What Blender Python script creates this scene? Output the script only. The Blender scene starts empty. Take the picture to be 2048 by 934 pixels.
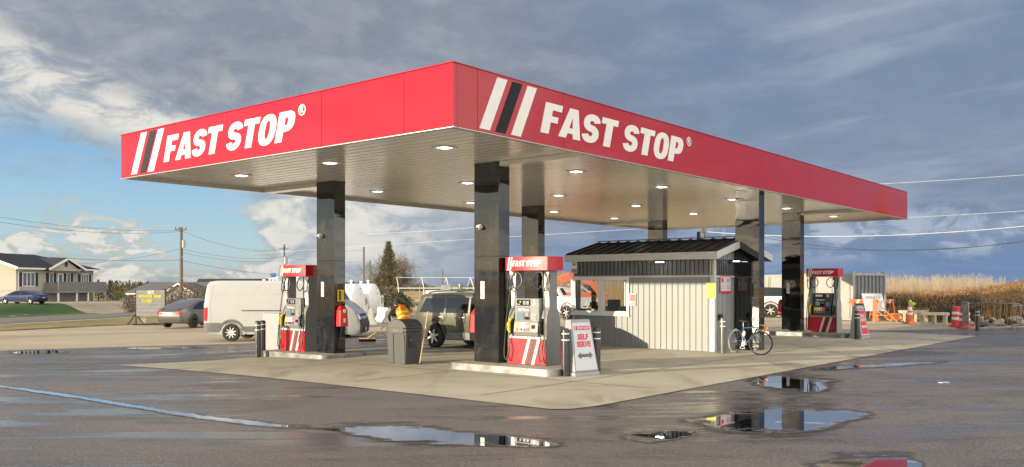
import bpy, bmesh, math, random
from mathutils import Vector, Matrix, noise
random.seed(7)
R = math.radians
scene = bpy.context.scene
# ------------------------------------------------------------------ camera
H, F, HOR, CX = 2.0, 1754.0, 571.0, 1024.0
cd = bpy.data.cameras.new('camera'); cam = bpy.data.objects.new('camera', cd)
scene.collection.objects.link(cam); scene.camera = cam
cam.location = (0, 0, H); cam.rotation_euler = (R(90), 0, 0)
cd.sensor_width = 36; cd.lens = F/2048*36; cd.shift_y = (HOR-467)/2048
cd.clip_start = 0.1; cd.clip_end = 6000
# ------------------------------------------------------------------ view
vs = scene.view_settings
vs.view_transform = 'Standard'; vs.look = 'None'; vs.gamma = 1.0; vs.use_curve_mapping = False
EXPO = 1.0
vs.exposure = EXPO
scene.render.resolution_x = 1024; scene.render.resolution_y = 467
# ------------------------------------------------------------------ sun
SUN_AZ = R(205)          # direction the light comes FROM, measured counter-clockwise from +X
SUN_EL = R(11.3)
sd = bpy.data.lights.new('sun', 'SUN'); so = bpy.data.objects.new('sun', sd)
scene.collection.objects.link(so)
sd.energy = 3.9; sd.angle = R(0.5); sd.color = (1.0, 0.86, 0.62)
sdir = Vector((math.cos(SUN_AZ)*math.cos(SUN_EL), math.sin(SUN_AZ)*math.cos(SUN_EL), math.sin(SUN_EL)))
so.rotation_euler = sdir.to_track_quat('Z', 'Y').to_euler()
# ------------------------------------------------------------------ node helper
class NT:
    def __init__(s, tree):
        s.t = tree; s.n = tree.nodes; s.l = tree.links
    def new(s, typ, **kw):
        n = s.n.new(typ)
        for k, v in kw.items(): setattr(n, k, v)
        return n
    def put(s, sock, v):
        if hasattr(v, 'is_output') or isinstance(v, bpy.types.NodeSocket): s.l.new(v, sock)
        else: sock.default_value = v
    def m(s, op, a, b=0.0, c=0.0, clamp=False):
        n = s.new('ShaderNodeMath', operation=op); n.use_clamp = clamp
        s.put(n.inputs[0], a); s.put(n.inputs[1], b); s.put(n.inputs[2], c)
        return n.outputs[0]
    def ss(s, x, a, b):                      # smoothstep
        n = s.new('ShaderNodeMapRange', interpolation_type='SMOOTHSTEP')
        s.put(n.inputs[0], x); n.inputs[1].default_value = a; n.inputs[2].default_value = b
        n.inputs[3].default_value = 0; n.inputs[4].default_value = 1
        return n.outputs[0]
    def mix(s, f, a, b):
        n = s.new('ShaderNodeMix', data_type='RGBA')
        s.put(n.inputs[0], f)
        for i, v in ((6, a), (7, b)):
            if isinstance(v, tuple): v = (*v[:3], 1)
            s.put(n.inputs[i], v)
        return n.outputs[2]
    def noise(s, vec, scale, detail=4, rough=.55, dist=0.0, lac=2.0):
        n = s.new('ShaderNodeTexNoise'); s.put(n.inputs['Vector'], vec)
        n.inputs['Scale'].default_value = scale; n.inputs['Detail'].default_value = detail
        n.inputs['Roughness'].default_value = rough; n.inputs['Distortion'].default_value = dist
        n.inputs['Lacunarity'].default_value = lac
        return n.outputs[0]
    def comb(s, x, y, z):
        n = s.new('ShaderNodeCombineXYZ')
        for i, v in enumerate((x, y, z)): s.put(n.inputs[i], v)
        return n.outputs[0]
    def ramp(s, f, stops):
        n = s.new('ShaderNodeValToRGB'); s.put(n.inputs[0], f)
        e = n.color_ramp.elements
        while len(e) < len(stops): e.new(.5)
        for q, (p, c) in zip(e, stops): q.position = p; q.color = (*c, 1)
        return n.outputs[0]
# ------------------------------------------------------------------ sky
def lin(c):
    return tuple(((v/255)/12.92 if v/255 <= .04045 else ((v/255+.055)/1.055)**2.4) for v in c)
def build_world():
    w = bpy.data.worlds.new('World'); scene.world = w; w.use_nodes = True
    g = NT(w.node_tree)
    for n in list(g.n): g.n.remove(n)
    out = g.new('ShaderNodeOutputWorld'); bg = g.new('ShaderNodeBackground')
    bg2 = g.new('ShaderNodeBackground'); add = g.new('ShaderNodeAddShader')
    tc = g.new('ShaderNodeTexCoord'); sx = g.new('ShaderNodeSeparateXYZ')
    g.l.new(tc.outputs['Generated'], sx.inputs[0])
    x, y, z = sx.outputs
    az = g.m('MULTIPLY', g.m('ARCTAN2', x, y), 57.2958)           # degrees to the right of +Y
    el = g.m('MULTIPLY', g.m('ARCSINE', z), 57.2958)
    zz = g.m('ADD', g.m('MAXIMUM', z, 0.0), 0.13)
    P = g.comb(g.m('DIVIDE', x, zz), g.m('DIVIDE', y, zz), 0.0)   # cloud plane overhead
    Q = g.comb(g.m('MULTIPLY', az, 0.1), g.m('MULTIPLY', el, 0.19), 3.7)
    n1 = g.noise(P, 0.5, 5, .5, .3)
    n2 = g.noise(Q, 0.85, 8, .60, .35)
    n3 = g.noise(P, 1.5, 8, .62, .3)
    n4 = g.noise(Q, 3.2, 7, .62, .5)
    def gauss(ca, ce, wa, we):
        a = g.m('DIVIDE', g.m('SUBTRACT', az, ca), wa); e = g.m('DIVIDE', g.m('SUBTRACT', el, ce), we)
        return g.m('EXPONENT', g.m('MULTIPLY', g.m('ADD', g.m('MULTIPLY', a, a), g.m('MULTIPLY', e, e)), -1.0))
    def cen(n, k): return g.m('MULTIPLY', g.m('SUBTRACT', n, .5), k)
    # thickness of the cloud deck
    d = g.m('ADD', .86, g.m('ADD', cen(n1, .35), g.m('ADD', cen(n2, .45), cen(n3, .30))))
    # the clear break low on the left: its ragged edge climbs to the left
    edge = g.m('ADD', 6.6, g.m('MULTIPLY', g.m('SUBTRACT', -24.0, az), 0.50))
    rag = g.m('ADD', cen(n4, 5.0), cen(n2, 5.0))
    below = g.ss(g.m('ADD', g.m('SUBTRACT', edge, el), rag), -7.5, 1.2)
    leftm = g.ss(g.m('ADD', az, g.m('MULTIPLY', rag, 1.2)), -13.0, -20.0)
    gap = g.m('MULTIPLY', below, leftm)
    d = g.m('SUBTRACT', d, g.m('MULTIPLY', gap, .62))
    d = g.m('SUBTRACT', d, g.m('MULTIPLY', gauss(-12.0, 5.0, 10.0, 4.6), .50))     # pale veil behind the canopy
    puff = g.m('MULTIPLY', gauss(-26.0, 2.6, 10.0, 1.7), g.ss(n4, .44, .60))
    d = g.m('ADD', d, g.m('MULTIPLY', puff, .36))                                 # puffs low on the left
    hz_ = g.m('MULTIPLY', g.ss(el, 2.0, .2), leftm)
    d = g.m('ADD', d, g.m('MULTIPLY', hz_, .16))
    st = g.m('MULTIPLY', g.ss(az, 4.0, 20.0), g.ss(g.noise(g.comb(g.m('MULTIPLY', az, .05), g.m('MULTIPLY', g.m('SUBTRACT', el, g.m('MULTIPLY', az, .10)), .34), 8.0), 1.0, 6, .58, .3), .47, .70))
    d = g.m('SUBTRACT', d, g.m('MULTIPLY', g.m('MULTIPLY', gauss(24.0, 3.2, 14.0, 1.5), g.ss(n4, .44, .60)), .42))
    cov = g.ss(d, .16, .42)
    # behind the camera: broken, sunlit cloud
    back = g.ss(g.m('ADD', y, g.m('MULTIPLY', x, -.22)), .30, -.35)
    thick = g.ss(d, .46, .90)
    k = 2.0**(-EXPO)
    def c(rgb, m=1.0): return tuple(v*k*m for v in lin(rgb))
    tone = g.ramp(g.m('ADD', g.m('MULTIPLY', n3, .5), g.m('ADD', g.m('MULTIPLY', n2, .35), g.m('MULTIPLY', n4, .15))),
                  [(.36, c((112, 124, 144))), (.5, c((140, 149, 165))), (.62, c((176, 180, 188)))])
    right = g.ss(az, -4.0, 14.0)
    tone = g.mix(g.m('MULTIPLY', right, .50), tone, c((106, 134, 170)))
    lowr = g.m('MULTIPLY', g.ss(el, 5.0, .8), g.ss(az, -9.0, 2.0))
    tone = g.mix(g.m('MULTIPLY', lowr, .40), tone, c((104, 142, 192)))
    tone = g.mix(g.m('MULTIPLY', st, .55), tone, c((178, 190, 205)))
    pale = g.mix(g.ss(az, 4.0, -12.0), c((172, 186, 204)), c((232, 229, 220)))
    pale = g.mix(g.ss(n4, .60, .38), pale, c((170, 182, 192)))
    cloud = g.mix(thick, pale, tone)
    lit = g.mix(g.ss(n3, .38, .62), c((150, 160, 178), 1.0), c((255, 247, 230), 2.1))
    lit = g.mix(g.m('MULTIPLY', g.ss(az, 55.0, 100.0), .75), lit, c((250, 246, 238), 2.6))  # brighter unseen cloud added at the right to lift shaded faces
    cloud = g.mix(back, cloud, lit)
    cov = g.m('MAXIMUM', cov, g.m('MULTIPLY', back, .8))
    # clear blue
    sky = g.new('ShaderNodeTexSky'); sky.sky_type = 'NISHITA'; sky.sun_disc = False
    sky.sun_elevation = SUN_EL; sky.sun_rotation = R(90) - SUN_AZ
    sky.air_density = 1.0; sky.dust_density = .6; sky.ozone_density = 2.0
    g.l.new(sky.outputs[0], bg.inputs['Color'])
    clear = g.m('SUBTRACT', 1.0, cov)
    g.l.new(g.m('MULTIPLY', clear, 0.05), bg.inputs['Strength'])
    blue = g.mix(g.ss(el, 0.0, 13.0), c((138, 180, 216), .66), c((78, 142, 210), .56))
    blue = g.mix(clear, (0, 0, 0), blue)
    mixc = g.mix(cov, blue, cloud)
    g.l.new(mixc, bg2.inputs['Color']); bg2.inputs['Strength'].default_value = 1.0
    g.l.new(bg.outputs[0], add.inputs[0]); g.l.new(bg2.outputs[0], add.inputs[1])
    g.l.new(add.outputs[0], out.inputs['Surface'])
build_world()
# ================================================================== materials
MATS = {}
def mat(name, col, rough=.5, metal=0.0, var=.12, vscale=6.0, bump=0.0, bscale=40.0, spec=.5, coat=0.0, emit=None, alpha=None, ior=1.5, streak=None, rvar=.1):
    if name in MATS: return MATS[name]
    m = bpy.data.materials.new(name); m.use_nodes = True; MATS[name] = m
    g = NT(m.node_tree); p = g.n['Principled BSDF']
    tc = g.new('ShaderNodeTexCoord'); vec = tc.outputs['Object']
    if streak:
        mp = g.new('ShaderNodeMapping'); mp.inputs['Scale'].default_value = streak; g.l.new(vec, mp.inputs[0]); vec = mp.outputs[0]
    n = g.noise(vec, vscale, 5, .6)
    if var:
        lo = tuple(max(0, c*(1-var)) for c in col); hi = tuple(c*(1+var) for c in col)
        g.l.new(g.mix(g.ss(n, .3, .7), lo, hi), p.inputs['Base Color'])
    else: p.inputs['Base Color'].default_value = (*col, 1)
    if rvar:
        g.l.new(g.m('ADD', rough*(1-rvar), g.m('MULTIPLY', n, rough*2*rvar), clamp=True), p.inputs['Roughness'])
    else: p.inputs['Roughness'].default_value = rough
    p.inputs['Metallic'].default_value = metal; p.inputs['Specular IOR Level'].default_value = spec
    p.inputs['Coat Weight'].default_value = coat; p.inputs['Coat Roughness'].default_value = .04
    p.inputs['IOR'].default_value = ior
    if bump:
        b = g.new('ShaderNodeBump'); b.inputs['Strength'].default_value = bump; b.inputs['Distance'].default_value = .02
        g.l.new(g.noise(vec, bscale, 4, .6), b.inputs['Height']); g.l.new(b.outputs[0], p.inputs['Normal'])
    if emit:
        p.inputs['Emission Color'].default_value = (*emit[0], 1); p.inputs['Emission Strength'].default_value = emit[1]
    return m
def glass(name, tint=(.93, .95, .95), rough=.02, trans=.8):
    if name in MATS: return MATS[name]
    m = bpy.data.materials.new(name); m.use_nodes = True; MATS[name] = m
    g = NT(m.node_tree); g.n.remove(g.n['Principled BSDF'])
    t = g.new('ShaderNodeBsdfTransparent'); t.inputs[0].default_value = (*tint, 1)
    gl = g.new('ShaderNodeBsdfGlossy'); gl.inputs['Roughness'].default_value = rough
    fr = g.new('ShaderNodeFresnel'); fr.inputs[0].default_value = 1.45; ge = g.new('ShaderNodeNewGeometry')
    mx = g.new('ShaderNodeMixShader'); g.l.new(g.m('MULTIPLY', fr.outputs[0], g.m('SUBTRACT', 1.0, ge.outputs['Backfacing'])), mx.inputs[0])
    g.l.new(t.outputs[0], mx.inputs[1]); g.l.new(gl.outputs[0], mx.inputs[2])
    g.l.new(mx.outputs[0], g.n['Material Output'].inputs[0])
    return m
# ================================================================== objects
COL = scene.collection
def tag(o, label=None, cat=None, group=None, kind=None):
    if label: o['label'] = label
    if cat: o['category'] = cat
    if group: o['group'] = group
    if kind: o['kind'] = kind
    return o
def empty(name, loc=(0, 0, 0), rz=0.0, label=None, cat=None, group=None):
    o = bpy.data.objects.new(name, None); COL.objects.link(o)
    o.location = loc; o.rotation_euler = (0, 0, rz); o.empty_display_size = .2
    return tag(o, label, cat, group)
def copy_tree(o, parent=None):
    c = o.copy(); COL.objects.link(c)
    if parent: c.parent = parent
    for ch in list(o.children): copy_tree(ch, c)
    return c
class MB:
    def __init__(s, M=None): s.bm = bmesh.new(); s.M = M or Matrix()
    def v(s, p): return s.bm.verts.new(s.M @ Vector(p))
    def face(s, vs, mi=0):
        try: f = s.bm.faces.new(vs)
        except ValueError: return None
        f.material_index = mi; return f
    def poly(s, pts, mi=0): return s.face([s.v(p) for p in pts], mi)
    def hexa(s, b, t, mi=0):                       # 4 bottom + 4 top points
        B = [s.v(p) for p in b]; T = [s.v(p) for p in t]
        s.face(B[::-1], mi); s.face(T, mi)
        for i in range(4): s.face([B[i], B[(i+1) % 4], T[(i+1) % 4], T[i]], mi)
    def box(s, x0, y0, z0, x1, y1, z1, mi=0):
        s.hexa([(x0, y0, z0), (x1, y0, z0), (x1, y1, z0), (x0, y1, z0)], [(x0, y0, z1), (x1, y0, z1), (x1, y1, z1), (x0, y1, z1)], mi); return s
    def bar(s, a, b, w, h=None, mi=0, up=(0, 0, 1)):    # rectangular bar a->b
        a, b = Vector(a), Vector(b); h = h or w; d = (b-a).normalized(); up = Vector(up)
        sx = d.cross(up)
        if sx.length < 1e-4: sx = d.cross(Vector((0, 1, 0)))
        sx.normalize(); u = sx.cross(d); sx *= w/2; u *= h/2
        s.hexa([a-sx-u, a+sx-u, a+sx+u, a-sx+u], [b-sx-u, b+sx-u, b+sx+u, b-sx+u], mi); return s
    def tube(s, path, r, n=8, mi=0, cap=True, closed=False):
        P = [Vector(p) for p in path]; k = len(P); rs = r if isinstance(r, (list, tuple)) else [r]*k
        rings = []; ref = None
        for i in range(k):
            if closed: d = (P[(i+1) % k]-P[i-1])
            else: d = P[min(i+1, k-1)]-P[max(i-1, 0)]
            d = d.normalized() if d.length > 1e-9 else Vector((0, 0, 1))
            if ref is None:
                ref = Vector((0, 0, 1)) if abs(d.z) < .9 else Vector((1, 0, 0))
            a = (ref-d*ref.dot(d)); 
            if a.length < 1e-6: a = d.orthogonal()
            a.normalize(); ref = a; b = d.cross(a)
            rings.append([s.v(P[i]+(a*math.cos(2*math.pi*j/n)+b*math.sin(2*math.pi*j/n))*rs[i]) for j in range(n)])
        for i in range(k if closed else k-1):
            A, B = rings[i], rings[(i+1) % k]
            for j in range(n): s.face([A[j], A[(j+1) % n], B[(j+1) % n], B[j]], mi)
        if cap and not closed: s.face(rings[0][::-1], mi); s.face(rings[-1], mi)
        return s
    def cyl(s, a, b, r0, r1=None, n=16, mi=0): return s.tube([a, b], [r0, r0 if r1 is None else r1], n, mi)
    def lathe(s, prof, n=24, mi=0, axis='z', c=(0, 0, 0), cap=True):      # prof: (r, h)
        c = Vector(c); rings = []
        for r, h in prof:
            ring = []
            for j in range(n):
                a = 2*math.pi*j/n; x, y = r*math.cos(a), r*math.sin(a)
                p = (x, y, h) if axis == 'z' else ((x, h, y) if axis == 'y' else (h, x, y))
                ring.append(s.v(c+Vector(p)))
            rings.append(ring)
        for A, B in zip(rings, rings[1:]):
            for j in range(n): s.face([A[j], A[(j+1) % n], B[(j+1) % n], B[j]], mi)
        if not cap: return s
        if prof[0][0] > 1e-5: s.face(rings[0][::-1], mi)
        if prof[-1][0] > 1e-5: s.face(rings[-1], mi)
        return s
    def ell(s, c, r, n=12, m=8, mi=0):
        rx, ry, rz = (r, r, r) if not isinstance(r, (tuple, list)) else r
        c = Vector(c); rings = []
        for i in range(1, m):
            t = math.pi*i/m
            rings.append([s.v(c+Vector((rx*math.sin(t)*math.cos(2*math.pi*j/n), ry*math.sin(t)*math.sin(2*math.pi*j/n), -rz*math.cos(t)))) for j in range(n)])
        lo, hi = s.v(c-Vector((0, 0, rz))), s.v(c+Vector((0, 0, rz)))
        for j in range(n):
            s.face([lo, rings[0][(j+1) % n], rings[0][j]], mi); s.face([hi, rings[-1][j], rings[-1][(j+1) % n]], mi)
        for A, B in zip(rings, rings[1:]):
            for j in range(n): s.face([A[j], A[(j+1) % n], B[(j+1) % n], B[j]], mi)
        return s
    def prism(s, pts, ext, mi=0):                  # polygon of 3D points, extruded by vector ext
        ext = Vector(ext); A = [s.v(p) for p in pts]; B = [s.v(Vector(p)+ext) for p in pts]; n = len(A)
        s.face(A[::-1], mi); s.face(B, mi)
        for i in range(n): s.face([A[i], A[(i+1) % n], B[(i+1) % n], B[i]], mi)
        return s
    def mesh(s, me, M=None, mi=0):                 # take in a mesh datablock
        M = s.M @ (M or Matrix()); vs = [s.bm.verts.new(M @ v.co) for v in me.vertices]
        for p in me.polygons: s.face([vs[i] for i in p.vertices], mi)
        return s
    def build(s, name, mats, parent=None, loc=None, rz=None, smooth=None, bevel=0.0, seg=2):
        bmesh.ops.recalc_face_normals(s.bm, faces=s.bm.faces[:])
        me = bpy.data.meshes.new(name); s.bm.to_mesh(me); s.bm.free()
        for m in (mats if isinstance(mats, (list, tuple)) else [mats]): me.materials.append(m)
        o = bpy.data.objects.new(name, me); COL.objects.link(o)
        if parent: o.parent = parent
        if loc is not None: o.location = loc
        if rz is not None: o.rotation_euler = (0, 0, rz)
        if smooth is not None:
            me.polygons.foreach_set('use_smooth', [True]*len(me.polygons))
            me.set_sharp_from_angle(angle=R(smooth))
        if bevel:
            b = o.modifiers.new('bevel', 'BEVEL'); b.width = bevel; b.segments = seg; b.limit_method = 'ANGLE'; b.angle_limit = R(40)
        return o
def crom(pts, k=6, closed=False):
    P = [Vector(p) for p in pts]; out = []; n = len(P)
    rng = n if closed else n-1
    for i in range(rng):
        p0, p1, p2, p3 = (P[i-1] if (closed or i > 0) else P[i]), P[i], P[(i+1) % n], (P[(i+2) % n] if (closed or i+2 < n) else P[(i+1) % n])
        for j in range(k):
            t = j/k
            out.append(.5*((2*p1)+(p2-p0)*t+(2*p0-5*p1+4*p2-p3)*t*t+(3*p1-p0-3*p2+p3)*t**3))
    if not closed: out.append(P[-1])
    return out
# ------------------------------------------------------------------ lettering
DG = lambda: bpy.context.evaluated_depsgraph_get()
def curve_mesh(cu):
    o = bpy.data.objects.new('tmp', cu); COL.objects.link(o)
    DG().update(); me = bpy.data.meshes.new_from_object(o.evaluated_get(DG()))
    bpy.data.objects.remove(o); bpy.data.curves.remove(cu)
    return me
def text_mesh(body, size, bold=0.0, ext=.001, shear=0.0, align='CENTER', space=1.0):
    cu = bpy.data.curves.new('t', 'FONT'); cu.body = body; cu.size = size; cu.offset = bold; cu.extrude = ext
    cu.shear = shear; cu.align_x = align; cu.align_y = 'CENTER'; cu.space_character = space; cu.resolution_u = 3
    return curve_mesh(cu)
def poly_mesh(loops, ext):
    cu = bpy.data.curves.new('g', 'CURVE'); cu.dimensions = '2D'; cu.fill_mode = 'BOTH'; cu.extrude = ext
    for lp in loops:
        sp = cu.splines.new('POLY'); sp.points.add(len(lp)-1); sp.use_cyclic_u = True
        for q, (x, y) in zip(sp.points, lp): q.co = (x, y, 0, 1)
    return curve_mesh(cu)
def arc(cx, cy, rx, ry, a0, a1, n=14, p=1.0):
    o = []
    for i in range(n+1):
        a = R(a0+(a1-a0)*i/n); c, s_ = math.cos(a), math.sin(a)
        o.append((cx+rx*math.copysign(abs(c)**p, c), cy+ry*math.copysign(abs(s_)**p, s_)))
    return o
def glyph(ch):
    t = .232
    if ch == 'F': return [[(0, 0), (.27, 0), (.27, .385), (.50, .385), (.50, .585), (.27, .585), (.27, .785), (.58, .785), (.58, 1), (0, 1)]], .58
    if ch == 'T': return [[(.185, 0), (.455, 0), (.455, .785), (.645, .785), (.645, 1), (-.005, 1), (-.005, .785), (.185, .785)]], .63
    if ch == 'A': return [[(-.03, 0), (.225, 0), (.255, .16), (.445, .16), (.475, 0), (.74, 0), (.50, 1), (.20, 1)], [(.285, .345), (.348, .72), (.412, .345)]], .70
    if ch == 'O': return [arc(.34, .5, .34, .52, 0, 345, 28, .82), arc(.34, .5, .095, .305, 0, 345, 24, .8)], .68
    if ch == 'P': return [[(0, 0), (.27, 0), (.27, .33)]+arc(.35, .665, .30, .335, -90, 90, 14, .8)+[(0, 1)], [(.27, .53)]+arc(.32, .665, .075, .135, -90, 90, 10, .8)+[(.27, .80)]], .65
    if ch == 'S':
        c = arc(.315, .6925, .195, .1875, 6, 258, 18, .9)[:]+arc(.315, .3075, .195, .1875, 78, -174, 18, .9)
        L, Q = [], []
        for i, p in enumerate(c):
            a, b = c[max(i-1, 0)], c[min(i+1, len(c)-1)]
            dx, dy = b[0]-a[0], b[1]-a[1]; l = math.hypot(dx, dy) or 1
            L.append((p[0]-dy/l*t/2, p[1]+dx/l*t/2)); Q.append((p[0]+dy/l*t/2, p[1]-dx/l*t/2))
        return [L+Q[::-1]], .62
def logo(mb, M, h, width, shear=.22, ext=.002, mi=0):
    """the words FAST STOP, cap height h, squeezed to the given width; origin at lower left"""
    x = 0.0; items = []
    for ch in 'FAST STOP':
        if ch == ' ': x += .26; continue
        loops, w = glyph(ch); items.append((loops, x)); x += w+.055
    total = x; k = (width-shear*h)/total
    for loops, x0 in items:
        me = poly_mesh([[((px+x0)*k+py*h*shear, py*h) for px, py in lp] for lp in loops], ext)
        mb.mesh(me, M, mi)
# ================================================================== the site
def sm(a, b, x):
    t = max(0.0, min(1.0, (x-a)/(b-a))); return t*t*(3-2*t)
def gz(x, y):
    q = max(0.0, -x-3.5); q = q*q/(q+1.5)
    g = -.55*(1-math.exp(-.045*q/.55))*sm(14, 30, y)
    g = g+(-1.0-g)*sm(92, 140, y)
    g += sm(40, 55, y)*(1-sm(105, 130, y))*sm(-41, -45.5, x-.22*(y-70))*.85
    return g
def G(px, py, dz=0.0):
    z = 0.0
    for _ in range(25):
        d = (H-z)*F/(py-HOR); x = (px-CX)/F*d; z = .5*z+.5*(gz(x, d)+dz)
    d = (H-z)*F/(py-HOR)
    return Vector(((px-CX)/F*d, d, z))
def D3(px, py, d): return Vector(((px-CX)/F*d, d, H+(HOR-py)/F*d))
def onz(x, y, dz=0.0): return Vector((x, y, gz(x, y)+dz))
# canopy frame: x to the right-front (away from the sun), y along the long side
C0 = Vector((-1.053, 15.78, 0)); TH = math.atan2(-.634, .773)
def W(u, v, z=0.0): return Vector((C0.x-.773*u+.634*v, C0.y+.634*u+.773*v, z))
def u_at(px, v):                                   # u along the line v = const seen at column px
    k = (px-CX)/F; a, b = C0.x+.634*v, C0.y+.773*v
    return (a-k*b)/(.773+.634*k)
def v_at(px, u):
    k = (px-CX)/F; a, b = C0.x-.773*u, C0.y+.634*u
    return (k*b-a)/(.634-.773*k)
def z_at(py, p): return H+(HOR-py)/F*p.y
CM = Matrix.Translation(C0) @ Matrix.Rotation(TH, 4, 'Z')
# ================================================================== ground
def ground_mat(name, build, rough=.8):
    m = bpy.data.materials.new(name); m.use_nodes = True; MATS[name] = m
    g = NT(m.node_tree); p = g.n['Principled BSDF']; tc = g.new('ShaderNodeTexCoord')
    p.inputs['Roughness'].default_value = rough
    build(g, p, tc.outputs['Object']); return m
def scaled(g, vec, s, rot=0.0):
    mp = g.new('ShaderNodeMapping'); mp.inputs['Scale'].default_value = s; mp.inputs['Rotation'].default_value = (0, 0, rot)
    g.l.new(vec, mp.inputs[0]); return mp.outputs[0]
def bumpit(g, p, h, s, d=.02):
    b = g.new('ShaderNodeBump'); b.inputs['Strength'].default_value = s; b.inputs['Distance'].default_value = d
    g.l.new(h, b.inputs['Height']); g.l.new(b.outputs[0], p.inputs['Normal'])
def f_asphalt(g, p, v):
    sx_ = g.new('ShaderNodeSeparateXYZ'); g.l.new(v, sx_.inputs[0]); sxx = sx_.outputs[0]
    big = g.noise(scaled(g, v, (.10, .22, 1), .25), 1.0, 5, .6, .4)
    mid = g.noise(scaled(g, v, (.16, 1.0, 1), -.12), 1.0, 7, .66, .6)
    blot = g.noise(scaled(g, v, (.5, .8, 1), .3), 1.0, 6, .62, .4)
    med = g.noise(v, 7, 4, .7); fine = g.noise(v, 26, 4, .75); grit = g.noise(v, 90, 2, .6)
    base = g.ramp(big, [(.3, (.098, .087, .082)), (.5, (.140, .122, .114)), (.7, (.188, .164, .152))])
    base = g.mix(g.m('MULTIPLY', g.ss(blot, .50, .64), .60), base, (.068, .062, .060))
    base = g.mix(g.m('MULTIPLY', g.ss(med, .50, .72), .35), base, (.23, .205, .19))
    base = g.mix(g.m('MULTIPLY', g.ss(fine, .53, .66), .85), base, (.34, .31, .285))
    base = g.mix(g.m('MULTIPLY', g.ss(fine, .47, .36), .80), base, (.035, .032, .030))
    base = g.mix(g.m('MULTIPLY', g.ss(grit, .66, .72), .7), base, (.42, .39, .36))
    wet = g.m('MULTIPLY', g.ss(mid, .45, .58), g.ss(g.m('ADD', g.m('ADD', big, g.m('MULTIPLY', blot, .25)), g.m('MULTIPLY', g.ss(sxx, 1.0, 9.0), .24)), .46, .62))
    base = g.mix(g.m('MULTIPLY', wet, .55), base, (.050, .047, .047))
    g.l.new(base, p.inputs['Base Color'])
    r = g.m('SUBTRACT', g.m('ADD', .52, g.m('MULTIPLY', g.m('SUBTRACT', fine, .5), .25)), g.m('MULTIPLY', wet, .36), clamp=True)
    g.l.new(r, p.inputs['Roughness'])
    h = g.m('MULTIPLY', g.m('ADD', fine, g.m('MULTIPLY', grit, .5)), g.m('SUBTRACT', 1.0, g.m('MULTIPLY', wet, .93)))
    bumpit(g, p, h, .9, .026)
def f_pad(g, p, v):
    big = g.noise(scaled(g, v, (.22, .5, 1), .6), 1.0, 6, .6, .3); fine = g.noise(v, 30, 4, .7)
    st = g.noise(scaled(g, v, (.9, .25, 1), -.69), 1.0, 6, .65, .4)
    base = g.ramp(big, [(.28, (.30, .265, .20)), (.5, (.385, .345, .265)), (.72, (.45, .405, .32))])
    base = g.mix(g.m('MULTIPLY', g.ss(st, .50, .70), .72), base, (.19, .17, .135))
    bl = g.noise(scaled(g, v, (.7, .9, 1)), 1.0, 6, .65, .3)
    base = g.mix(g.m('MULTIPLY', g.ss(bl, .56, .70), .40), base, (.22, .17, .12))
    base = g.mix(g.m('MULTIPLY', g.ss(fine, .5, .75), .18), base, (.18, .16, .13))
    g.l.new(base, p.inputs['Base Color'])
    g.l.new(g.m('SUBTRACT', .72, g.m('MULTIPLY', g.ss(st, .5, .72), .32)), p.inputs['Roughness'])
    bumpit(g, p, fine, .15, .01)
def f_gravel(g, p, v):
    big = g.noise(scaled(g, v, (.12, .3, 1)), 1.0, 6, .6, .4); fine = g.noise(v, 14, 5, .75)
    base = g.ramp(big, [(.3, (.29, .235, .16)), (.5, (.40, .33, .23)), (.72, (.47, .395, .285))])
    base = g.mix(g.m('MULTIPLY', g.ss(fine, .5, .7), .4), base, (.17, .14, .10))
    g.l.new(base, p.inputs['Base Color'])
    g.l.new(g.m('SUBTRACT', .85, g.m('MULTIPLY', g.ss(big, .3, .4), .1)), p.inputs['Roughness']); bumpit(g, p, fine, .6, .05)
def f_field(g, p, v):
    band = g.noise(scaled(g, v, (.0016, .020, 1)), 1.0, 4, .5, .2); fine = g.noise(scaled(g, v, (.05, .3, 1)), 1.0, 5, .7)
    base = g.ramp(band, [(.36, (.30, .185, .075)), (.44, (.46, .29, .10)), (.52, (.22, .155, .075)), (.58, (.50, .34, .15)), (.68, (.36, .24, .12))])
    base = g.mix(g.m('MULTIPLY', g.ss(fine, .45, .75), .4), base, (.20, .14, .06))
    g.l.new(base, p.inputs['Base Color'])
def f_grass(dry):
    def f(g, p, v):
        a = g.noise(scaled(g, v, (.5, .14, 1)), 1.0, 5, .7); b = g.noise(v, 9, 4, .7)
        if dry: base = g.ramp(a, [(.3, (.10, .10, .03)), (.5, (.22, .175, .07)), (.7, (.30, .23, .11))])
        else: base = g.ramp(a, [(.3, (.035, .075, .018)), (.55, (.055, .10, .025)), (.75, (.09, .12, .035))])
        base = g.mix(g.m('MULTIPLY', g.ss(b, .5, .75), .5), base, (.04, .045, .015))
        g.l.new(base, p.inputs['Base Color']); bumpit(g, p, b, .8, .08)
    return f
def f_road(g, p, v):
    n = g.noise(v, .4, 5, .6); f = g.noise(v, 20, 3, .7)
    g.l.new(g.ramp(n, [(.3, (.115, .11, .105)), (.7, (.165, .155, .145))]), p.inputs['Base Color']); bumpit(g, p, f, .2, .01)
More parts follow.
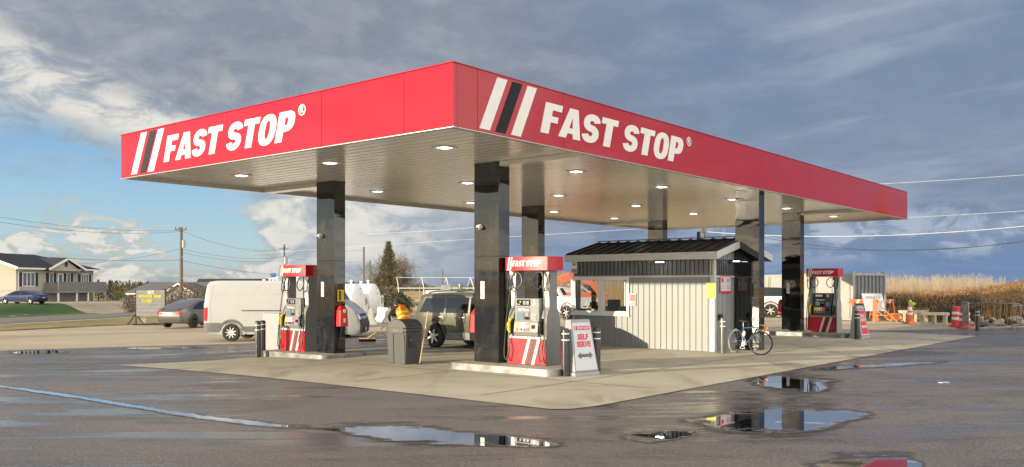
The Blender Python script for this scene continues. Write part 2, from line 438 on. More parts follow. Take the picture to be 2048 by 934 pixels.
def f_puddle(g, p, v):
    at = g.new('ShaderNodeAttribute'); at.attribute_name = 'depth'
    n = g.noise(scaled(g, v, (.9, 2.4, 1), .1), 1.0, 7, .66, .4); n2 = g.noise(scaled(g, v, (5, 9, 1)), 1.0, 5, .7)
    f = g.m('ADD', at.outputs['Fac'], g.m('ADD', g.m('MULTIPLY', g.m('SUBTRACT', n, .5), 1.9), g.m('MULTIPLY', g.m('SUBTRACT', n2, .5), .9)))
    k = g.ss(f, .46, .56); damp = g.ss(f, .05, .48)
    fine = g.noise(v, 26, 4, .75)
    dampc = g.mix(g.m('MULTIPLY', g.ss(fine, .5, .7), .4), (.058, .052, .049), (.14, .125, .115))
    g.l.new(g.mix(k, dampc, (.58, .61, .65)), p.inputs['Base Color'])
    g.l.new(k, p.inputs['Metallic'])
    g.l.new(g.m('SUBTRACT', g.m('SUBTRACT', .42, g.m('MULTIPLY', damp, .20)), g.m('MULTIPLY', k, .205), clamp=True), p.inputs['Roughness'])
    p.inputs['IOR'].default_value = 1.4
    b = g.new('ShaderNodeBump'); b.inputs['Distance'].default_value = .012
    g.l.new(g.m('MULTIPLY', g.m('SUBTRACT', 1.0, k), .5), b.inputs['Strength']); g.l.new(fine, b.inputs['Height']); g.l.new(b.outputs[0], p.inputs['Normal'])
    tr = g.new('ShaderNodeBsdfTransparent'); mx = g.new('ShaderNodeMixShader')
    g.l.new(damp, mx.inputs[0]); g.l.new(tr.outputs[0], mx.inputs[1]); g.l.new(p.outputs[0], mx.inputs[2])
    g.l.new(mx.outputs[0], g.n['Material Output'].inputs[0])
M_asph = ground_mat('wet_asphalt', f_asphalt); M_pad = ground_mat('concrete_pad', f_pad); M_grav = ground_mat('tan_gravel', f_gravel)
M_field = ground_mat('stubble_field', f_field, .95); M_verge = ground_mat('dry_grass', f_grass(True), .95); M_lawn = ground_mat('green_lawn', f_grass(False), .95)
M_road = ground_mat('road_asphalt', f_road, .75); M_pud = ground_mat('puddle_water', f_puddle)

def sheet(name, pts, m, dz, step=1.0, label=None):
    bm = bmesh.new(); f = bm.faces.new([bm.verts.new((p[0], p[1], 0)) for p in pts])
    bmesh.ops.triangulate(bm, faces=bm.faces[:])
    xs = [p[0] for p in pts]; ys = [p[1] for p in pts]
    for ax, lo, hi in ((0, min(xs), max(xs)), (1, min(ys), max(ys))):
        k = math.ceil(lo/step)*step
        while k < hi:
            co = [0, 0, 0]; co[ax] = k; no = [0, 0, 0]; no[ax] = 1
            bmesh.ops.bisect_plane(bm, geom=bm.verts[:]+bm.edges[:]+bm.faces[:], dist=1e-5, plane_co=co, plane_no=no); k += step
    for v in bm.verts: v.co.z = gz(v.co.x, v.co.y)+dz
    bmesh.ops.recalc_face_normals(bm, faces=bm.faces[:])
    if sum(f.normal.z for f in bm.faces) < 0: bmesh.ops.reverse_faces(bm, faces=bm.faces[:])
    me = bpy.data.meshes.new(name); bm.to_mesh(me); bm.free(); me.materials.append(m)
    me.polygons.foreach_set('use_smooth', [True]*len(me.polygons))
    o = bpy.data.objects.new(name, me); COL.objects.link(o)
    return tag(o, label, kind='structure')
# one base sheet to the horizon
def base_ground():
    def line(a, b, s): return [a+i*s for i in range(int(round((b-a)/s))+1)]
    xs = [-3000, -1500, -800, -400, -220, -140, -100]+line(-80, 80, 2.0)+[100, 140, 220, 400, 800, 1500, 3000]
    ys = [-300, -120, -60]+line(-30, 150, 2.0)+[170, 200, 250, 320, 450, 700, 1100, 1700, 2600, 4000]
    vs_ = [(x, y, gz(x, y)-.07) for y in ys for x in xs]; n = len(xs)
    fs = [(j*n+i, j*n+i+1, (j+1)*n+i+1, (j+1)*n+i) for j in range(len(ys)-1) for i in range(n-1)]
    me = bpy.data.meshes.new('ground'); me.from_pydata(vs_, [], fs); me.materials.append(M_field)
    me.polygons.foreach_set('use_smooth', [True]*len(fs))
    o = bpy.data.objects.new('ground', me); COL.objects.link(o); tag(o, 'tan stubble fields reaching to the horizon', kind='structure')
base_ground()
g2 = lambda *pp: [tuple(G(*p)[:2]) for p in pp]
sheet('gravel_lot', [(-36, 26)]+g2((0, 660), (205, 649), (317, 646.5))+[(-20, 64), (-10, 68), (8, 70), (24, 62), (34, 56), (46, 40), (40, 20), (-20, 20)], M_grav, -.025, 1.0, 'tan gravel lot around the fuel station')
sheet('asphalt_lot', [(-60, -12), (44, -12), (44, 41)]+g2((2048, 655), (1900, 658), (1760, 660.5))+[(13.5, 41.5), (6, 44), (-2, 40)]+g2((800, 668), (690, 676), (500, 686.5), (250, 693), (0, 701))+[(-60, 25.5)], M_asph, 0.0, 1.0, 'dark wet asphalt forecourt')
pad = g2((235, 731), (1100, 819), (1145, 818.5), (1192, 813), (1955, 672.5))+[tuple(W(10.9, 29.2)[:2]), tuple(W(11.2, 2.2)[:2])]
sheet('concrete_pad', pad, M_pad, .010, 1.0, 'pale concrete pad under the canopy')
rd = lambda y, off: (-33.2+.24*(y-58)+off, y)
sheet('road', [rd(20, 0), rd(200, 0), rd(200, -7.6), rd(20, -7.6)], M_road, .012, 2.0, 'grey two lane road passing behind the station')
sheet('road_shoulder', [rd(20, 1.4), rd(200, 1.4), rd(200, -8.8), rd(20, -8.8)], M_grav, -.015, 2.0, 'gravel shoulder of the road')
yl = mat('road_paint', (.62, .45, .08), .7)
sheet('road_line', [rd(20, -3.75), rd(200, -3.75), rd(200, -3.9), rd(20, -3.9)], yl, .018, 2.0, 'faded yellow centre line on the road')
sheet('grass_verge', [(-38, 30)]+g2((0, 659), (205, 648.5), (317, 646))+[(-20, 66), (-27.5, 84), rd(84, 1.2), rd(30, 1.2)], M_verge, -.005, 1.0, 'dry grass verge between lot and road')
sheet('lawn', [rd(40, -8.6), rd(79, -8.6), (-44.5, 84), (-60, 84), (-60, 40)], M_lawn, -.004, 1.0, 'green lawn sloping up to the house')
sheet('driveway', [rd(79, -8.7), rd(112, -8.7), (-46, 112), (-48, 92), (-56, 84.2), (-44.6, 84.2)], M_grav, -.006, 1.0, 'gravel driveway in front of the house')
sheet('far_lawn', [rd(112.2, -8.7), rd(125, -8.7), (-90, 125), (-90, 84.2), (-56, 84.2), (-48, 92), (-46, 112)], M_lawn, -.005, 2.0, 'lawn behind the house')
# expansion joints in the pad
jm = mat('joint_filler', (.10, .09, .075), .8)
jb = MB(CM)
def strip(x0, y0, x1, y1, w=.012):
    n = 12
    for i in range(n):
        a = (x0+(x1-x0)*i/n, y0+(y1-y0)*i/n); b = (x0+(x1-x0)*(i+1)/n, y0+(y1-y0)*(i+1)/n)
        dx, dy = b[0]-a[0], b[1]-a[1]; l = math.hypot(dx, dy); ox, oy = -dy/l*w, dx/l*w
        q = []
        for px, py in ((a[0]-ox, a[1]-oy), (b[0]-ox, b[1]-oy), (b[0]+ox, b[1]+oy), (a[0]+ox, a[1]+oy)):
            wp = CM @ Vector((px, py, 0)); q.append((px, py, gz(wp.x, wp.y)+.0145))
        jb.poly(q)
for v in (3.3, 8.2, 17.6, 22.4): strip(2.2, v, -10.6, v)
for u in (-.3, 3.2, 7.0): strip(-u, .4, -u, 27)
tag(jb.build('pad_joints', jm), 'dark expansion joints across the concrete pad', kind='structure')
# puddles: strips of (upper edge, lower edge) points
def puddle(up, lo, label):
    bm = bmesh.new(); lay = bm.verts.layers.float.new('depth'); rows = []
    A = crom([Vector((*p, 0)) for p in up], 4); B = crom([Vector((*p, 0)) for p in lo], 4); n = len(A)
    fr = ((-.40, 0), (-.12, .26), (.14, .64), (.4, .92), (.65, .86), (.88, .52), (1.08, .24), (1.30, 0))
    for f, w in fr:
        row = []
        for i in range(n):
            q = A[i].lerp(B[i], f); p = G(q.x, q.y); v = bm.verts.new((p.x, p.y, p.z+.006))
            e = min(i, n-1-i)/(n*.22); v[lay] = w*min(1, e); row.append(v)
        rows.append(row)
    for a, b in zip(rows, rows[1:]):
        for i in range(n-1): bm.faces.new([a[i], b[i], b[i+1], a[i+1]])
    me = bpy.data.meshes.new('puddle'); bm.to_mesh(me); bm.free(); me.materials.append(M_pud)
    o = bpy.data.objects.new('puddle', me); COL.objects.link(o); tag(o, label, kind='structure')
puddle([(-60, 764), (0, 771), (150, 791), (300, 815), (430, 834), (560, 848), (680, 857)], [(-60, 768.5), (0, 775.5), (150, 797), (300, 821.5), (430, 842), (560, 856), (680, 862)], 'long thin gutter puddle crossing the dark asphalt on the left')
puddle([(640, 852), (740, 849), (860, 858), (960, 868), (1060, 876), (1135, 884)], [(640, 858), (740, 878), (860, 887), (960, 892), (1060, 896), (1135, 893)], 'puddle in the asphalt in front of the concrete corner')
puddle([(1485, 758), (1530, 753), (1580, 753), (1630, 756), (1690, 762)], [(1485, 762), (1530, 775), (1580, 783), (1630, 786), (1690, 768)], 'small clear puddle at the pad edge')
puddle([(1350, 842), (1420, 836), (1470, 826), (1540, 819), (1640, 818), (1710, 822), (1760, 830)], [(1350, 848), (1420, 857), (1470, 862), (1540, 869), (1640, 862), (1710, 844), (1760, 834)], 'wide clear puddle mirroring the columns')
puddle([(1600, 930), (1680, 917), (1760, 912), (1820, 916), (1850, 924)], [(1600, 945), (1680, 955), (1760, 958), (1820, 954), (1850, 938)], 'puddle reflecting the red canopy at the near edge')
puddle([(1225, 874), (1290, 866), (1345, 862), (1400, 866)], [(1225, 877), (1290, 882), (1345, 880), (1400, 869)], 'small dark puddle beside the wide one')
puddle([(15, 704), (60, 701), (110, 701), (140, 703)], [(15, 707), (60, 709.5), (110, 708), (140, 705)], 'pale puddle far on the left asphalt')
puddle([(700, 700), (760, 694), (840, 690), (930, 689)], [(700, 704), (760, 703), (840, 699), (930, 695)], 'wet patch beside the green car')
puddle([(240, 696), (300, 694), (360, 693.5), (420, 694)], [(240, 698), (300, 699.5), (360, 698.5), (420, 696)], 'shallow wet patch by the gravel edge')
puddle([(1620, 738), (1700, 731), (1800, 726), (1900, 722)], [(1620, 741), (1700, 738), (1800, 732), (1900, 725)], 'shallow wet streak along the right asphalt')
# ================================================================== fuel canopy
M_red = mat('red_fascia', (.42, .008, .017), .07, var=.04, vscale=1.2, spec=.7, rvar=.05)
g_ = NT(M_red.node_tree); tc_ = g_.new('ShaderNodeTexCoord'); bumpit(g_, g_.n['Principled BSDF'], g_.noise(scaled(g_, tc_.outputs['Object'], (.55, .55, 1.3)), 1.0, 3, .5), .06, .10)
M_white = mat('white_paint', (.78, .76, .72), .4, var=.03)
M_blackp = mat('black_paint', (.022, .024, .030), .35, var=.1)
M_soff = mat('soffit_white', (.66, .645, .595), .18, var=.05, vscale=.7, spec=.8)
M_trim = mat('silver_trim', (.62, .62, .62), .35, metal=.6, var=.05)
M_lens = mat('lamp_lens', (.9, .9, .9), .4, var=0, rvar=0, emit=((1.0, .98, .94), 1.3))
M_grey = mat('grey_metal', (.33, .34, .34), .45, metal=.2, var=.06)
M_roofg = mat('canopy_deck', (.35, .35, .34), .7)
CW, CL, ZF, ZT, ZS = 12.2, 28.6, 4.87, 6.02, 4.95
canopy = empty('fuel_canopy', C0, TH, 'big red edged flat fuel canopy on black columns lettered FAST STOP', 'canopy')
# fascia: panels with fine gaps over a backing
def panels(x_cuts, frm):
    return list(zip(x_cuts, x_cuts[1:]))
f1 = MB(); t = .10
cutsL = [0.0]+[u_at(p, 0) for p in (808, 643, 455)]+[CW]
for a, b in panels(cutsL, 0): f1.box(-b+.005, 0, ZF, -a-.005, t, ZT)
f1.box(-CW+.02, .012, ZF+.01, -.02, t-.01, ZT-.01, 1)
f1.build('front_fascia', [M_red, M_blackp], canopy, bevel=.004)
f2 = MB()
cutsR = [t-.004]+[v_at(p, 0) for p in (955, 1127, 1261, 1374)]+[v_at(p, 0) for p in (1674, 1770)]+[CL]
for a, b in panels(cutsR, 0): f2.box(-t, a+.005, ZF, 0, b-.005, ZT)
f2.box(-t+.012, t+.02, ZF+.01, -.012, CL-.02, ZT-.01, 1)
f2.build('side_fascia', [M_red, M_blackp], canopy, bevel=.004)
f3 = MB(); f3.box(-CW, t+.003, ZF, -CW+t, CL, ZT); f3.build('side_fascia', M_red, canopy, bevel=.004)
f4 = MB(); f4.box(-CW+t+.003, CL-t, ZF, -t-.003, CL, ZT); f4.build('end_fascia', M_red, canopy, bevel=.004)
sk = MB(); e_ = .012
for x0, y0, x1, y1 in ((-CW+t+.004, t+.002, -CW+t+.004+e_, CL-t-.002), (-t-.004-e_, t+.002, -t-.004, CL-t-.002), (-CW+t+.02, t+.002, -t-.02, t+.002+e_), (-CW+t+.02, CL-t-.002-e_, -t-.02, CL-t-.002)): sk.box(x0, y0, ZF-.02, x1, y1, ZS+.04)
sk.build('inner_skirt', M_soff, canopy)
dk = MB(); dk.box(-CW+t+.01, t+.01, ZS+.06, -t-.01, CL-t-.01, ZT-.12); dk.build('roof_deck', M_roofg, canopy)
tr = MB(); rt = MB()
for x0, y0, x1, y1 in ((-CW-.02, -.02, .02, .11), (-.11, .115, .02, CL-.115), (-CW-.02, .115, -CW+.11, CL-.115), (-CW-.02, CL-.11, .02, CL+.02)):
    tr.box(x0+.015, y0+.015, ZF-.014, x1-.015, y1-.015, ZF-.002)
    rt.box(x0+.005, y0+.005, ZT+.002, x1-.005, y1-.005, ZT+.02)
rt.build('top_cap', M_red, canopy)
tr.build('edge_trim', M_trim, canopy)
# soffit of ribbed decking: ribs run across the canopy
s = MB(); y = t+.018; pw = .305
while y < CL-t-.05:
    y2 = min(y+pw, CL-t-.012)
    s.poly([(-CW+t+.02, y+.026, ZS), (-t-.02, y+.026, ZS), (-t-.02, y2-.026, ZS), (-CW+t+.02, y2-.026, ZS)])
    s.poly([(-CW+t+.02, y2-.026, ZS), (-t-.02, y2-.026, ZS), (-t-.02, y2, ZS+.040), (-CW+t+.02, y2, ZS+.040)])
    s.poly([(-CW+t+.02, y, ZS+.040), (-t-.02, y, ZS+.040), (-t-.02, y+.026, ZS), (-CW+t+.02, y+.026, ZS)])
    y = y2
s.build('soffit', M_soff, canopy)
for v in (4.36, 23.2):
    for x0, x1 in ((-2.6, -t-.01), (-CW+t+.01, -9.48)):
        q = MB(); q.box(x0, v, 4.835, x1, v+.36, ZS-.003); q.build('cross_beam', M_soff, canopy, bevel=.006)
# lettering on the fascia
RL = Matrix(((1, 0, 0, 0), (0, 0, -1, 0), (0, 1, 0, 0), (0, 0, 0, 1)))     # text plane -> facing -y
def logo_on(name, M, x_stripe, x_text, x_end, reg_x, parent):
    st = MB(); zb, zt = .05*1.15+ZF, .955*1.15+ZF; sl = .52; w = .30
    for i, (xs, mi) in enumerate(zip(x_stripe, (0, 1, 0))):
        st.M = M; st.prism([(xs, zb, 0), (xs+w, zb, 0), (xs+w+sl, zt, 0), (xs+sl, zt, 0)], (0, 0, .008), mi)
    st.build('fascia_stripes', [M_white, mat('stripe_black', (.010, .012, .016), .5, var=0, spec=.25)], parent)
    lt = MB(); logo(lt, M @ Matrix.Translation((x_text, ZF+.205*1.15, .004)), .56*1.15, x_end-x_text, shear=.30, ext=.006)
    rg = Matrix.Translation((reg_x, ZF+.735*1.15, .004)) @ Matrix.Scale(.78, 4)
    lt.mesh(poly_mesh([arc(0, 0, .155, .155, 0, 348, 28), arc(0, 0, .122, .122, 0, 348, 28)], .004), M @ rg)
    lt.mesh(text_mesh('R', .24, .006, .004), M @ rg)
    lt.build('fascia_lettering', M_white, parent)
MF = Matrix.Translation((0, -.001, 0)) @ RL
logo_on('front', MF, [-u_at(p, 0) for p in (263, 280, 296)], -u_at(328, 0), -u_at(597, 0), -u_at(604.5, 0), canopy)
MS = Matrix.Rotation(R(90), 4, 'Z') @ Matrix.Translation((0, -.001, 0)) @ RL
logo_on('side', MS, [v_at(p, 0) for p in (958, 990.5, 1021.5)], v_at(1080, 0), v_at(1370, 0), v_at(1377.5, 0), canopy)
# recessed lamps in the soffit
for px, py in ((483, 350), (660, 325), (889, 294), (935, 365), (755, 382), (942, 405), (1152, 342), (1117, 390), (1324, 373), (1272, 411), (1108, 423), (1229, 436), (1387, 427), (1465, 398), (1573, 416), (1667, 432)):
    d = (ZS-H)*F/(HOR-py); lp = CM.inverted() @ Vector(((px-CX)/F*d, d, ZS))
    q = MB(); q.box(-.20, -.20, -.016, .20, .20, -.002); fr = q.build('canopy_light', M_white, canopy, (lp.x, lp.y, ZS), bevel=.008)
    q = MB(); q.hexa([(-.10, -.10, -.034), (.10, -.10, -.034), (.10, .10, -.034), (-.10, .10, -.034)], [(-.125, -.125, -.017), (.125, -.125, -.017), (.125, .125, -.017), (-.125, .125, -.017)])
    q.build('lens', M_lens, fr)
# ------------------------------------------------------------------ columns
def col_mat():
    m = mat('gloss_black_panel', (.006, .0065, .008), .03, var=0, rvar=0, spec=.5, ior=1.5)
    g = NT(m.node_tree); p = g.n['Principled BSDF']; p.inputs['IOR'].default_value = 1.75; p.inputs['Coat Weight'].default_value = .0
    tc = g.new('ShaderNodeTexCoord')
    bumpit(g, p, g.noise(scaled(g, tc.outputs['Object'], (.7, .7, 1.5)), 1.0, 2, .4), .10, .10)
    du = g.noise(scaled(g, tc.outputs['Object'], (3, 3, 1.2)), 1.0, 7, .72, .4)
    g.l.new(g.mix(g.ss(du, .48, .72), (.005, .0055, .007), (.032, .030, .027)), p.inputs['Base Color'])
    g.l.new(g.m('ADD', .025, g.m('MULTIPLY', g.ss(du, .50, .75), .16)), p.inputs['Roughness'])
    return m
M_col = col_mat()
M_stick = mat('sticker_white', (.75, .74, .72), .5, var=.05); M_pict = mat('sign_red', (.55, .03, .04), .5, var=.05)
M_yel = mat('yellow_plastic', (.75, .52, .03), .45, var=.08); M_ext = mat('extinguisher_red', (.58, .02, .02), .3, var=.06)
CU, CVW = .78, .40
cols = [(2.62, 4.36, .14), (8.68, 4.36, .05), (8.9, 14.03, .10), (.36, 14.03, 0.0), (2.62, 23.2, .14), (8.9, 23.2, .12)]
for i, (u, v, zb) in enumerate(cols):
    zb += gz(*W(u, v)[:2])
    q = MB(); x0, x1, y0, y1 = -u-CU, -u, v, v+CVW
    q.box(x0, y0, zb, x1, y1, 2.695); q.box(x0, y0, 2.705, x1, y1, 4.62); q.box(x0+.008, y0+.008, zb, x1-.008, y1-.008, ZS-.001)
    q.box(x0, y0, 4.628, x1, y1, ZS-.001)
    c = q.build('canopy_column', M_col, canopy, bevel=.006)
    tag(c, ['black column behind the nearest pump', 'black column left of the trash can', 'black column behind the nearest column', 'black column beside the bicycle', 'black column beside the full serve pump', 'black column rising behind the booth roof'][i])
    if i in (0, 1, 4, 3):
        kx = x0+.21 if i != 3 else x0+.4
        if i != 3:
            q = MB(); q.box(kx, y0-.006, 1.68, kx+.12, y0-.001, 2.10); st = q.build('warning_sticker', M_stick, c)
            q = MB()
            for z in (1.78, 1.90, 2.02):
                q.mesh(poly_mesh([arc(0, 0, .042, .042, 0, 345, 20), arc(0, 0, .030, .030, 0, 345, 20)], .001), Matrix.Translation((kx+.06, y0-.008, z)) @ RL)
                q.bar((kx+.035, y0-.008, z+.025), (kx+.085, y0-.008, z-.025), .008, .002)
            q.build('pictogram', M_pict, st)
    if i in (0, 1):
        q = MB(); q.cyl((x0+.22, y0, 3.42), (x0+.22, y0-.06, 3.42), .055, .05); q.ell((x0+.22, y0-.09, 3.40), .062); q.ell((x0+.22, y0-.125, 3.385), .034, mi=1)
        q.build('security_camera', [M_white, M_blackp], c, smooth=40)
    if i in (1, 0, 4):
        # extinguisher under a red cover, strapped to the column
        ex = empty('fire_extinguisher', (0, 0, 0), 0, ['red extinguisher cover on the left edge of the nearest column', 'red extinguisher cover on the column left of the trash can', 'red extinguisher cover on the column beside the full serve pump'][(0, 1, 4).index(i)], 'extinguisher', 'extinguishers on the canopy columns')
        if i == 1: ex.location = W(u, v+.2, 1.12); ex.rotation_euler = (0, 0, TH)
        else: ex.location = W(u+CU, v+.2, 1.12); ex.rotation_euler = (0, 0, TH+math.pi)
        q = MB(); q.hexa([(.004, -.15, -.28), (.20, -.15, -.28), (.20, .15, -.28), (.004, .15, -.28)], [(.004, -.13, .20), (.19, -.13, .20), (.19, .13, .20), (.004, .13, .20)])
        q.hexa([(.004, -.13, .202), (.19, -.13, .202), (.19, .13, .202), (.004, .13, .202)], [(.004, -.07, .31), (.14, -.07, .31), (.14, .07, .31), (.004, .07, .31)])
        q.build('cover', M_ext, ex, bevel=.025, seg=3)
        q = MB(); q.cyl((.19, 0, .16), (.215, 0, .16), .055); q.build('window', M_stick, ex, smooth=40)
        q = MB(); q.box(.203, -.04, -.16, .209, .04, -.05); q.build('warning_label', M_stick, ex)
    if i == 1:
        q = MB(); q.box(x1+.002, y0+.10, 1.55, x1+.05, y0+.32, 1.88); yb = q.build('shutoff_box', M_yel, c, bevel=.008)
        q = MB(); q.box(x1+.051, y0+.13, 1.58, x1+.053, y0+.20, 1.85); q.build('printed_label', M_blackp, yb)
# ================================================================== islands, pumps, signs, bollards
M_conc = mat('island_concrete', (.34, .315, .26), .7, var=.12, bump=.2)
M_steel = mat('galvanised_steel', (.24, .24, .235), .42, metal=.55, var=.35, vscale=2.2)
def island(u0, u1, v0, v1, h, label):
    c = W((u0+u1)/2, (v0+v1)/2); zg = gz(c.x, c.y)
    o = empty('pump_island', (c.x, c.y, zg), TH, label, 'pump island', 'raised islands under the canopy')
    a, b, r = (u1-u0)/2, (v1-v0)/2, .22
    def outline(k):
        P = []
        for cx, cy, a0 in ((a-r, b-r, 0), (-a+r, b-r, 90), (-a+r, -b+r, 180), (a-r, -b+r, 270)):
            P += arc(cx, cy, r-k, r-k, a0, a0+90, 6)
        return P
    q = MB(); q.prism([(x, y, -.05) for x, y in outline(.012)], (0, 0, h+.05)); q.build('slab', M_conc, o)
    q = MB(); O, I = outline(0), outline(.013); n = len(O)
    for i in range(n):
        j = (i+1) % n
        q.hexa([(*O[i], -.05), (*O[j], -.05), (*I[j], -.05), (*I[i], -.05)], [(*O[i], h+.004), (*O[j], h+.004), (*I[j], h+.004), (*I[i], h+.004)])
    q.build('steel_edge', M_steel, o, smooth=30)
    return zg+h
IZ = [island(.55, 3.75, 3.72, 5.35, .16, 'raised steel edged pump island nearest the camera'),
      island(8.35, 11.3, 3.72, 5.35, .13, 'raised steel edged pump island left of the trash can'),
      island(8.5, 11.5, 13.3, 15.0, .14, 'raised steel edged pump island behind the green car'),
      island(.5, 3.9, 22.2, 24.2, .16, 'raised steel edged island under the full serve pump')]
M_pgrey = mat('pump_grey', (.19, .19, .188), .42, var=.06); M_pwhite = mat('pump_white', (.60, .59, .55), .4, var=.03)
M_pred = mat('pump_red', (.46, .012, .025), .3, var=.05, coat=.2); M_pdark = mat('pump_dark', (.055, .062, .075), .35, var=.06)
M_rub = mat('black_rubber', (.020, .020, .021), .45, var=.1); M_lcd = mat('lcd_screen', (.13, .20, .26), .2, var=.05)
M_dispw = mat('display_white', (.72, .72, .70), .4, var=.02); M_pink = mat('grade_red', (.62, .10, .10), .4, var=.03); M_lilac = mat('grade_lilac', (.50, .52, .66), .4, var=.03)
M_yh = mat('nozzle_yellow', (.78, .60, .02), .35, var=.05)
M_dgl = mat('display_dark', (.012, .013, .015), .12, var=0)
def hose(q, pts, r=.017, k=7): q.tube(crom(pts, k), r, 7)
def pump(loc, label, service, number, dark=False, group='fuel pumps on the islands'):
    o = empty('fuel_pump', loc, TH, label, 'fuel pump', group)
    body = M_pdark if dark else M_pgrey
    hw = .57
    # two uprights, flared wide at the foot
    for s in (1, -1):
        q = MB(); x0, x1 = (.41, .57) if s > 0 else (-.57, -.41)
        prof = [(-.27, .0), (.27, .0), (.27, .95), (.255, 1.10), (.20, 1.24), (.145, 1.32), (.145, 2.18), (-.145, 2.18), (-.145, 1.32), (-.20, 1.24), (-.255, 1.10), (-.27, .95)]
        q.prism([(x0, y, z) for y, z in prof], (x1-x0, 0, 0)); up = q.build('upright', M_pgrey if not dark else M_grey, o, bevel=.006)
        q = MB(); q.box(x0+.008, -.153, 1.36, x1-.008, -.147, 2.17); q.box(x0+.008, .147, 1.36, x1-.008, .153, 2.17)
        q.build('white_facing', M_pwhite if not dark else M_grey, up)
    for sgn in (-1, 1):
        q = MB(); y = sgn*.272; q.box(-hw, min(y, y+sgn*.03), .01, hw, max(y, y+sgn*.03), .60); dp = q.build('lower_door', M_pred, o, bevel=.006)
        q = MB(); yy = sgn*.303
        for x, mi in ((-.13, 0), (.01, 1), (.15, 0)):
            if sgn > 0: x = -x-.25
            q.prism([(x, yy, .012), (x+.085, yy, .012), (x+.265, yy, .598), (x+.18, yy, .598)], (0, sgn*.003, 0), mi)
        q.build('door_stripes', [M_pwhite, mat('stripe_grey', (.045, .045, .048), .5) if not dark else M_blackp], dp)
    q = MB(); q.box(-.405, -.262, .01, .405, .262, .60); q.box(-.566, -.285, .604, .566, .285, .655); q.build('base_frame', M_pwhite if not dark else M_grey, o, bevel=.005)
    # electronics head with a sloping chin
    q = MB()
    pr = [(-.30, .66), (.30, .66), (.33, .76), (.30, .98), (.27, 1.06), (.27, 1.54), (-.27, 1.54), (-.27, 1.06), (-.30, .98), (-.33, .76)]
    q.prism([(-.36, y, z) for y, z in pr], (.72, 0, 0)); head = q.build('pump_head', body, o, bevel=.012)
    Y = -.273
    q = MB(); q.box(-.29, Y-.012, 1.37, .10, Y, 1.51); dsp = q.build('price_display', M_dgl, head, bevel=.004)
    q = MB(); yv = Y-.014
    if dark: q.box(-.26, yv-.002, 1.40, .02, yv, 1.48)
    else:
        q.box(-.27, yv-.002, 1.392, -.19, yv, 1.41); q.box(-.20, yv-.002, 1.44, -.17, yv, 1.48)
        for x in (-.10, 0.0):
            for z in (1.40, 1.43, 1.46): q.box(x, yv-.002, z, x+.07, yv, z+.018)
    q.build('digits', M_dispw if dark else M_grey, dsp)
    q = MB(); q.box(-.28, Y-.01, 1.02, .09, Y, 1.33); scr = q.build('screen_bezel', M_dgl if dark else mat('bezel_grey', (.12, .12, .12), .4), head, bevel=.004)
    q = MB(); q.box(-.26, Y-.018, 1.05, -.08, Y-.011, 1.21, 0)
    for z in (1.06, 1.10, 1.14, 1.18): q.box(-.275, Y-.016, z, -.262, Y-.011, z+.018, 1); q.box(-.078, Y-.016, z, -.064, Y-.011, z+.018, 1)
    q.build('lcd_screen', [M_lcd if not dark else M_grey, M_blackp], scr)
    q = MB(); q.box(-.04, Y-.03, 1.05, .07, Y-.011, 1.11); q.box(-.03, Y-.02, 1.13, .06, Y-.011, 1.20, 1); q.build('card_reader', [M_dgl, M_pgrey], scr)
    q = MB(); q.mesh(text_mesh(service, .085, .003, .002), Matrix.Translation((-.08, Y-.014, 1.275)) @ RL); q.build('service_lettering', M_dispw, head)
    q = MB()
    if dark: q.mesh(poly_mesh([arc(0, 0, .06, .06, 0, 345, 24), arc(0, 0, .047, .047, 0, 345, 24)], .001), Matrix.Translation((.22, Y-.003, 1.44)) @ RL)
    if number: q.mesh(text_mesh(number, .17 if not dark else .10, .005, .002), Matrix.Translation((.22, Y-.003, 1.44)) @ RL); q.build('pump_number', M_dispw, head) if number else q.bm.free()
    q = MB(); q.box(.15, Y-.008, 1.03, .29, Y, 1.17); q.box(.16, Y-.012, 1.04, .28, Y-.008, 1.16, 1); q.build('keypad', [M_grey, mat('key_grey', (.22, .22, .22), .5)], head)
    # grade selector leans back on the chin: plane from (y -.332, z .765) to (-.302, .98)
    def chin(x0, x1, k0, k1, off, mi, q):
        P = lambda x, k, o_: (x, -.331+.0305*k-o_, .765+.215*k)
        q.hexa([P(x0, k0, 0.0005), P(x1, k0, .0005), P(x1, k1, .0005), P(x0, k1, .0005)], [P(x0, k0, off), P(x1, k0, off), P(x1, k1, off), P(x0, k1, off)], mi)
    q = MB()
    for x0, x1, mi in ((-.30, -.175, 0), (-.173, -.085, 1), (-.083, .002, 2), (.004, .11, 3)): chin(x0, x1, .04, .98, .006, mi, q)
    gs = q.build('grade_selector', [M_yh, M_dispw, M_lilac, M_pink], head)
    q = MB()
    for x, mi in ((-.24, 0), (-.13, 1), (-.04, 2), (.057, 3)):
        chin(x-.032, x+.032, .08, .40, .022, mi, q); chin(x-.024, x+.024, .55, .68, .009, 4, q)
    q.build('grade_button', [M_blackp, M_blackp, mat('btn_blue', (.03, .04, .12), .3), M_pred, M_grey], gs)
    q = MB(); chin(.17, .27, .35, .75, .006, 0, q); q.build('receipt_slot', M_dgl, head)
    # nozzles in their boots
    for s, col in ((-1, M_yh), (1, M_rub)):
        q = MB(); xx = s*.455
        q.box(min(xx-.055, xx+.055), -.31, .70, max(xx-.055, xx+.055), -.20, 1.04); q.box(xx-.06, -.20, .66, xx+.06, .20, 1.12); q.build('nozzle_boot', M_rub, o, bevel=.01)
        q = MB()
        q.tube(crom([(xx, -.345, .74), (xx, -.365, .86), (xx, -.36, .97), (xx, -.325, 1.04), (xx, -.27, 1.06)], 5), [.026]*6+[.030]*6+[.036]*6+[.030]*3, 10)
        q.tube(crom([(xx, -.41, .77), (xx, -.435, .86), (xx, -.42, .97), (xx, -.35, 1.03)], 4), .011, 6)
        nz = q.build('nozzle', col, o, smooth=50)
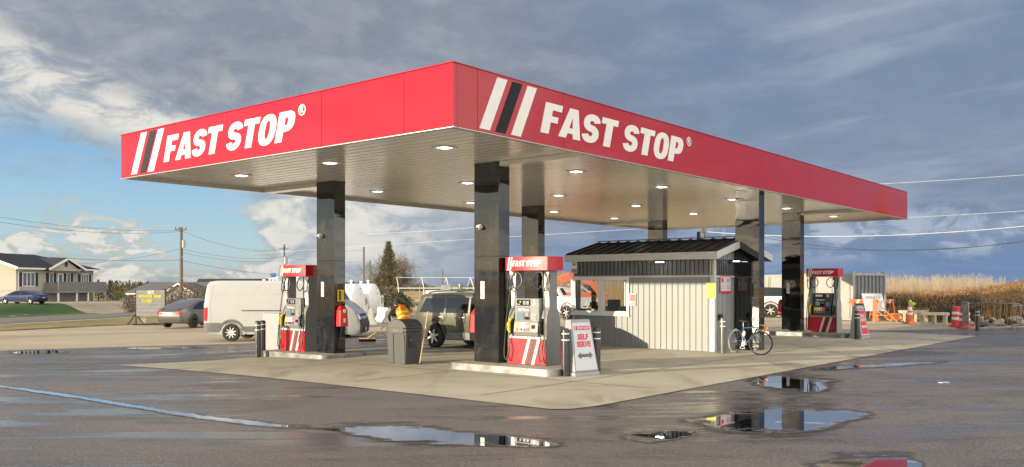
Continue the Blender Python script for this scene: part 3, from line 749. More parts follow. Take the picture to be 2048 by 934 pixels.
        q = MB(); q.tube([(xx, -.27, 1.055), (xx, -.235, 1.02), (xx, -.215, .93)], .014, 8); q.build('spout', M_trim, nz, smooth=50)
        q = MB()
        hx = s*.585
        hose(q, [(xx, -.345, .74), (xx+s*.02, -.37, .58), (xx-s*.02, -.40, .36), (xx+s*.02, -.41, .17), (hx-s*.09, -.41, .09), (hx-s*.01, -.40, .20), (hx, -.36, .6), (hx-s*.03, -.32, 1.2), (hx-s*.10, -.27, 1.80), (s*.46, -.25, 2.02), (s*.42, -.22, 2.17)])
        cx = s*.33
        hose(q, [(s*.40, -.20, 2.16), (cx+s*.10, -.23, 2.10), (cx+s*.14, -.26, 1.93), (cx, -.27, 1.76), (cx-s*.16, -.26, 1.90), (cx-s*.12, -.24, 2.08), (cx+.02*s, -.23, 2.15), (cx+s*.13, -.24, 2.04), (cx+s*.10, -.25, 1.82), (cx+s*.22, -.25, 1.72), (s*.60, -.24, 1.86), (s*.60, -.2, 2.17)], .015)
        q.cyl((s*.60, -.21, 1.98), (s*.60, -.205, 2.10), .026, n=10); q.cyl((s*.43, -.235, 2.06), (s*.42, -.22, 2.15), .026, n=10)
        q.build('hose', M_rub if s > 0 or dark else mat('hose_grey', (.035, .035, .036), .42), o, smooth=50)
    # topper with a bowed front
    q = MB(); w = .625
    plan = [(-w, -.30)]+[(x, -.30-.055*(1-(x/w)**2)) for x in (-.45, -.25, 0, .25, .45)]+[(w, -.30), (w+.02, -.10), (w+.02, .10), (w, .30)]+[(x, .30+.055*(1-(x/w)**2)) for x in (.45, .25, 0, -.25, -.45)]+[(-w, .30), (-w-.02, .10), (-w-.02, -.10)]
    q.prism([(x, y, 2.185) for x, y in plan], (0, 0, .325)); tp = q.build('topper', M_pred, o, smooth=25, bevel=.008)
    q = MB()
    def ty(x): return -.30-.055*(1-(min(abs(x), w)/w)**2)
    L = MB(); logo(L, RL, .135, .86, ext=.002)
    for v in L.bm.verts: v.co = Vector((v.co.x-.39, v.co.y+ty(v.co.x-.39)-.004, v.co.z+2.285))
    L.mesh(text_mesh('®', .05, 0, .001), Matrix.Translation((.50, ty(.5)-.004, 2.415)) @ RL)
    for x in (-.56, -.475): L.prism([(x, ty(x)-.002, 2.195), (x+.045, ty(x+.045)-.002, 2.195), (x+.10, ty(x+.1)-.002, 2.50), (x+.055, ty(x+.055)-.002, 2.50)], (0, -.004, 0))
    L.build('topper_lettering', M_white, tp)
    return o
def wz(u, v, z): p = W(u, v); return Vector((p.x, p.y, z))
pump(wz(1.84, 4.72, IZ[0]), 'grey and red fuel pump numbered 3 on the nearest island', 'Self Serve', '3')
pump(wz(10.45, 4.55, IZ[1]), 'grey and red fuel pump left of the trash can', 'Self Serve', '')
pump(wz(10.35, 14.2, IZ[2]), 'red topped fuel pump mostly hidden behind pump 3', 'Self Serve', '')
pump(wz(1.62, 23.15, IZ[3]), 'dark grey full serve fuel pump with round number badge', 'Full Serve', '4', dark=True)
# ------------------------------------------------------------------ bollards
M_bol = mat('bollard_sleeve', (.030, .031, .034), .34, var=.12, coat=.15); M_band = mat('reflective_band', (.80, .79, .74), .35, var=.04)
M_bols = mat('bollard_metal', (.12, .12, .118), .36, metal=.5, var=.1)
def bollard(p, label, h=1.06, m=None, r=.085):
    o = empty('bollard', p, 0, label, 'bollard', 'bollards guarding the pumps')
    q = MB(); q.lathe([(r, -.06), (r, h-.05), (r*.93, h-.02), (r*.6, h), (.0001, h+.006)], 28); q.build('post', m or M_bol, o, smooth=45)
    for z in (h-.13, h-.27):
        q = MB(); q.lathe([(r+.001, z), (r+.004, z+.002), (r+.004, z+.024), (r+.001, z+.026)], 28); q.build('reflective_band', M_band, o, smooth=45)
    return o
bollard(G(1131, 753), 'black bollard at the left of the self serve sign')
bollard(G(1193.5, 748), 'black bollard behind the right of the self serve sign')
bollard(G(516, 715), 'black bollard left of the left pump, nearer of two', m=M_bol)
by_ = G(516, 715).y+.62; bollard(onz((525.5-CX)/F*by_, by_), 'black bollard left of the left pump, partly hidden behind another')
bollard(G(1714, 679), 'black bollard in front of the full serve sign', r=.095)
bollard(G(1446, 707), 'grey metal bollard at the booth corner by the bicycle', m=M_bols)
bollard(G(1955, 662), 'black bollard standing in front of the steel crowd barriers', h=.96, r=.09)
# ------------------------------------------------------------------ A-frame signs
M_sg = mat('sign_grey', (.30, .31, .32), .5, var=.05); M_sgw = mat('sign_face_white', (.56, .57, .59), .4, var=.02); M_srd = mat('sign_red_face', (.62, .03, .06), .4, var=.03)
M_arrow = mat('arrow_grey', (.12, .12, .12), .5)
def aframe(p, rz, label, line1, line2, inverse=False, w=.66):
    """face towards local -y, leaning back"""
    o = empty('sign_stand', p, rz, label, 'sign', 'service signs at the island ends')
    h, d0, d1 = 1.24, .52, .16; hb, ht = w/2+.05, w/2-.03
    q = MB(); q.hexa([(-hb, 0, 0), (hb, 0, 0), (hb, d0, 0), (-hb, d0, 0)], [(-hb, .02, .09), (hb, .02, .09), (hb, d0-.01, .09), (-hb, d0-.01, .09)])
    q.hexa([(-hb+.02, .03, .093), (hb-.02, .03, .093), (hb-.02, d0-.03, .093), (-hb+.02, d0-.03, .093)], [(-ht, .25, h), (ht, .25, h), (ht, .25+d1, h), (-ht, .25+d1, h)])
    q.build('stand', M_sg, o, bevel=.018, seg=3)
    ang = math.atan2(.22, h-.093)
    FM = Matrix.Translation((0, .03, .093)) @ Matrix.Rotation(-ang, 4, 'X') @ RL       # plane x,y on the slope
    def wx(y): return (hb-.02)+(ht-hb+.02)*y/1.165
    q = MB(FM)
    def trap(y0, y1, m_, z0, z1, mi=0): q.prism([(-wx(y0)+m_, y0, z0), (wx(y0)-m_, y0, z0), (wx(y1)-m_, y1, z0), (-wx(y1)+m_, y1, z0)], (0, 0, z1-z0), mi)
    trap(.035, 1.10, .045, .002, .010); fc = q.build('sign_face', M_sgw, o)
    q = MB(FM)
    if inverse:
        trap(.075, 1.07, .075, .0105, .013, 1)
        ink, band = 0, 1
        logo(q, Matrix.Translation((-.17, .965, .015)), .05, .34, ext=.001, mi=0)
    else:
        trap(.93, 1.02, .075, .0105, .013, 1)
        logo(q, Matrix.Translation((-.10, .952, .015)), .045, .31, ext=.001, mi=0)
        for x, mi in ((-.225, 0), (-.185, 2), (-.145, 0)): q.prism([(x, .932, .0135), (x+.022, .932, .0135), (x+.05, 1.018, .0135), (x+.028, 1.018, .0135)], (0, 0, .002), mi)
    for s_, y in ((line1, .77), (line2, .61)):
        q.mesh(text_mesh(s_, .165, .007, .001, space=1.02), Matrix.Translation((0, y, .0145)) @ Matrix.Scale(.92 if len(s_) > 4 else 1.0, 4, (1, 0, 0)), 0 if inverse else 1)
    q.prism([(-.23, .36, .0135), (-.13, .44, .0135), (-.13, .395, .0135), (.13, .395, .0135), (.13, .44, .0135), (.23, .36, .0135), (.13, .28, .0135), (.13, .325, .0135), (-.13, .325, .0135), (-.13, .28, .0135)], (0, 0, .002), 0 if inverse else 2)
    q.build('sign_print', [M_sgw, M_srd, M_arrow], fc)
    return o
p = wz(.02, 4.52, 0); aframe(G(1176, 752), TH+R(78), 'grey leaning sign reading SELF SERVE with a grey double arrow', 'SELF', 'SERVE')
aframe(G(1733, 677), TH+R(84), 'grey leaning sign with red face reading FULL SERVE', 'FULL', 'SERVE', True)
# the third stand is seen from behind
bp = G(552, 707)
aframe((bp.x+.05, bp.y+.52, bp.z), TH+math.pi, 'grey sign stand seen from behind, left of the left pump', 'SELF', 'SERVE', w=.92)
# ================================================================== attendant booth
UB, VB, BW, BD, BH = 1.2, 12.70, 5.15, 3.6, 2.80
M_side = mat('siding_grey', (.255, .263, .265), .5, var=.04, vscale=1.5); M_char = mat('siding_charcoal', (.075, .080, .088), .4, metal=.2, var=.1)
M_btrim = mat('booth_trim', (.50, .51, .49), .45, var=.04); M_wfr = mat('window_white', (.78, .77, .73), .4, var=.02)
M_broof = mat('black_metal_roof', (.022, .022, .023), .34, metal=.3, var=.12, coat=.1); M_in = mat('booth_interior', (.72, .70, .62), .7, var=.05)
M_glass = glass('window_glass')
booth = empty('attendant_booth', wz(UB, VB, 0), TH, 'small grey metal attendant booth with black roof and two windows', 'booth')
bz = -.02
# window openings on the front, from right to left in local x (x = -(u-UB))
def bx(px, v=VB): return -(u_at(px, v)-UB)
zt = z_at(558, wz(u_at(1200, VB), VB, 0)); zb = z_at(624, wz(u_at(1200, VB), VB, 0))
wins = [(bx(1147), bx(1199)), (bx(1207), bx(1255))]
def wall_holes(q, x0, x1, z0, z1, holes, y0, y1, mi=0):
    xs = [x0]
    for a, b in holes: xs += [a, b]
    xs.append(x1)
    for i in range(0, len(xs), 2):
        if xs[i+1]-xs[i] > .001: q.box(xs[i], y0, z0, xs[i+1], y1, z1, mi)
    for a, b in holes:
        q.box(a, y0, z0, b, y1, zb, mi); q.box(a, y0, zt, b, y1, z1, mi)
q = MB(); th = .10; zband = z_at(558.5, wz(UB, VB, 0))
zsp = zt+.055
wall_holes(q, -BW, 0, bz, zsp, wins, 0, th)
xr = -BW+.06
while xr < -.06:                                                       # ribs of the metal siding
    inh = any(a-.07 < xr < b+.07 for a, b in wins)
    if inh: q.box(xr-.018, -.024, bz, xr+.018, -.001, zb-.13)
    else: q.box(xr-.018, -.024, bz, xr+.018, -.001, zsp-.02)
    xr += .2033
q.build('front_wall', M_side, booth)
q = MB(); q.box(-BW, 0, zsp+.002, 0, th, BH)
xr = -BW+.06
while xr < -.04:
    q.box(xr-.020, -.034, zsp+.05, xr+.020, -.001, BH-.002); xr += .1525
q.build('upper_cladding', M_char, booth)
# right end wall with gable, left end wall, back wall with openings
RZ = 3.47; yr = BD/2
q = MB(); q.prism([(-th, th+.002, bz), (-th, BD-th-.002, bz), (-th, BD-th-.002, zsp-.01), (-th, th+.002, zsp-.01)], (th, 0, 0))
yy = .25
while yy < BD-.1: q.box(.001, yy-.012, bz, .014, yy+.012, zsp-.03); yy += .305
q.build('end_wall', M_side, booth)
q = MB(); q.prism([(-th, th+.002, zsp), (-th, BD-th-.002, zsp), (-th, BD-th-.002, BH), (-th, th+.002, BH)], (th, 0, 0))
yy = .2
while yy < BD-.1: q.box(.001, yy-.014, zsp+.04, .020, yy+.014, BH-.01); yy += .1525
q.build('end_cladding', M_char, booth)
q = MB(); q.prism([(-th, th, BH+.002), (-th, BD-th, BH+.002), (-th, yr, RZ-.06)], (th, 0, 0))
yy = .3
while yy < BD-.2:
    zz = BH+(RZ-BH)*(1-abs(yy-yr)/yr)-.10
    if zz > BH+.02: q.box(.001, yy-.012, BH+.004, .012, yy+.012, zz)
    yy += .305
q.build('gable', M_side, booth)
q = MB(); lz0, lz1, la, lb = .85, 2.2, .25, 3.2                      # left end: a wide window
q.box(-BW, th+.002, bz, -BW+th, BD-th-.002, lz0); q.box(-BW, th+.002, lz1, -BW+th, BD-th-.002, BH)
q.box(-BW, th+.002, lz0, -BW+th, la, lz1); q.box(-BW, lb, lz0, -BW+th, BD-th-.002, lz1)
q.prism([(-BW, th, BH+.002), (-BW, BD-th, BH+.002), (-BW, yr, RZ-.06)], (th, 0, 0)); q.build('end_wall', M_side, booth)
q = MB(); hz0, hz1 = .85, 2.25
holes = [(-4.95, -3.75), (-3.6, -2.5), (-2.35, -1.25), (-1.1, -.3)]; xs = [-BW]
for a, b in holes: xs += [a, b]
xs.append(0)
for i in range(0, len(xs), 2): q.box(xs[i], BD-th, bz, xs[i+1], BD, BH)
for a, b in holes: q.box(a, BD-th, bz, b, BD, hz0); q.box(a, BD-th, hz1, b, BD, BH)
q.build('back_wall', M_side, booth)
q = MB(); q.box(-BW+.11, .11, -.01, -.11, BD-.11, .06); q.box(-BW+.11, .11, BH-.12, -.11, BD-.11, BH-.08)
q.build('interior_lining', M_in, booth)
q = MB(); q.box(-BW+.12, .115, zb-.12, -1.7, .62, zb-.07); q.build('counter', mat('counter_top', (.30, .28, .25), .4), booth)
# corner trims and the belt between siding and cladding
q = MB()
q.box(-.11, -.024, bz, .024, -.0215, BH); q.box(.0215, -.0205, bz, .025, .10, BH); q.box(-BW-.024, -.024, bz, -BW+.07, -.0215, BH); q.box(-BW-.025, -.0205, bz, -BW-.0215, .1, BH)
q.box(-BW+.072, -.030, zsp-.015, -.112, -.0215, zsp+.045); q.box(.0215, .102, zsp-.02, .030, BD-.1, zsp+.03)
q.build('corner_trim', M_btrim, booth)
# roof: two slopes with standing seams
OV = .22; ze = 2.985
sl = (RZ-ze)/(yr+OV-.0)
q = MB()
for s in (0, 1):
    Y = lambda y: y if s == 0 else BD-y
    q.prism([(-BW-.2, Y(-OV), ze), (-BW-.2, Y(yr), RZ), (-BW-.2, Y(yr), RZ+.035), (-BW-.2, Y(-OV), ze+.035)], (BW+.4, 0, 0))
    x = -BW-.17
    while x < .2:
        q.hexa([(x-.014, Y(-OV-.005), ze+.036), (x+.014, Y(-OV-.005), ze+.036), (x+.014, Y(yr), RZ+.036), (x-.014, Y(yr), RZ+.036)], [(x-.010, Y(-OV-.005), ze+.075), (x+.010, Y(-OV-.005), ze+.075), (x+.010, Y(yr), RZ+.075), (x-.010, Y(yr), RZ+.075)]); x += .40
rf = q.build('roof', M_broof, booth)
q = MB(); q.box(-BW-.2, yr-.12, RZ+.078, .2, yr+.12, RZ+.10); q.cyl((-1.7, yr+.5, RZ-.1), (-1.7, yr+.5, RZ+.32), .06); q.build('ridge_cap', M_broof, rf)
q = MB(); q.box(-BW-.2, -OV-.02, ze-.19, .2, -OV-.004, ze+.03); q.box(-BW-.2, -OV-.003, ze-.19, .2, -.026, ze-.175)
q.box(-BW-.2, BD+OV+.004, ze-.19, .2, BD+OV+.02, ze+.03)
for s in (0, 1):
    Y = lambda y: y if s == 0 else BD-y
    for x in (.202, -BW-.218): q.prism([(x, Y(-OV-.02), ze-.19), (x, Y(yr), RZ-.20), (x, Y(yr), RZ+.03), (x, Y(-OV-.02), ze+.03)], (.016, 0, 0))
q.build('roof_trim', M_btrim, booth, bevel=.004)
# windows
for k, (a, b) in enumerate(wins):
    q = MB(); f = .075
    q.box(a-f, -.045, zb-f, b+f, -.024, zb); q.box(a-f, -.045, zt, b+f, -.024, zt+f-.02); q.box(a-f, -.045, zb+.001, a, -.024, zt-.001); q.box(b, -.045, zb+.001, b+f, -.024, zt-.001)
    q.box(a, -.02, zb, a+.035, .06, zt); q.box(b-.035, -.02, zb, b, .06, zt); q.box(a+.036, -.02, zb, b-.036, .06, zb+.035); q.box(a+.036, -.02, zt-.035, b-.036, .06, zt)
    if k == 0: q.box(a-f-.02, -.07, zb-f-.045, wins[1][1]+f+.02, -.024, zb-f-.001)
    w_ = q.build('window', M_wfr, booth, bevel=.004)
    q = MB(); q.box(a+.036, .02, zb+.036, b-.036, .026, zt-.036); q.build('pane', M_glass, w_)
for a, b in holes:
    q = MB(); q.box(a, BD-.09, hz0, a+.06, BD-.02, hz1); q.box(b-.06, BD-.09, hz0, b, BD-.02, hz1); q.box(a+.061, BD-.09, hz0, b-.061, BD-.02, hz0+.06); q.box(a+.061, BD-.09, hz1-.06, b-.061, BD-.02, hz1)
    w_ = q.build('window', M_wfr, booth); q = MB(); q.box(a+.061, BD-.06, hz0+.061, b-.061, BD-.055, hz1-.061); q.build('pane', M_glass, w_)
q = MB(); q.box(-BW+.03, la, lz0, -BW+.07, la+.05, lz1); q.box(-BW+.03, lb-.05, lz0, -BW+.07, lb, lz1); w_ = q.build('window', M_wfr, booth)
q = MB(); q.box(-BW+.045, la+.051, lz0, -BW+.05, lb-.051, lz1); q.build('pane', M_glass, w_)
# lamps
M_lamp = mat('lamp_glow', (.9, .9, .9), .4, var=0, rvar=0, emit=((1, .97, .9), 6.0))
for k in range(2):
    p0 = Vector((bx(1327), -.03, 2.72)) if k == 0 else Vector((.03, 1.05, 2.74))
    ax = Vector((0, -1, 0)) if k == 0 else Vector((1, 0, 0)); sd_ = Vector((1, 0, 0)) if k == 0 else Vector((0, 1, 0))
    q = MB(); q.box(*(p0-sd_*.06-Vector((0, 0, .06))-ax*.01), *(p0+sd_*.06+ax*.04+Vector((0, 0, .06)))); q.bar(p0, p0+ax*.14+Vector((0, 0, .02)), .03); 
    c = p0+ax*.2; q.bar(c-sd_*.13+Vector((0, 0, .03)), c+sd_*.13+Vector((0, 0, .03)), .13, .03)
    lm = q.build('wall_lamp', M_blackp, booth, bevel=.004); q = MB(); q.bar(c-sd_*.12+Vector((0, 0, .005)), c+sd_*.12+Vector((0, 0, .005)), .11, .015); q.build('lamp_lens', M_lamp, lm)
# notices and fittings fixed on the walls
def notice(name, M, w, h, m, rows, ink, parent=booth, band=None):
    q = MB(M); q.box(-w/2, -h/2, 0, w/2, h/2, .006); o = q.build(name, m, parent)
    if rows:
        q = MB(M)
        for x0, y0, x1, y1 in rows: q.box(x0*w-w/2, y0*h-h/2, .0065, x1*w-w/2, y1*h-h/2, .008)
        q.build('print', ink, o)
    if band:
        q = MB(M)
        for x0, y0, x1, y1 in band[0]: q.box(x0*w-w/2, y0*h-h/2, .0065, x1*w-w/2, y1*h-h/2, .0085)
        q.build('red_print', band[1], o)
FR = lambda x, z, y=-.026: Matrix.Translation((x, y, z)) @ RL
ER = lambda y, z: Matrix.Translation((.028, y, z)) @ Matrix.Rotation(R(90), 4, 'Z') @ RL
M_ink = mat('ink_grey', (.16, .16, .17), .6); M_ylw = mat('notice_yellow', (.80, .66, .08), .6)
zc = z_at(581, wz(UB, VB, 0)); notice('yellow_notice', FR(bx(1423), zc), .30, .46, M_ylw, [(.15, .12+.1*i, .85, .16+.1*i) for i in range(3)]+[(.3, .5, .7, .55)], mat('ink_ochre', (.45, .30, .02), .6))
notice('entry_notice', FR(bx(1266), 1.55), .24, .40, mat('notice_pink', (.72, .36, .34), .5), [(.2, .1, .8, .16), (.2, .24, .8, .28)], M_ink, band=([(.12, .4, .88, .88)], M_srd))
notice('corner_sticker', FR(bx(1150), 2.62, -.046), .24, .40, M_stick, [(.3, .62, .7, .8)], mat('ink_green', (.16, .22, .05), .6), band=([(.05, .04, .95, .36)], mat('sticker_tan', (.45, .20, .16), .6)))
notice('price_notice', ER(.72, z_at(569, wz(UB, VB+.7, 0))), .74, .52, M_sgw, [(.5, .80, .9, .85), (.55, .70, .9, .75), (.6, .6, .85, .64), (.1, .40, .3, .44), (.6, .40, .9, .44), (.1, .27, .3, .31), (.6, .27, .9, .31)], M_ink, band=([(.0, .0, 1, .12), (.0, .95, 1, 1), (.0, .12, .035, .95), (.965, .12, 1, .95), (.1, .62, .3, .88)], M_srd))
q = MB(); q.box(.031, .22, .95, .09, .42, 1.13, 0); q.box(.031, .38, .60, .10, .50, .86, 1); q.tube(crom([(.06, .44, .62), (.07, .40, .35), (.08, .36, .12), (.09, .5, .02)], 6), .016, 6, 0); q.build('outlet_box', [M_blackp, M_stick], booth, bevel=.003)
# inside: screen and till stand on the counter; a clerk sits behind it
BM = Matrix.Translation(wz(UB, VB, 0)) @ Matrix.Rotation(TH, 4, 'Z')
cz = zb-.07
def inb(x, y, z): return BM @ Vector((x, y, z))
mon = empty('monitor', inb(bx(1228, VB+.4), .40, cz), TH+R(35), 'black computer monitor behind the right booth window', 'monitor')
q = MB(); q.hexa([(-.21, -.02, .08), (.21, -.02, .08), (.21, .02, .08), (-.21, .02, .08)], [(-.21, .06, .48), (.21, .06, .48), (.21, .10, .48), (-.21, .10, .48)]); q.build('screen', M_blackp, mon, bevel=.008)
q = MB(); q.cyl((0, .04, .012), (0, .05, .2), .02); q.cyl((0, .04, 0), (0, .04, .015), .11); q.build('monitor_foot', M_blackp, mon)
tl = empty('cash_register', inb(bx(1244, VB+.38), .38, cz), TH, 'grey till on the counter behind the right booth window', 'till')
q = MB(); q.box(-.16, -.14, 0, .16, .2, .12); q.build('drawer', M_sg, tl, bevel=.01); q = MB(); q.hexa([(-.13, -.1, .121), (.13, -.1, .121), (.13, .15, .121), (-.13, .15, .121)], [(-.13, .02, .24), (.13, .02, .24), (.13, .15, .26), (-.13, .15, .26)]); q.build('keypad', M_grey, tl, bevel=.01)
cl = MB()
random.seed(3)
for i in range(9): cl.ell(Vector((random.uniform(-.28, .2), random.uniform(-.1, .12), .05+random.uniform(0, .07))), (random.uniform(.10, .18), .11, random.uniform(.04, .08)))
tag(cl.build('folded_jacket', mat('navy_cloth', (.05, .06, .10), .8), None, inb(bx(1168, VB+.36), .36, cz), TH, smooth=60), 'dark folded cloth heaped on the counter behind the left booth window', 'jacket')
cp = empty('paper_cup', inb(bx(1187, VB+.17), .17, cz), TH, 'pale patterned cup on the counter by the clerk', 'cup')
q = MB(); q.lathe([(.055, 0), (.07, .16), (.064, .16), (.05, .01)], 16); q.build('cup_body', mat('cup_cream', (.55, .50, .36), .6, var=.4, vscale=30), cp, smooth=40)
# ================================================================== vehicles
M_cglass = mat('car_glass', (.012, .016, .020), .05, var=0, rvar=0, spec=.8)
M_tyre = mat('tyre_rubber', (.022, .022, .023), .75, var=.15); M_rim = mat('rim_silver', (.55, .55, .54), .3, metal=.8, var=.05); M_rimd = mat('rim_dark', (.04, .04, .042), .3, metal=.5)
M_plast = mat('dark_trim_plastic', (.035, .036, .038), .55, var=.08); M_tail = mat('tail_red', (.45, .01, .015), .15, var=.1, coat=.5); M_head = mat('headlamp', (.60, .62, .64), .12, var=.1, coat=.6)
M_plate = mat('number_plate', (.62, .63, .66), .4)
def cut2d(bm, xs, zs):
    bmesh.ops.triangulate(bm, faces=bm.faces[:])
    for x in xs: bmesh.ops.bisect_plane(bm, geom=bm.verts[:]+bm.edges[:]+bm.faces[:], dist=1e-4, plane_co=(x, 0, 0), plane_no=(1, 0, 0))
    for z in zs: bmesh.ops.bisect_plane(bm, geom=bm.verts[:]+bm.edges[:]+bm.faces[:], dist=1e-4, plane_co=(0, 0, z), plane_no=(0, 0, 1))
class Car:
    """side silhouette in (x, z) with x forward; half width given by wf(x, z)"""
    def __init__(s, root, wf, xs, zs): s.o = root; s.wf = wf; s.xs = xs; s.zs = zs
    def body(s, outline, m, r=.05, name='body', bulge=.0):
        bm = bmesh.new()
        n = len(outline); area = sum(outline[i][0]*outline[(i+1) % n][1]-outline[(i+1) % n][0]*outline[i][1] for i in range(n))
        if area < 0: outline = outline[::-1]
        bm.faces.new([bm.verts.new((x, 0, z)) for x, z in outline]); cut2d(bm, s.xs, s.zs)
        # boundary loop in order
        bedges = [e for e in bm.edges if e.is_boundary]; nxt = {}
        for e in bedges:
            f = e.link_faces[0]
            for l in f.loops:
                if l.edge == e: nxt[l.vert] = l.link_loop_next.vert
        loop = []; v0 = next(iter(nxt)); v = v0
        while True:
            loop.append(v); v = nxt[v]
            if v == v0: break
        pos = [v.co.copy() for v in loop]; k = len(loop); nor = []
        ar = sum(pos[i].x*pos[(i+1) % k].z-pos[(i+1) % k].x*pos[i].z for i in range(k)); sg = 1 if ar > 0 else -1
        for i in range(k):
            d = pos[(i+1) % k]-pos[i-1]; nn = Vector((d.z, 0, -d.x))*sg; nor.append(nn.normalized() if nn.length > 1e-6 else Vector((0, 0, 0)))
        isb = set(loop); other = {}
        allv = bm.verts[:]; faces0 = bm.faces[:]
        for v in allv: v.co.y = -s.wf(v.co.x, v.co.z)
        for v in allv: other[v] = bm.verts.new((v.co.x, -v.co.y, v.co.z))
        for f in faces0: bm.faces.new([other[v] for v in f.verts][::-1])
        fr = (-.97, -.85, 0, .85, .97); dn = (.28, .03, -.0, .03, .28); rings = []
        for fq, dq in zip(fr, dn):
            rings.append([bm.verts.new((pos[i].x-nor[i].x*r*dq, fq*s.wf(pos[i].x, pos[i].z), pos[i].z-nor[i].z*r*dq+(bulge*(1-fq*fq) if nor[i].z > .7 else 0))) for i in range(k)])
        for i, v in enumerate(loop):
            for q in (v, other[v]): q.co.x -= nor[i].x*r; q.co.z -= nor[i].z*r
        chain = [loop]+rings+[[other[v] for v in loop]]
        for A, B in zip(chain, chain[1:]):
            for i in range(k): bm.faces.new([A[i], A[(i+1) % k], B[(i+1) % k], B[i]])
        bmesh.ops.recalc_face_normals(bm, faces=bm.faces[:])
        me = bpy.data.meshes.new(name); bm.to_mesh(me); bm.free(); me.materials.append(m)
        me.polygons.foreach_set('use_smooth', [True]*len(me.polygons)); me.set_sharp_from_angle(angle=R(38))
        o = bpy.data.objects.new(name, me); COL.objects.link(o); o.parent = s.o; return o
    def side(s, name, poly, m, off=.006, sides=(-1, 1), parent=None, th=0.0):
        """a panel lying on the flank(s); one object per flank"""
        out = []
        for sd in sides:
            bm = bmesh.new(); bm.faces.new([bm.verts.new((x, 0, z)) for x, z in poly]); cut2d(bm, s.xs, s.zs)
            for v in bm.verts: v.co.y = sd*(s.wf(v.co.x, v.co.z)+off)
            bmesh.ops.recalc_face_normals(bm, faces=bm.faces[:])
            if sum(f.normal.y for f in bm.faces)*sd < 0: bmesh.ops.reverse_faces(bm, faces=bm.faces[:])
            ex = bmesh.ops.extrude_face_region(bm, geom=bm.faces[:]); 
            for v in [g for g in ex['geom'] if isinstance(g, bmesh.types.BMVert)]: v.co.y += 0
            for v in bm.verts:
                if v not in ex['geom']: v.co.y -= sd*(off+.012)
            me = bpy.data.meshes.new(name); bm.to_mesh(me); bm.free(); me.materials.append(m)
            me.polygons.foreach_set('use_smooth', [True]*len(me.polygons)); me.set_sharp_from_angle(angle=R(38))
            o = bpy.data.objects.new(name, me); COL.objects.link(o); o.parent = parent or s.o; out.append(o)
        return out
    def seam(s, pts, w=.012, sides=(-1, 1), m=None, parent=None, name='door_seam'):
        for a, b in zip(pts, pts[1:]):
            dx, dz = b[0]-a[0], b[1]-a[1]; l = math.hypot(dx, dz); ox, oz = -dz/l*w/2, dx/l*w/2
            s.side(name, [(a[0]-ox, a[1]-oz), (b[0]-ox, b[1]-oz), (b[0]+ox, b[1]+oz), (a[0]+ox, a[1]+oz)], m or M_plast, .002, sides, parent)
    def wheel(s, x, r, rim_m=None, sides=(-1, 1), w=.22, spokes=5, steer=0.0, inset=.03):
        for sd in sides:
            yo = sd*(s.wf(x, r)-inset)
            wo = empty('wheel', (x, yo, r)); wo.parent = s.o; wo.rotation_euler = (0, 0, steer)
            q = MB(); q.lathe([(r*.66, -w*.5), (r*.92, -w*.5), (r*.985, -w*.38), (r, -w*.15), (r, w*.15), (r*.985, w*.38), (r*.92, w*.5), (r*.66, w*.5), (r*.62, 0), (r*.66, -w*.5)], 32, 0, 'y', cap=False); q.build('tyre', M_tyre, wo, smooth=40)
            q = MB(); f = sd*w*.5
            q.lathe([(r*.67, f*.92), (r*.64, f*1.02), (r*.60, f*.85), (r*.58, f*.35), (.0001, f*.30)], 32, 1, 'y', cap=False)
            for k in range(spokes):
                a = 2*math.pi*k/spokes+.3; ca, sa = math.cos(a), math.sin(a)
                q.hexa([(-sa*.045*r*2+ca*r*.08, f*.55, ca*.045*r*2+sa*r*.08), (sa*.045*r*2+ca*r*.08, f*.55, -ca*.045*r*2+sa*r*.08), (sa*.035*r*2+ca*r*.62, f*.70, -ca*.035*r*2+sa*r*.62), (-sa*.035*r*2+ca*r*.62, f*.70, ca*.035*r*2+sa*r*.62)],
                       [(-sa*.045*r*2+ca*r*.08, f*.80, ca*.045*r*2+sa*r*.08), (sa*.045*r*2+ca*r*.08, f*.80, -ca*.045*r*2+sa*r*.08), (sa*.035*r*2+ca*r*.62, f*.95, -ca*.035*r*2+sa*r*.62), (-sa*.035*r*2+ca*r*.62, f*.95, ca*.035*r*2+sa*r*.62)], 0)
            q.lathe([(r*.16, f*.5), (r*.16, f*.86), (r*.10, f*.92), (.0001, f*.92)], 16, 0, 'y')
            rm = rim_m or M_rim; q.build('rim', [rm, M_rimd], wo, smooth=40)
def arch(xc, zc, r, a0, a1, n=12): return [(xc+r*math.cos(R(a0+(a1-a0)*i/n)), zc+r*math.sin(R(a0+(a1-a0)*i/n))) for i in range(n+1)]
def frange(a, b, s):
    o = []; x = a
    while x < b: o.append(x); x += s
    return o
def xend(outline, z, front=True):
    """outermost x of the silhouette at height z"""
    best = None; n = len(outline)
    for i in range(n):
        (x0, z0), (x1, z1) = outline[i], outline[(i+1) % n]
        if (z0-z)*(z1-z) <= 0 and abs(z1-z0) > 1e-6:
            x = x0+(x1-x0)*(z-z0)/(z1-z0)
            if best is None or (x > best if front else x < best): best = x
    return best
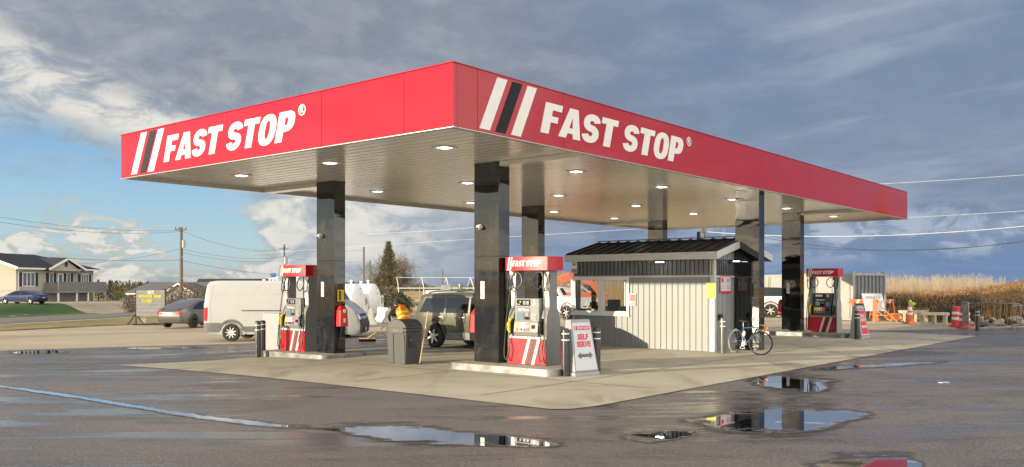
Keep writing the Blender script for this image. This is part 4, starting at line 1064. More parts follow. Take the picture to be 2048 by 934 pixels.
def endpanel(car, outline, name, zy, m, front=True, off=.006, parent=None, zn=5):
    """a panel on the nose or tail: zy = [(y0, y1, z)] rows, low to high"""
    q = MB(); sgn = 1 if front else -1; rows = []
    for y0, y1, z in zy:
        x = xend(outline, z, front)+sgn*off; rows.append([(x, y0+(y1-y0)*i/4, z) for i in range(5)])
    inn = [[(x-sgn*.03, y, z) for x, y, z in r] for r in rows]
    A = [[q.v(p) for p in r] for r in rows]; B = [[q.v(p) for p in r] for r in inn]
    for r0, r1 in ((A, 1), (B, -1)):
        for a, b in zip(r0, r0[1:]):
            for i in range(4): q.face([a[i], a[i+1], b[i+1], b[i]])
    for i in range(len(rows)-1):
        for j in (0, 4): q.face([A[i][j], A[i+1][j], B[i+1][j], B[i][j]])
    for i in range(4):
        for j in (0, -1): q.face([A[j][i], A[j][i+1], B[j][i+1], B[j][i]])
    return q.build(name, m, parent or car.o, smooth=38)
# ---------------------------------------------------------------- white cargo van (nose to the right)
M_vanw = mat('van_white', (.46, .465, .465), .28, var=.02, coat=.4, vscale=2); M_vang = mat('van_cladding', (.13, .13, .125), .6, var=.06)
L = 6.3
vr = G(463, 683); van = empty('cargo_van', (vr.x+2.02, vr.y+1.0, vr.z), R(-1.5), 'long white cargo van with grey lower cladding and no side windows', 'van')
RW, FW, wr = -2.02, 2.05, .35
out = [(-3.13, .42), (-3.16, .8), (-3.13, 1.6), (-3.02, 2.25), (-2.92, 2.38), (-2.6, 2.42), (1.4, 2.42), (1.75, 2.36), (1.95, 2.24), (2.35, 1.62), (2.62, 1.36), (2.95, 1.16), (3.08, .95), (3.14, .60), (3.10, .30), (2.95, .24)]
out += arch(FW, .35, .44, 0-12, 180+12)[0:]+[(1.4, .26), (-1.4, .26)]+arch(RW, .35, .44, -12, 192)+[(-2.9, .30)]
def wf(x, z):
    w = 1.02-.05*max(0, z-1.15)**1.6-.03*max(0, .7-z)
    if x > 2.0: w -= .16*((x-2.0)/1.14)**2
    if x < -2.9: w -= .06*((-2.9-x)/.26)**2
    return w
car = Car(van, wf, frange(-3.0, 3.1, .25), [.5, .7, .95, 1.2, 1.5, 1.8, 2.1, 2.3])
car.body(out, M_vanw, .05)
car.side('lower_cladding', [(-3.12, .36), (-2.5, .36), (-2.5, .6), (-2.44, .74), (-3.14, .74)], M_vang, .012)
car.side('wheel_arch_trim', arch(RW, .35, .53, 10, 170)+arch(RW, .35, .455, 170, 10), M_vang, .022)
car.side('wheel_arch_trim', arch(FW, .35, .53, 10, 170)+arch(FW, .35, .455, 170, 10), M_vang, .022)
car.side('lower_cladding', [(-1.5, .38), (1.5, .38), (1.5, .60), (-1.5, .60)], M_vang, .012)
mat('van_faint_seam', (.42, .41, .38), .5)  # grey of the faint seam high on the van side
car.side('slide_rail', [(-1.6, 1.205), (-.02, 1.205), (-.02, 1.25), (-1.6, 1.25)], mat('rail_grey', (.12, .12, .115), .5), .014)
car.seam([(0, .4), (0, 2.25)], .014, m=mat('van_seam', (.30, .29, .27), .6)); car.seam([(1.25, .4), (1.25, 2.2)], .014, m=MATS['van_seam']); car.seam([(-2.85, .75), (-2.85, 1.6), (-2.75, 2.2)], .014, m=MATS['van_seam']); car.seam([(-2.8, 1.88), (1.2, 1.88)], .02, m=MATS['van_faint_seam'])
car.side('side_window', [(1.33, 1.32), (2.28, 1.32), (2.05, 1.72), (1.85, 2.02), (1.33, 2.02)], M_cglass, .008)
car.side('tail_light', [(-3.14, .80), (-3.0, .80), (-2.97, 1.35), (-3.12, 1.35)], M_tail, .012)
endpanel(car, out, 'windscreen', [(-.86, .86, 1.66), (-.82, .82, 1.9), (-.78, .78, 2.2)], M_cglass)
endpanel(car, out, 'grille', [(-.84, .84, .34), (-.86, .86, .62), (-.86, .86, .8), (-.64, .64, 1.08)], M_plast, off=.022)
endpanel(car, out, 'headlight', [(.62, .88, .88), (.68, .86, 1.14)], M_head, off=.03); endpanel(car, out, 'headlight', [(-.88, -.62, .88), (-.86, -.68, 1.14)], M_head, off=.03)
q = MB(Matrix.Translation((3.09, 0, .86)) @ Matrix.Rotation(R(90), 4, 'Z') @ RL); q.mesh(text_mesh('RAM', .20, .012, .012, space=1.1)); q.build('nose_lettering', M_rim, van)
q = MB(); q.box(3.16, -.15, .40, 3.175, .15, .53); q.build('number_plate', M_plate, van)
endpanel(car, out, 'rear_bumper', [(-.9, .9, .40), (-.92, .92, .50), (-.9, .9, .66)], M_vang, False, .03)
car.wheel(RW, wr, mat('hub_white', (.60, .60, .58), .4, metal=.3), spokes=9); car.wheel(FW, wr, MATS['hub_white'], spokes=9)
for sd in (-1, 1):
    q = MB(); q.box(1.82, sd*1.04, 1.36, 1.98, sd*1.24, 1.72); q.bar((1.9, sd*.95, 1.45), (1.9, sd*1.1, 1.45), .06); q.build('side_mirror', M_plast, van, bevel=.03)
# ---------------------------------------------------------------- boxy SUV
def suv(loc, rz, label, paint, rails=True, L2=2.41):
    o = empty('parked_suv', loc, rz, label, 'car')
    out = [(-2.36, .38), (-2.40, .62), (-2.38, .95), (-2.30, 1.15), (-2.20, 1.48), (-2.10, 1.66), (-1.95, 1.73), (-1.2, 1.77), (.2, 1.77), (.62, 1.70), (1.20, 1.24), (1.32, 1.16), (2.15, 1.08), (2.34, .98), (2.41, .70), (2.40, .42), (2.30, .27)]
    out += arch(1.42, .38, .46, -14, 194)+[(.9, .26), (-.95, .26)]+arch(-1.42, .38, .46, -14, 194)+[(-2.15, .30)]
    def wf(x, z):
        w = .95-.15*max(0, z-1.08)**1.15-.05*max(0, .55-z)-.02*abs(z-.85)
        if x > 1.4: w -= .14*((x-1.4)/1.0)**2
        if x < -1.9: w -= .10*((-1.9-x)/.5)**2
        return w
    c = Car(o, wf, frange(-2.3, 2.35, .22), [.5, .7, .85, 1.0, 1.12, 1.3, 1.5, 1.64])
    c.body(out, paint, .05, bulge=.02)
    gl = [[(-2.06, 1.14), (-1.38, 1.14), (-1.50, 1.60), (-1.86, 1.60)], [(-1.34, 1.14), (-.60, 1.14), (-.70, 1.61), (-1.44, 1.60)]]
    c.side('side_window', [(-2.08, 1.13), (-1.02, 1.13), (-1.02, 1.60), (-1.84, 1.59)], M_cglass, .007); c.side('side_window', [(-.94, 1.13), (-.02, 1.13), (-.02, 1.62), (-.94, 1.61)], M_cglass, .007)
    c.side('side_window', [(.06, 1.13), (.98, 1.13), (.60, 1.52), (.42, 1.62), (.06, 1.62)], M_cglass, .007)
    for pts in ([(.02, .36), (.02, 1.13)], [(-.98, 1.1), (-.98, .80), (-.88, .50)], [(1.02, .4), (1.06, 1.1)]): c.seam(pts, .012)
    c.side('door_handle', [(-.36, .98), (-.12, .98), (-.12, 1.01), (-.36, 1.01)], M_rim, .03); c.side('door_handle', [(-1.22, .99), (-1.04, .99), (-1.04, 1.02), (-1.22, 1.02)], M_rim, .03)
    lowm = mat('suv_lower_grey', (.20, .20, .185), .5)
    c.side('sill_cladding', [(-.95, .30), (.95, .30), (.92, .52), (-.92, .52)], lowm, .014)
    for xc in (-1.42, 1.42): c.side('wheel_arch_trim', arch(xc, .38, .55, 6, 174)+arch(xc, .38, .475, 174, 6), M_plast, .016)
    c.side('rear_corner_trim', [(-2.34, .36), (-1.95, .32), (-1.98, .52), (-2.36, .62)], lowm, .012)
    endpanel(c, out, 'rear_window', [(-.70, .70, 1.18), (-.66, .66, 1.38), (-.60, .60, 1.60)], M_cglass, False)
    for a, b in ((-.82, -.55), (.55, .82)): endpanel(c, out, 'tail_light', [(a, b, .62), (a, b, .74)], M_tail, False, .012); endpanel(c, out, 'headlight', [(a, b, .74), (a, b, .98)], M_head, True, .012)
    endpanel(c, out, 'windscreen', [(-.74, .74, 1.26), (-.70, .70, 1.45), (-.62, .62, 1.66)], M_cglass)
    endpanel(c, out, 'grille', [(-.52, .52, .60), (-.52, .52, .95)], M_plast); endpanel(c, out, 'bumper', [(-.80, .80, .30), (-.82, .82, .52)], M_plast, True, .015)
    endpanel(c, out, 'number_plate', [(-.16, .16, .80), (-.16, .16, .90)], M_plate, False, .014)
    if rails:
        for sd in (-1, 1):
            q = MB(); q.tube(crom([(-1.9, sd*.66, 1.72), (-1.7, sd*.66, 1.80), (-.6, sd*.66, 1.835), (.2, sd*.66, 1.82), (.45, sd*.66, 1.74)], 5), .022, 8); q.build('roof_rail', M_plast, o, smooth=50)
    for sd in (-1, 1):
        q = MB(); q.ell((.98, sd*1.02, 1.16), (.09, .12, .08)); q.bar((.98, sd*.85, 1.12), (.98, sd*.96, 1.14), .05); q.build('side_mirror', M_plast, o, smooth=50)
    c.wheel(-1.42, .375, spokes=6); c.wheel(1.42, .375, spokes=6)
    return o
sr = G(872, 695)
hd = Vector((.80, -.60, 0)); nn = Vector((-.60, -.80, 0))
cpos = Vector((sr.x, sr.y, 0))+hd*1.42-nn*.86
suv((cpos.x, cpos.y, gz(cpos.x, cpos.y)), math.atan2(hd.y, hd.x), 'dark olive green boxy SUV parked between the pump islands', mat('suv_green', (.11, .112, .075), .25, metal=.3, var=.04, coat=.7))
q0 = G(1625, 634); suv((q0.x, q0.y+1, gz(q0.x, q0.y)), R(-118), 'dark SUV mostly hidden behind the full serve pump', mat('suv_black', (.02, .021, .024), .25, var=.05, coat=.6), False)
# ---------------------------------------------------------------- saloon / crossover with a fastback roof
def fastback(loc, rz, label, paint, hgt=1.0, rim=None, name='parked_car'):
    o = empty(name, loc, rz, label, 'car'); k = hgt
    out = [(-2.25, .36), (-2.34, .60), (-2.33, .86*k), (-2.20, 1.04*k), (-2.02, 1.08*k), (-1.4, 1.34*k), (-.7, 1.54*k), (-.1, 1.60*k), (.35, 1.56*k), (1.0, 1.28*k), (1.45, 1.02*k), (2.0, .90*k), (2.28, .76*k), (2.36, .52), (2.30, .26)]
    out += arch(1.42, .34, .41, -14, 194)+[(.9, .21), (-.95, .21)]+arch(-1.45, .34, .41, -14, 194)+[(-2.05, .28)]
    def wf(x, z):
        w = .94-.34*max(0, z-.95*k)**1.25-.07*max(0, .5-z)
        if x > 1.3: w -= .20*((x-1.3)/1.06)**2
        if x < -1.6: w -= .16*((-1.6-x)/.74)**2
        return w
    c = Car(o, wf, frange(-2.25, 2.3, .2), [.4, .55, .7, .85*k, .97*k, 1.1*k, 1.25*k, 1.4*k, 1.5*k]); c.body(out, paint, .06, bulge=.03)
    c.side('side_window', [(-1.55, 1.06*k), (-.32, 1.00*k), (-.32, 1.48*k), (-.75, 1.45*k), (-1.2, 1.28*k)], M_cglass, .007)
    c.side('side_window', [(-.25, 1.00*k), (1.12, .99*k), (.85, 1.22*k), (.32, 1.46*k), (-.25, 1.49*k)], M_cglass, .007)
    for pts in ([(-.28, .3), (-.28, .98*k)], [(.92, .35), (1.0, .95*k)], [(-1.05, .95*k), (-1.0, .6)]): c.seam(pts, .012)
    c.side('sill_cladding', [(-.95, .23), (.92, .23), (.92, .33), (-.95, .33)], M_plast, .010)
    for xc in (-1.45, 1.42): c.side('wheel_arch_trim', arch(xc, .34, .46, 8, 172)+arch(xc, .34, .42, 172, 8), M_plast, .008)
    endpanel(c, out, 'rear_window', [(-.66, .66, 1.12*k), (-.62, .62, 1.30*k), (-.55, .55, 1.48*k)], M_cglass, False); endpanel(c, out, 'windscreen', [(-.70, .70, 1.06*k), (-.62, .62, 1.28*k), (-.56, .56, 1.50*k)], M_cglass)
    for a, b in ((-.84, -.46), (.46, .84)): endpanel(c, out, 'tail_light', [(a, b, .80*k), (a, b, .94*k)], M_tail, False, .012); endpanel(c, out, 'headlight', [(a, b, .62), (a, b, .76*k)], M_head, True, .012)
    endpanel(c, out, 'number_plate', [(-.17, .17, .70*k), (-.17, .17, .80*k)], M_plate, False, .014); endpanel(c, out, 'rear_bumper', [(-.78, .78, .32), (-.80, .80, .44)], M_plast, False, .012)
    endpanel(c, out, 'rear_spoiler', [(-.72, .72, 1.04*k), (-.70, .70, 1.09*k)], M_plast, False, .05)
    c.wheel(-1.45, .34, rim, spokes=5); c.wheel(1.42, .34, rim, spokes=5); return o
ta = math.atan2(.93, .36); tb = G(358, 656); tc_ = Vector((tb.x, tb.y, 0))+Vector((.36, .93, 0))*1.55
fastback((tc_.x, tc_.y, gz(tc_.x, tc_.y)), ta, 'dark grey fastback car seen from behind beside the white van', mat('car_graphite', (.17, .168, .16), .25, metal=.55, var=.03, coat=.7), 1.0, M_rimd)
b0 = D3(47, 600, 80); bc_ = fastback((b0.x, b0.y, gz(b0.x, b0.y)), R(172), 'blue saloon car parked in front of the house', mat('car_blue', (.018, .035, .13), .28, metal=.3, var=.04, coat=.6), .90, M_rim)
bc_.scale = (.86, .86, .86)
b1 = D3(240, 605, 122); fastback((b1.x, b1.y, gz(b1.x, b1.y)), R(-40), 'small dark car parked past the house by the shrubs', mat('car_dark', (.02, .022, .028), .3, var=.04, coat=.5), 1.0, M_rim)
# ---------------------------------------------------------------- pickup truck
def pickup(loc, rz, label, cap=True):
    o = empty('pickup_truck', loc, rz, label, 'truck')
    paint = mat('truck_white', (.72, .71, .67), .3, var=.02, coat=.4)
    out = [(-2.85, .60), (-2.9, .72), (-2.88, 1.30), (-2.80, 1.33), (-.95, 1.33), (-.90, 1.36), (-.62, 1.88), (-.45, 1.94), (.55, 1.94), (.80, 1.88), (1.35, 1.38), (1.45, 1.32), (2.65, 1.24), (2.82, 1.10), (2.88, .62), (2.8, .42)]
    out += arch(1.85, .42, .52, -8, 188)+[(1.2, .42), (-1.2, .42)]+arch(-1.75, .42, .52, -8, 188)+[(-2.5, .46)]
    def wf(x, z):
        w = .98-.24*max(0, z-1.28)**1.1-.03*max(0, .7-z)
        if x > 2.0: w -= .12*((x-2.0)/.88)**2
        return w
    c = Car(o, wf, frange(-2.7, 2.8, .25), [.55, .7, .9, 1.1, 1.28, 1.45, 1.65, 1.82]); c.body(out, paint, .05, bulge=.01)
    c.side('side_window', [(-.68, 1.36), (.22, 1.36), (.22, 1.80), (-.50, 1.80)], M_cglass, .007); c.side('side_window', [(.30, 1.36), (1.18, 1.36), (.78, 1.78), (.30, 1.80)], M_cglass, .007)
    for pts in ([(.26, .5), (.26, 1.32)], [(-.92, .46), (-.92, 1.32)], [(1.22, .5), (1.22, 1.3)]): c.seam(pts, .014)
    for xc in (1.85, -1.75): c.side('wheel_arch_trim', arch(xc, .42, .60, 6, 174)+arch(xc, .42, .53, 174, 6), M_plast, .014)
    endpanel(c, out, 'windscreen', [(-.76, .76, 1.42), (-.70, .70, 1.62), (-.64, .64, 1.84)], M_cglass); endpanel(c, out, 'rear_window', [(-.66, .66, 1.42), (-.60, .60, 1.78)], M_cglass, False)
    endpanel(c, out, 'grille', [(-.62, .62, .74), (-.62, .62, 1.14)], M_plast); endpanel(c, out, 'bumper', [(-.84, .84, .48), (-.86, .86, .66)], M_rim, True, .03)
    for a, b in ((-.84, -.66), (.66, .84)): endpanel(c, out, 'headlight', [(a, b, .86), (a, b, 1.12)], M_head, True, .014); endpanel(c, out, 'tail_light', [(a*.98, b*.98, .85), (a*.98, b*.98, 1.25)], M_tail, False, .014)
    c.side('tail_light', [(-2.88, .88), (-2.74, .88), (-2.74, 1.26), (-2.88, 1.26)], M_tail, .010)
    if cap:
        q = MB(); q.hexa([(-2.84, -.88, 1.335), (-.98, -.88, 1.335), (-.98, .88, 1.335), (-2.84, .88, 1.335)], [(-2.72, -.74, 1.86), (-.90, -.74, 1.90), (-.90, .74, 1.90), (-2.72, .74, 1.86)]); q.build('bed_cap', M_cglass, o, bevel=.05)
        for sd in (-1, 1):
            q = MB(Matrix.Translation((-2.55, sd*.995, 1.10)) @ (Matrix.Rotation(0 if sd < 0 else math.pi, 4, 'Z')) @ RL); q.mesh(text_mesh('FX4', .17, .004, .004)); q.build('side_lettering', M_grey, o)
    c.wheel(1.85, .42, spokes=6, w=.26); c.wheel(-1.75, .42, mat('rim_tan', (.45, .42, .36), .45, metal=.3), spokes=6, w=.26); return o
p1 = G(1541, 634.5); hp = Vector((-.93, .36, 0)); pc = Vector((p1.x, p1.y, 0))+hp*1.75+Vector((.36, .93, 0))*.95
pickup((pc.x, pc.y, gz(pc.x, pc.y)), math.atan2(hp.y, hp.x), 'white pickup truck with dark bed cap seen between two columns')
p2 = G(1100, 640); pickup((p2.x+.6, p2.y+3, gz(p2.x, p2.y)), R(-50), 'white pickup truck facing the camera behind the nearest pump', False)
# ================================================================== people
M_skin = mat('skin', (.50, .29, .19), .55, var=.06); M_hair = mat('hair_brown', (.07, .035, .02), .6); M_dkcl = mat('dark_cloth', (.022, .023, .028), .85, var=.15, bump=.15)
M_hiv = mat('hivis_orange', (.85, .20, .025), .7, var=.06); M_hivy = mat('hivis_yellow', (.80, .78, .06), .6, var=.04); M_jean = mat('work_trousers', (.045, .055, .08), .85, var=.12); M_boot = mat('boot_leather', (.05, .035, .025), .7)
def skinned(name, pts, edges, mats, parent, subs=2, paint=None):
    """pts: list of (co, radius); first vertex is the root"""
    me = bpy.data.meshes.new(name); me.from_pydata([p for p, r in pts], edges, [])
    o = bpy.data.objects.new(name, me); COL.objects.link(o)
    sk = o.modifiers.new('skin', 'SKIN'); sk.use_smooth_shade = True
    for i, (p, r) in enumerate(pts):
        v = me.skin_vertices[0].data[i]; v.radius = (r, r) if not isinstance(r, tuple) else r; v.use_root = (i == 0)
    sb = o.modifiers.new('sub', 'SUBSURF'); sb.levels = subs; sb.render_levels = subs
    DG().update(); m2 = bpy.data.meshes.new_from_object(o.evaluated_get(DG())); bpy.data.objects.remove(o)
    m2.materials.clear()
    for m in (mats if isinstance(mats, list) else [mats]): m2.materials.append(m)
    m2.polygons.foreach_set('use_smooth', [True]*len(m2.polygons))
    if paint:
        for p in m2.polygons: p.material_index = paint(p.center)
    m2.name = name; o = bpy.data.objects.new(name, m2); COL.objects.link(o); o.parent = parent; return o
def head_mesh(c, r, face, up=Vector((0, 0, 1))):
    """a head with brow, nose, chin and ears facing the given direction"""
    f = Vector(face).normalized(); u = (up-f*up.dot(f)).normalized(); s = f.cross(u); M = Matrix((s, f, u)).transposed().to_4x4(); M.translation = Vector(c)
    q = MB(M); n, m = 20, 14; rings = []
    for i in range(1, m):
        t = math.pi*i/m; row = []
        for j in range(n):
            a = 2*math.pi*j/n; x, y, z = math.sin(t)*math.cos(a), math.sin(t)*math.sin(a), -math.cos(t)
            px, py, pz = x*.80, y*.98, z*1.22
            if z < -.2: px *= 1+.45*(z+.2); py *= 1+.18*(z+.2)
            if y > .6 and abs(x) < .3 and -.5 < z < .12: py += .20*(1-abs(x)/.3)*(1-abs(z+.2)/.35 if abs(z+.2) < .35 else 0)
            if y > .5 and -.05 < z < .25 and .15 < abs(x) < .5: py -= .08
            if y > .6 and abs(x) < .25 and z < -.75: py += .06
            row.append(q.v((px*r, py*r, pz*r)))
        rings.append(row)
    lo, hi = q.v((0, 0, -1.22*r)), q.v((0, 0, 1.22*r))
    for j in range(n): q.face([lo, rings[0][(j+1) % n], rings[0][j]]); q.face([hi, rings[-1][j], rings[-1][(j+1) % n]])
    for A, B in zip(rings, rings[1:]):
        for j in range(n): q.face([A[j], A[(j+1) % n], B[(j+1) % n], B[j]])
    for sx in (-1, 1): q.ell((sx*.80*r, -.05*r, -.05*r), (.10*r, .18*r, .28*r), 8, 6)
    return q, M
def face_marks(q, r):
    for sx in (-1, 1): q.ell((sx*.30*r, .82*r, .10*r), (.11*r, .05*r, .06*r), 8, 6, 1)
    q.ell((0, .86*r, -.58*r), (.22*r, .06*r, .05*r), 8, 6, 2)
def hand_pts(base, d, n_, grip=.6, s=1.0, side=1):
    """five bent fingers: returns point/edge lists for skinning, first point = wrist"""
    d = Vector(d).normalized(); n_ = Vector(n_).normalized(); w = d.cross(n_).normalized()*side
    P = [(Vector(base), .026*s), (Vector(base)+d*.045*s, (.036*s, .018*s)), (Vector(base)+d*.085*s, (.040*s, .016*s))]; E = [(0, 1), (1, 2)]
    for i, (off, ln) in enumerate(((-.030, .068), (-.010, .078), (.011, .072), (.030, .056))):
        p = Vector(base)+d*.095*s+w*off*s; prev = 2
        ang = 0
        for k in range(3):
            P.append((p.copy(), .0095*s)); E.append((prev, len(P)-1)); prev = len(P)-1
            ang += grip*.9; p = p+(d*math.cos(ang)+n_*math.sin(ang))*ln*s*(.42, .33, .25)[k]
        P.append((p, .008*s)); E.append((prev, len(P)-1))
    t = Vector(base)+d*.03*s-w*.034*s; P.append((t, .013*s)); E.append((1, len(P)-1)); k0 = len(P)-1
    t2 = t+(d*.6-w*.5+n_*.5).normalized()*.035*s; P.append((t2, .011*s)); E.append((k0, len(P)-1))
    t3 = t2+(d*.6+n_*.8).normalized()*.03*s; P.append((t3, .009*s)); E.append((len(P)-2, len(P)-1))
    return P, E
# ---- the sweeper: stooped, turned left and away, both hands on a push broom
wp = G(806, 712.5); wx, wy, wzv = wp
wk = empty('person', (wx, wy, wzv), R(0), 'stooping person in an orange hi vis vest sweeping behind the trash can', 'person')
V = Vector
fwd = V((-.55, .835, 0)).normalized(); sd_ = V((.835, .55, 0)).normalized()       # facing left-away; sd_ = their right side
def P3(f, s_, z): return fwd*f+sd_*s_+V((0, 0, z))
pel, wst, chs, nck = P3(-.12, 0, .93), P3(-.04, 0, 1.09), P3(.10, 0, 1.32), P3(.24, 0, 1.44)
hdp = P3(.38, .02, 1.46)
shL, shR = P3(.16, -.20, 1.37), P3(.16, .20, 1.37)
elL, elR = P3(.24, -.33, 1.12), P3(.26, .25, 1.10); haL, haR = P3(.52, -.14, .95), P3(.38, .10, .98)
hpL, hpR = P3(-.12, -.10, .90), P3(-.12, .10, .90); knL, knR = P3(.04, -.12, .49), P3(-.10, .13, .48); anL, anR = P3(.0, -.13, .09), P3(-.24, .13, .09)
body = [(pel, (.135, .11)), (wst, (.125, .10)), (chs, (.150, .105)), (nck, .058), (hdp, .050), (shL, .064), (elL, .047), (haL, .030), (shR, .064), (elR, .047), (haR, .030), (hpL, .092), (knL, .064), (anL, .044), (hpR, .092), (knR, .064), (anR, .044)]
bed = [(0, 1), (1, 2), (2, 3), (3, 4), (2, 5), (5, 6), (6, 7), (2, 8), (8, 9), (9, 10), (0, 11), (11, 12), (12, 13), (0, 14), (14, 15), (15, 16)]
for hp_, i_, sd2 in ((haL, 7, 1), (haR, 10, -1)):
    pp, ee = hand_pts(hp_, (P3(.62, 0, .80)-P3(.3, 0, 1.05)), V((0, 0, -1)), .8, 1.05, sd2); b0_ = len(body)
    body += pp[1:]; bed += [((i_ if a == 0 else a-1+b0_), b-1+b0_) for a, b in ee]
hq, HM = head_mesh(hdp+V((0, 0, .0))+fwd*.05, .098, fwd+V((0, 0, -.8)))
face_marks(hq, .098)
wb = skinned('body', body, bed, [M_dkcl, M_jean, M_skin], wk, 2, lambda c: 2 if ((c-haL).length < .13 or (c-haR).length < .13 or (c-haL-fwd*.08).length < .12 and c.z < haL.z+.05) else (1 if c.z < .97 and (V((c.x, c.y, 0))-V((pel.x, pel.y, 0))).dot(fwd) < .22 else 0))
hq.build('head', [M_skin, M_blackp, mat('lip', (.40, .16, .13), .5)], wk, smooth=60)
hh = MB(HM); hh.ell((0, -.025, .030), (.090, .112, .112), 16, 10); hh.build('dark_hat', M_dkcl, wk, smooth=60)
vest = [(P3(-.12, 0, .98), (.185, .150)), (wst+V((0, 0, .01)), (.185, .150)), (chs, (.205, .155)), (P3(.20, 0, 1.42), (.12, .10)), (P3(.15, -.15, 1.38), .095), (P3(.15, .15, 1.38), .095)]
ax_ = (nck-pel).normalized()
def vp(c):
    t_ = (c-pel).dot(ax_)
    return 1 if (.13 < t_ < .19 or .27 < t_ < .33) else (1 if abs((c-pel).dot(sd_)) > .095 and abs((c-pel).dot(sd_)) < .125 and t_ > .33 else 0)
skinned('hivis_vest', vest, [(0, 1), (1, 2), (2, 3), (2, 4), (2, 5)], [M_hiv, M_hivy], wk, 3, vp)
for a, b_ in ((anL, 'l'), (anR, 'r')):
    q = MB(); c = V((a.x, a.y, 0)); q.tube([c+V((0, 0, .16)), c+V((0, 0, .06))], [.058, .062], 12); q.M = Matrix.Translation(c+fwd*.06+V((0, 0, .045))) @ Matrix.Rotation(math.atan2(fwd.y, fwd.x), 4, 'Z'); q.ell((0, 0, 0), (.145, .055, .046)); q.build('boot', M_boot, wk, smooth=60)
# push broom held by the sweeper
bh = G(735, 683); bt = V((wx, wy, wzv))+haR+V((0, 0, .02))-fwd*.25+V((0, 0, .12)); low = V((bh.x, bh.y, bh.z+.12))
br = empty('push_broom', (bh.x, bh.y, bh.z), 0, 'wide push broom in the hands of the stooping sweeper', 'broom')
o0 = V((bh.x, bh.y, bh.z)); M_wood = mat('broom_wood', (.55, .38, .19), .55, var=.1); M_bris = mat('bristles', (.05, .03, .022), .9, var=.3)
mid1 = V((wx, wy, wzv))+haL
q = MB(); q.tube([low-o0, mid1-o0, bt-o0], .014, 8); q.build('handle', M_wood, br, smooth=50)
q = MB(); q.box(-.30, -.04, .09, .30, .04, .13); q.build('head_block', M_wood, br, bevel=.006)
q = MB(); random.seed(5)
for i in range(260):
    x, y_ = random.uniform(-.29, .29), random.uniform(-.045, .045); q.tube([(x, y_, .092), (x*1.06+random.uniform(-.01, .01), y_*1.6, .0)], .008, 3, cap=False)
bs = q.build('bristles', M_bris, br)
# ---- the clerk behind the left booth window
ck = empty('person', inb(bx(1189.5, VB+.78), .78, .06), TH, 'clerk with long brown hair in a dark sleeveless top behind the booth window', 'person')
pel, chs, nck, hdp = V((0, 0, .88)), V((0, 0, 1.22)), V((0, -.02, 1.43)), V((.0, -.03, 1.56))
shL, shR = V((-.17, 0, 1.36)), V((.17, 0, 1.36)); elL, elR = V((-.25, -.05, 1.12)), V((.25, -.06, 1.12)); haL, haR = V((-.16, -.26, 1.05)), V((.12, -.28, 1.05))
body = [(pel, (.14, .10)), (V((0, 0, 1.02)), (.12, .09)), (chs, (.135, .095)), (nck, .048), (hdp, .045), (shL, .055), (elL, .040), (haL, .028), (shR, .055), (elR, .040), (haR, .028), (V((-.09, 0, .84)), .09), (V((-.10, 0, .45)), .062), (V((-.10, 0, .06)), .045), (V((.09, 0, .84)), .09), (V((.10, 0, .45)), .062), (V((.10, 0, .06)), .045)]
bed = [(0, 1), (1, 2), (2, 3), (3, 4), (2, 5), (5, 6), (6, 7), (2, 8), (8, 9), (9, 10), (0, 11), (11, 12), (12, 13), (0, 14), (14, 15), (15, 16)]
for hp_, i_, s2 in ((haL, 7, -1), (haR, 10, 1)):
    pp, ee = hand_pts(hp_, V((0, -1, -.15)), V((0, -.1, -1)), .35, .95, s2); b0_ = len(body); body += pp[1:]; bed += [((i_ if a == 0 else a-1+b0_), b-1+b0_) for a, b in ee]
skinned('body', body, bed, [M_skin, M_dkcl], ck, 2, lambda c: 1 if (c.z < 1.40 and abs(c.x) < .17 and c.y > -.15) or c.z < .98 else 0)
hq, HM = head_mesh((0, -.06, 1.60), .098, V((.55, -.8, -.05))); face_marks(hq, .098); hq.build('head', [M_skin, M_blackp, MATS['lip']], ck, smooth=60)
q = MB(HM); q.ell((0, -.022, .03), (.092, .110, .112), 18, 12); q.ell((0, -.07, -.14), (.085, .055, .17), 14, 10); q.build('hair', M_hair, ck, smooth=60)
# ================================================================== trash can with a broom handle leaning on it
M_can = mat('can_plastic', (.055, .056, .055), .55, var=.08, bump=.08, bscale=90)
tp_ = G(806, 729.5); can = empty('trash_can', (tp_.x, tp_.y, tp_.z), R(-33), 'tall dark grey plastic trash can with a domed top', 'trash can')
can.location = Vector((tp_.x, tp_.y+.30, tp_.z)); can.scale = (.93, .93, .95)
q = MB(); q.hexa([(-.30, -.30, 0), (.30, -.30, 0), (.30, .30, 0), (-.30, .30, 0)], [(-.35, -.35, .86), (.35, -.35, .86), (.35, .35, .86), (-.35, .35, .86)])
for x in (-.20, .20): q.hexa([(x-.09, -.318, .02), (x+.09, -.318, .02), (x+.09, -.30, .02), (x-.09, -.30, .02)], [(x-.10, -.366, .82), (x+.10, -.366, .82), (x+.10, -.35, .82), (x-.10, -.35, .82)])
q.build('can_body', M_can, can, bevel=.03, seg=3)
q = MB(); q.box(-.365, -.365, .865, .365, .365, .96); q.prism([(x, -.36, z) for x, z in ((-.36, .962), (-.345, 1.03), (-.27, 1.12), (-.15, 1.185), (0, 1.21), (.15, 1.185), (.27, 1.12), (.345, 1.03), (.36, .962))], (0, .72, 0))
lid = q.build('lid', M_can, can, bevel=.025, seg=3)
q = MB(); q.box(-.27, -.372, .84, .27, -.352, .985); q.build('front_plate', M_can, lid, bevel=.006); q = MB(); q.box(-.09, -.376, .905, .09, -.3725, .925); q.build('plate_mark', mat('mark_grey', (.16, .16, .16), .5), lid)
q = MB(); q.box(.362, -.20, 1.0, .367, .20, 1.12); q.box(.352, -.22, .45, .356, .22, .80); q.build('opening', M_blackp, lid)
hb_ = G(829, 702); hbz = Vector((can.location.x+.42, can.location.y-.28, can.location.z+.32))
tool = empty('broom_handle', hbz, 0, 'pale wooden pole leaning against the side of the trash can', 'pole')
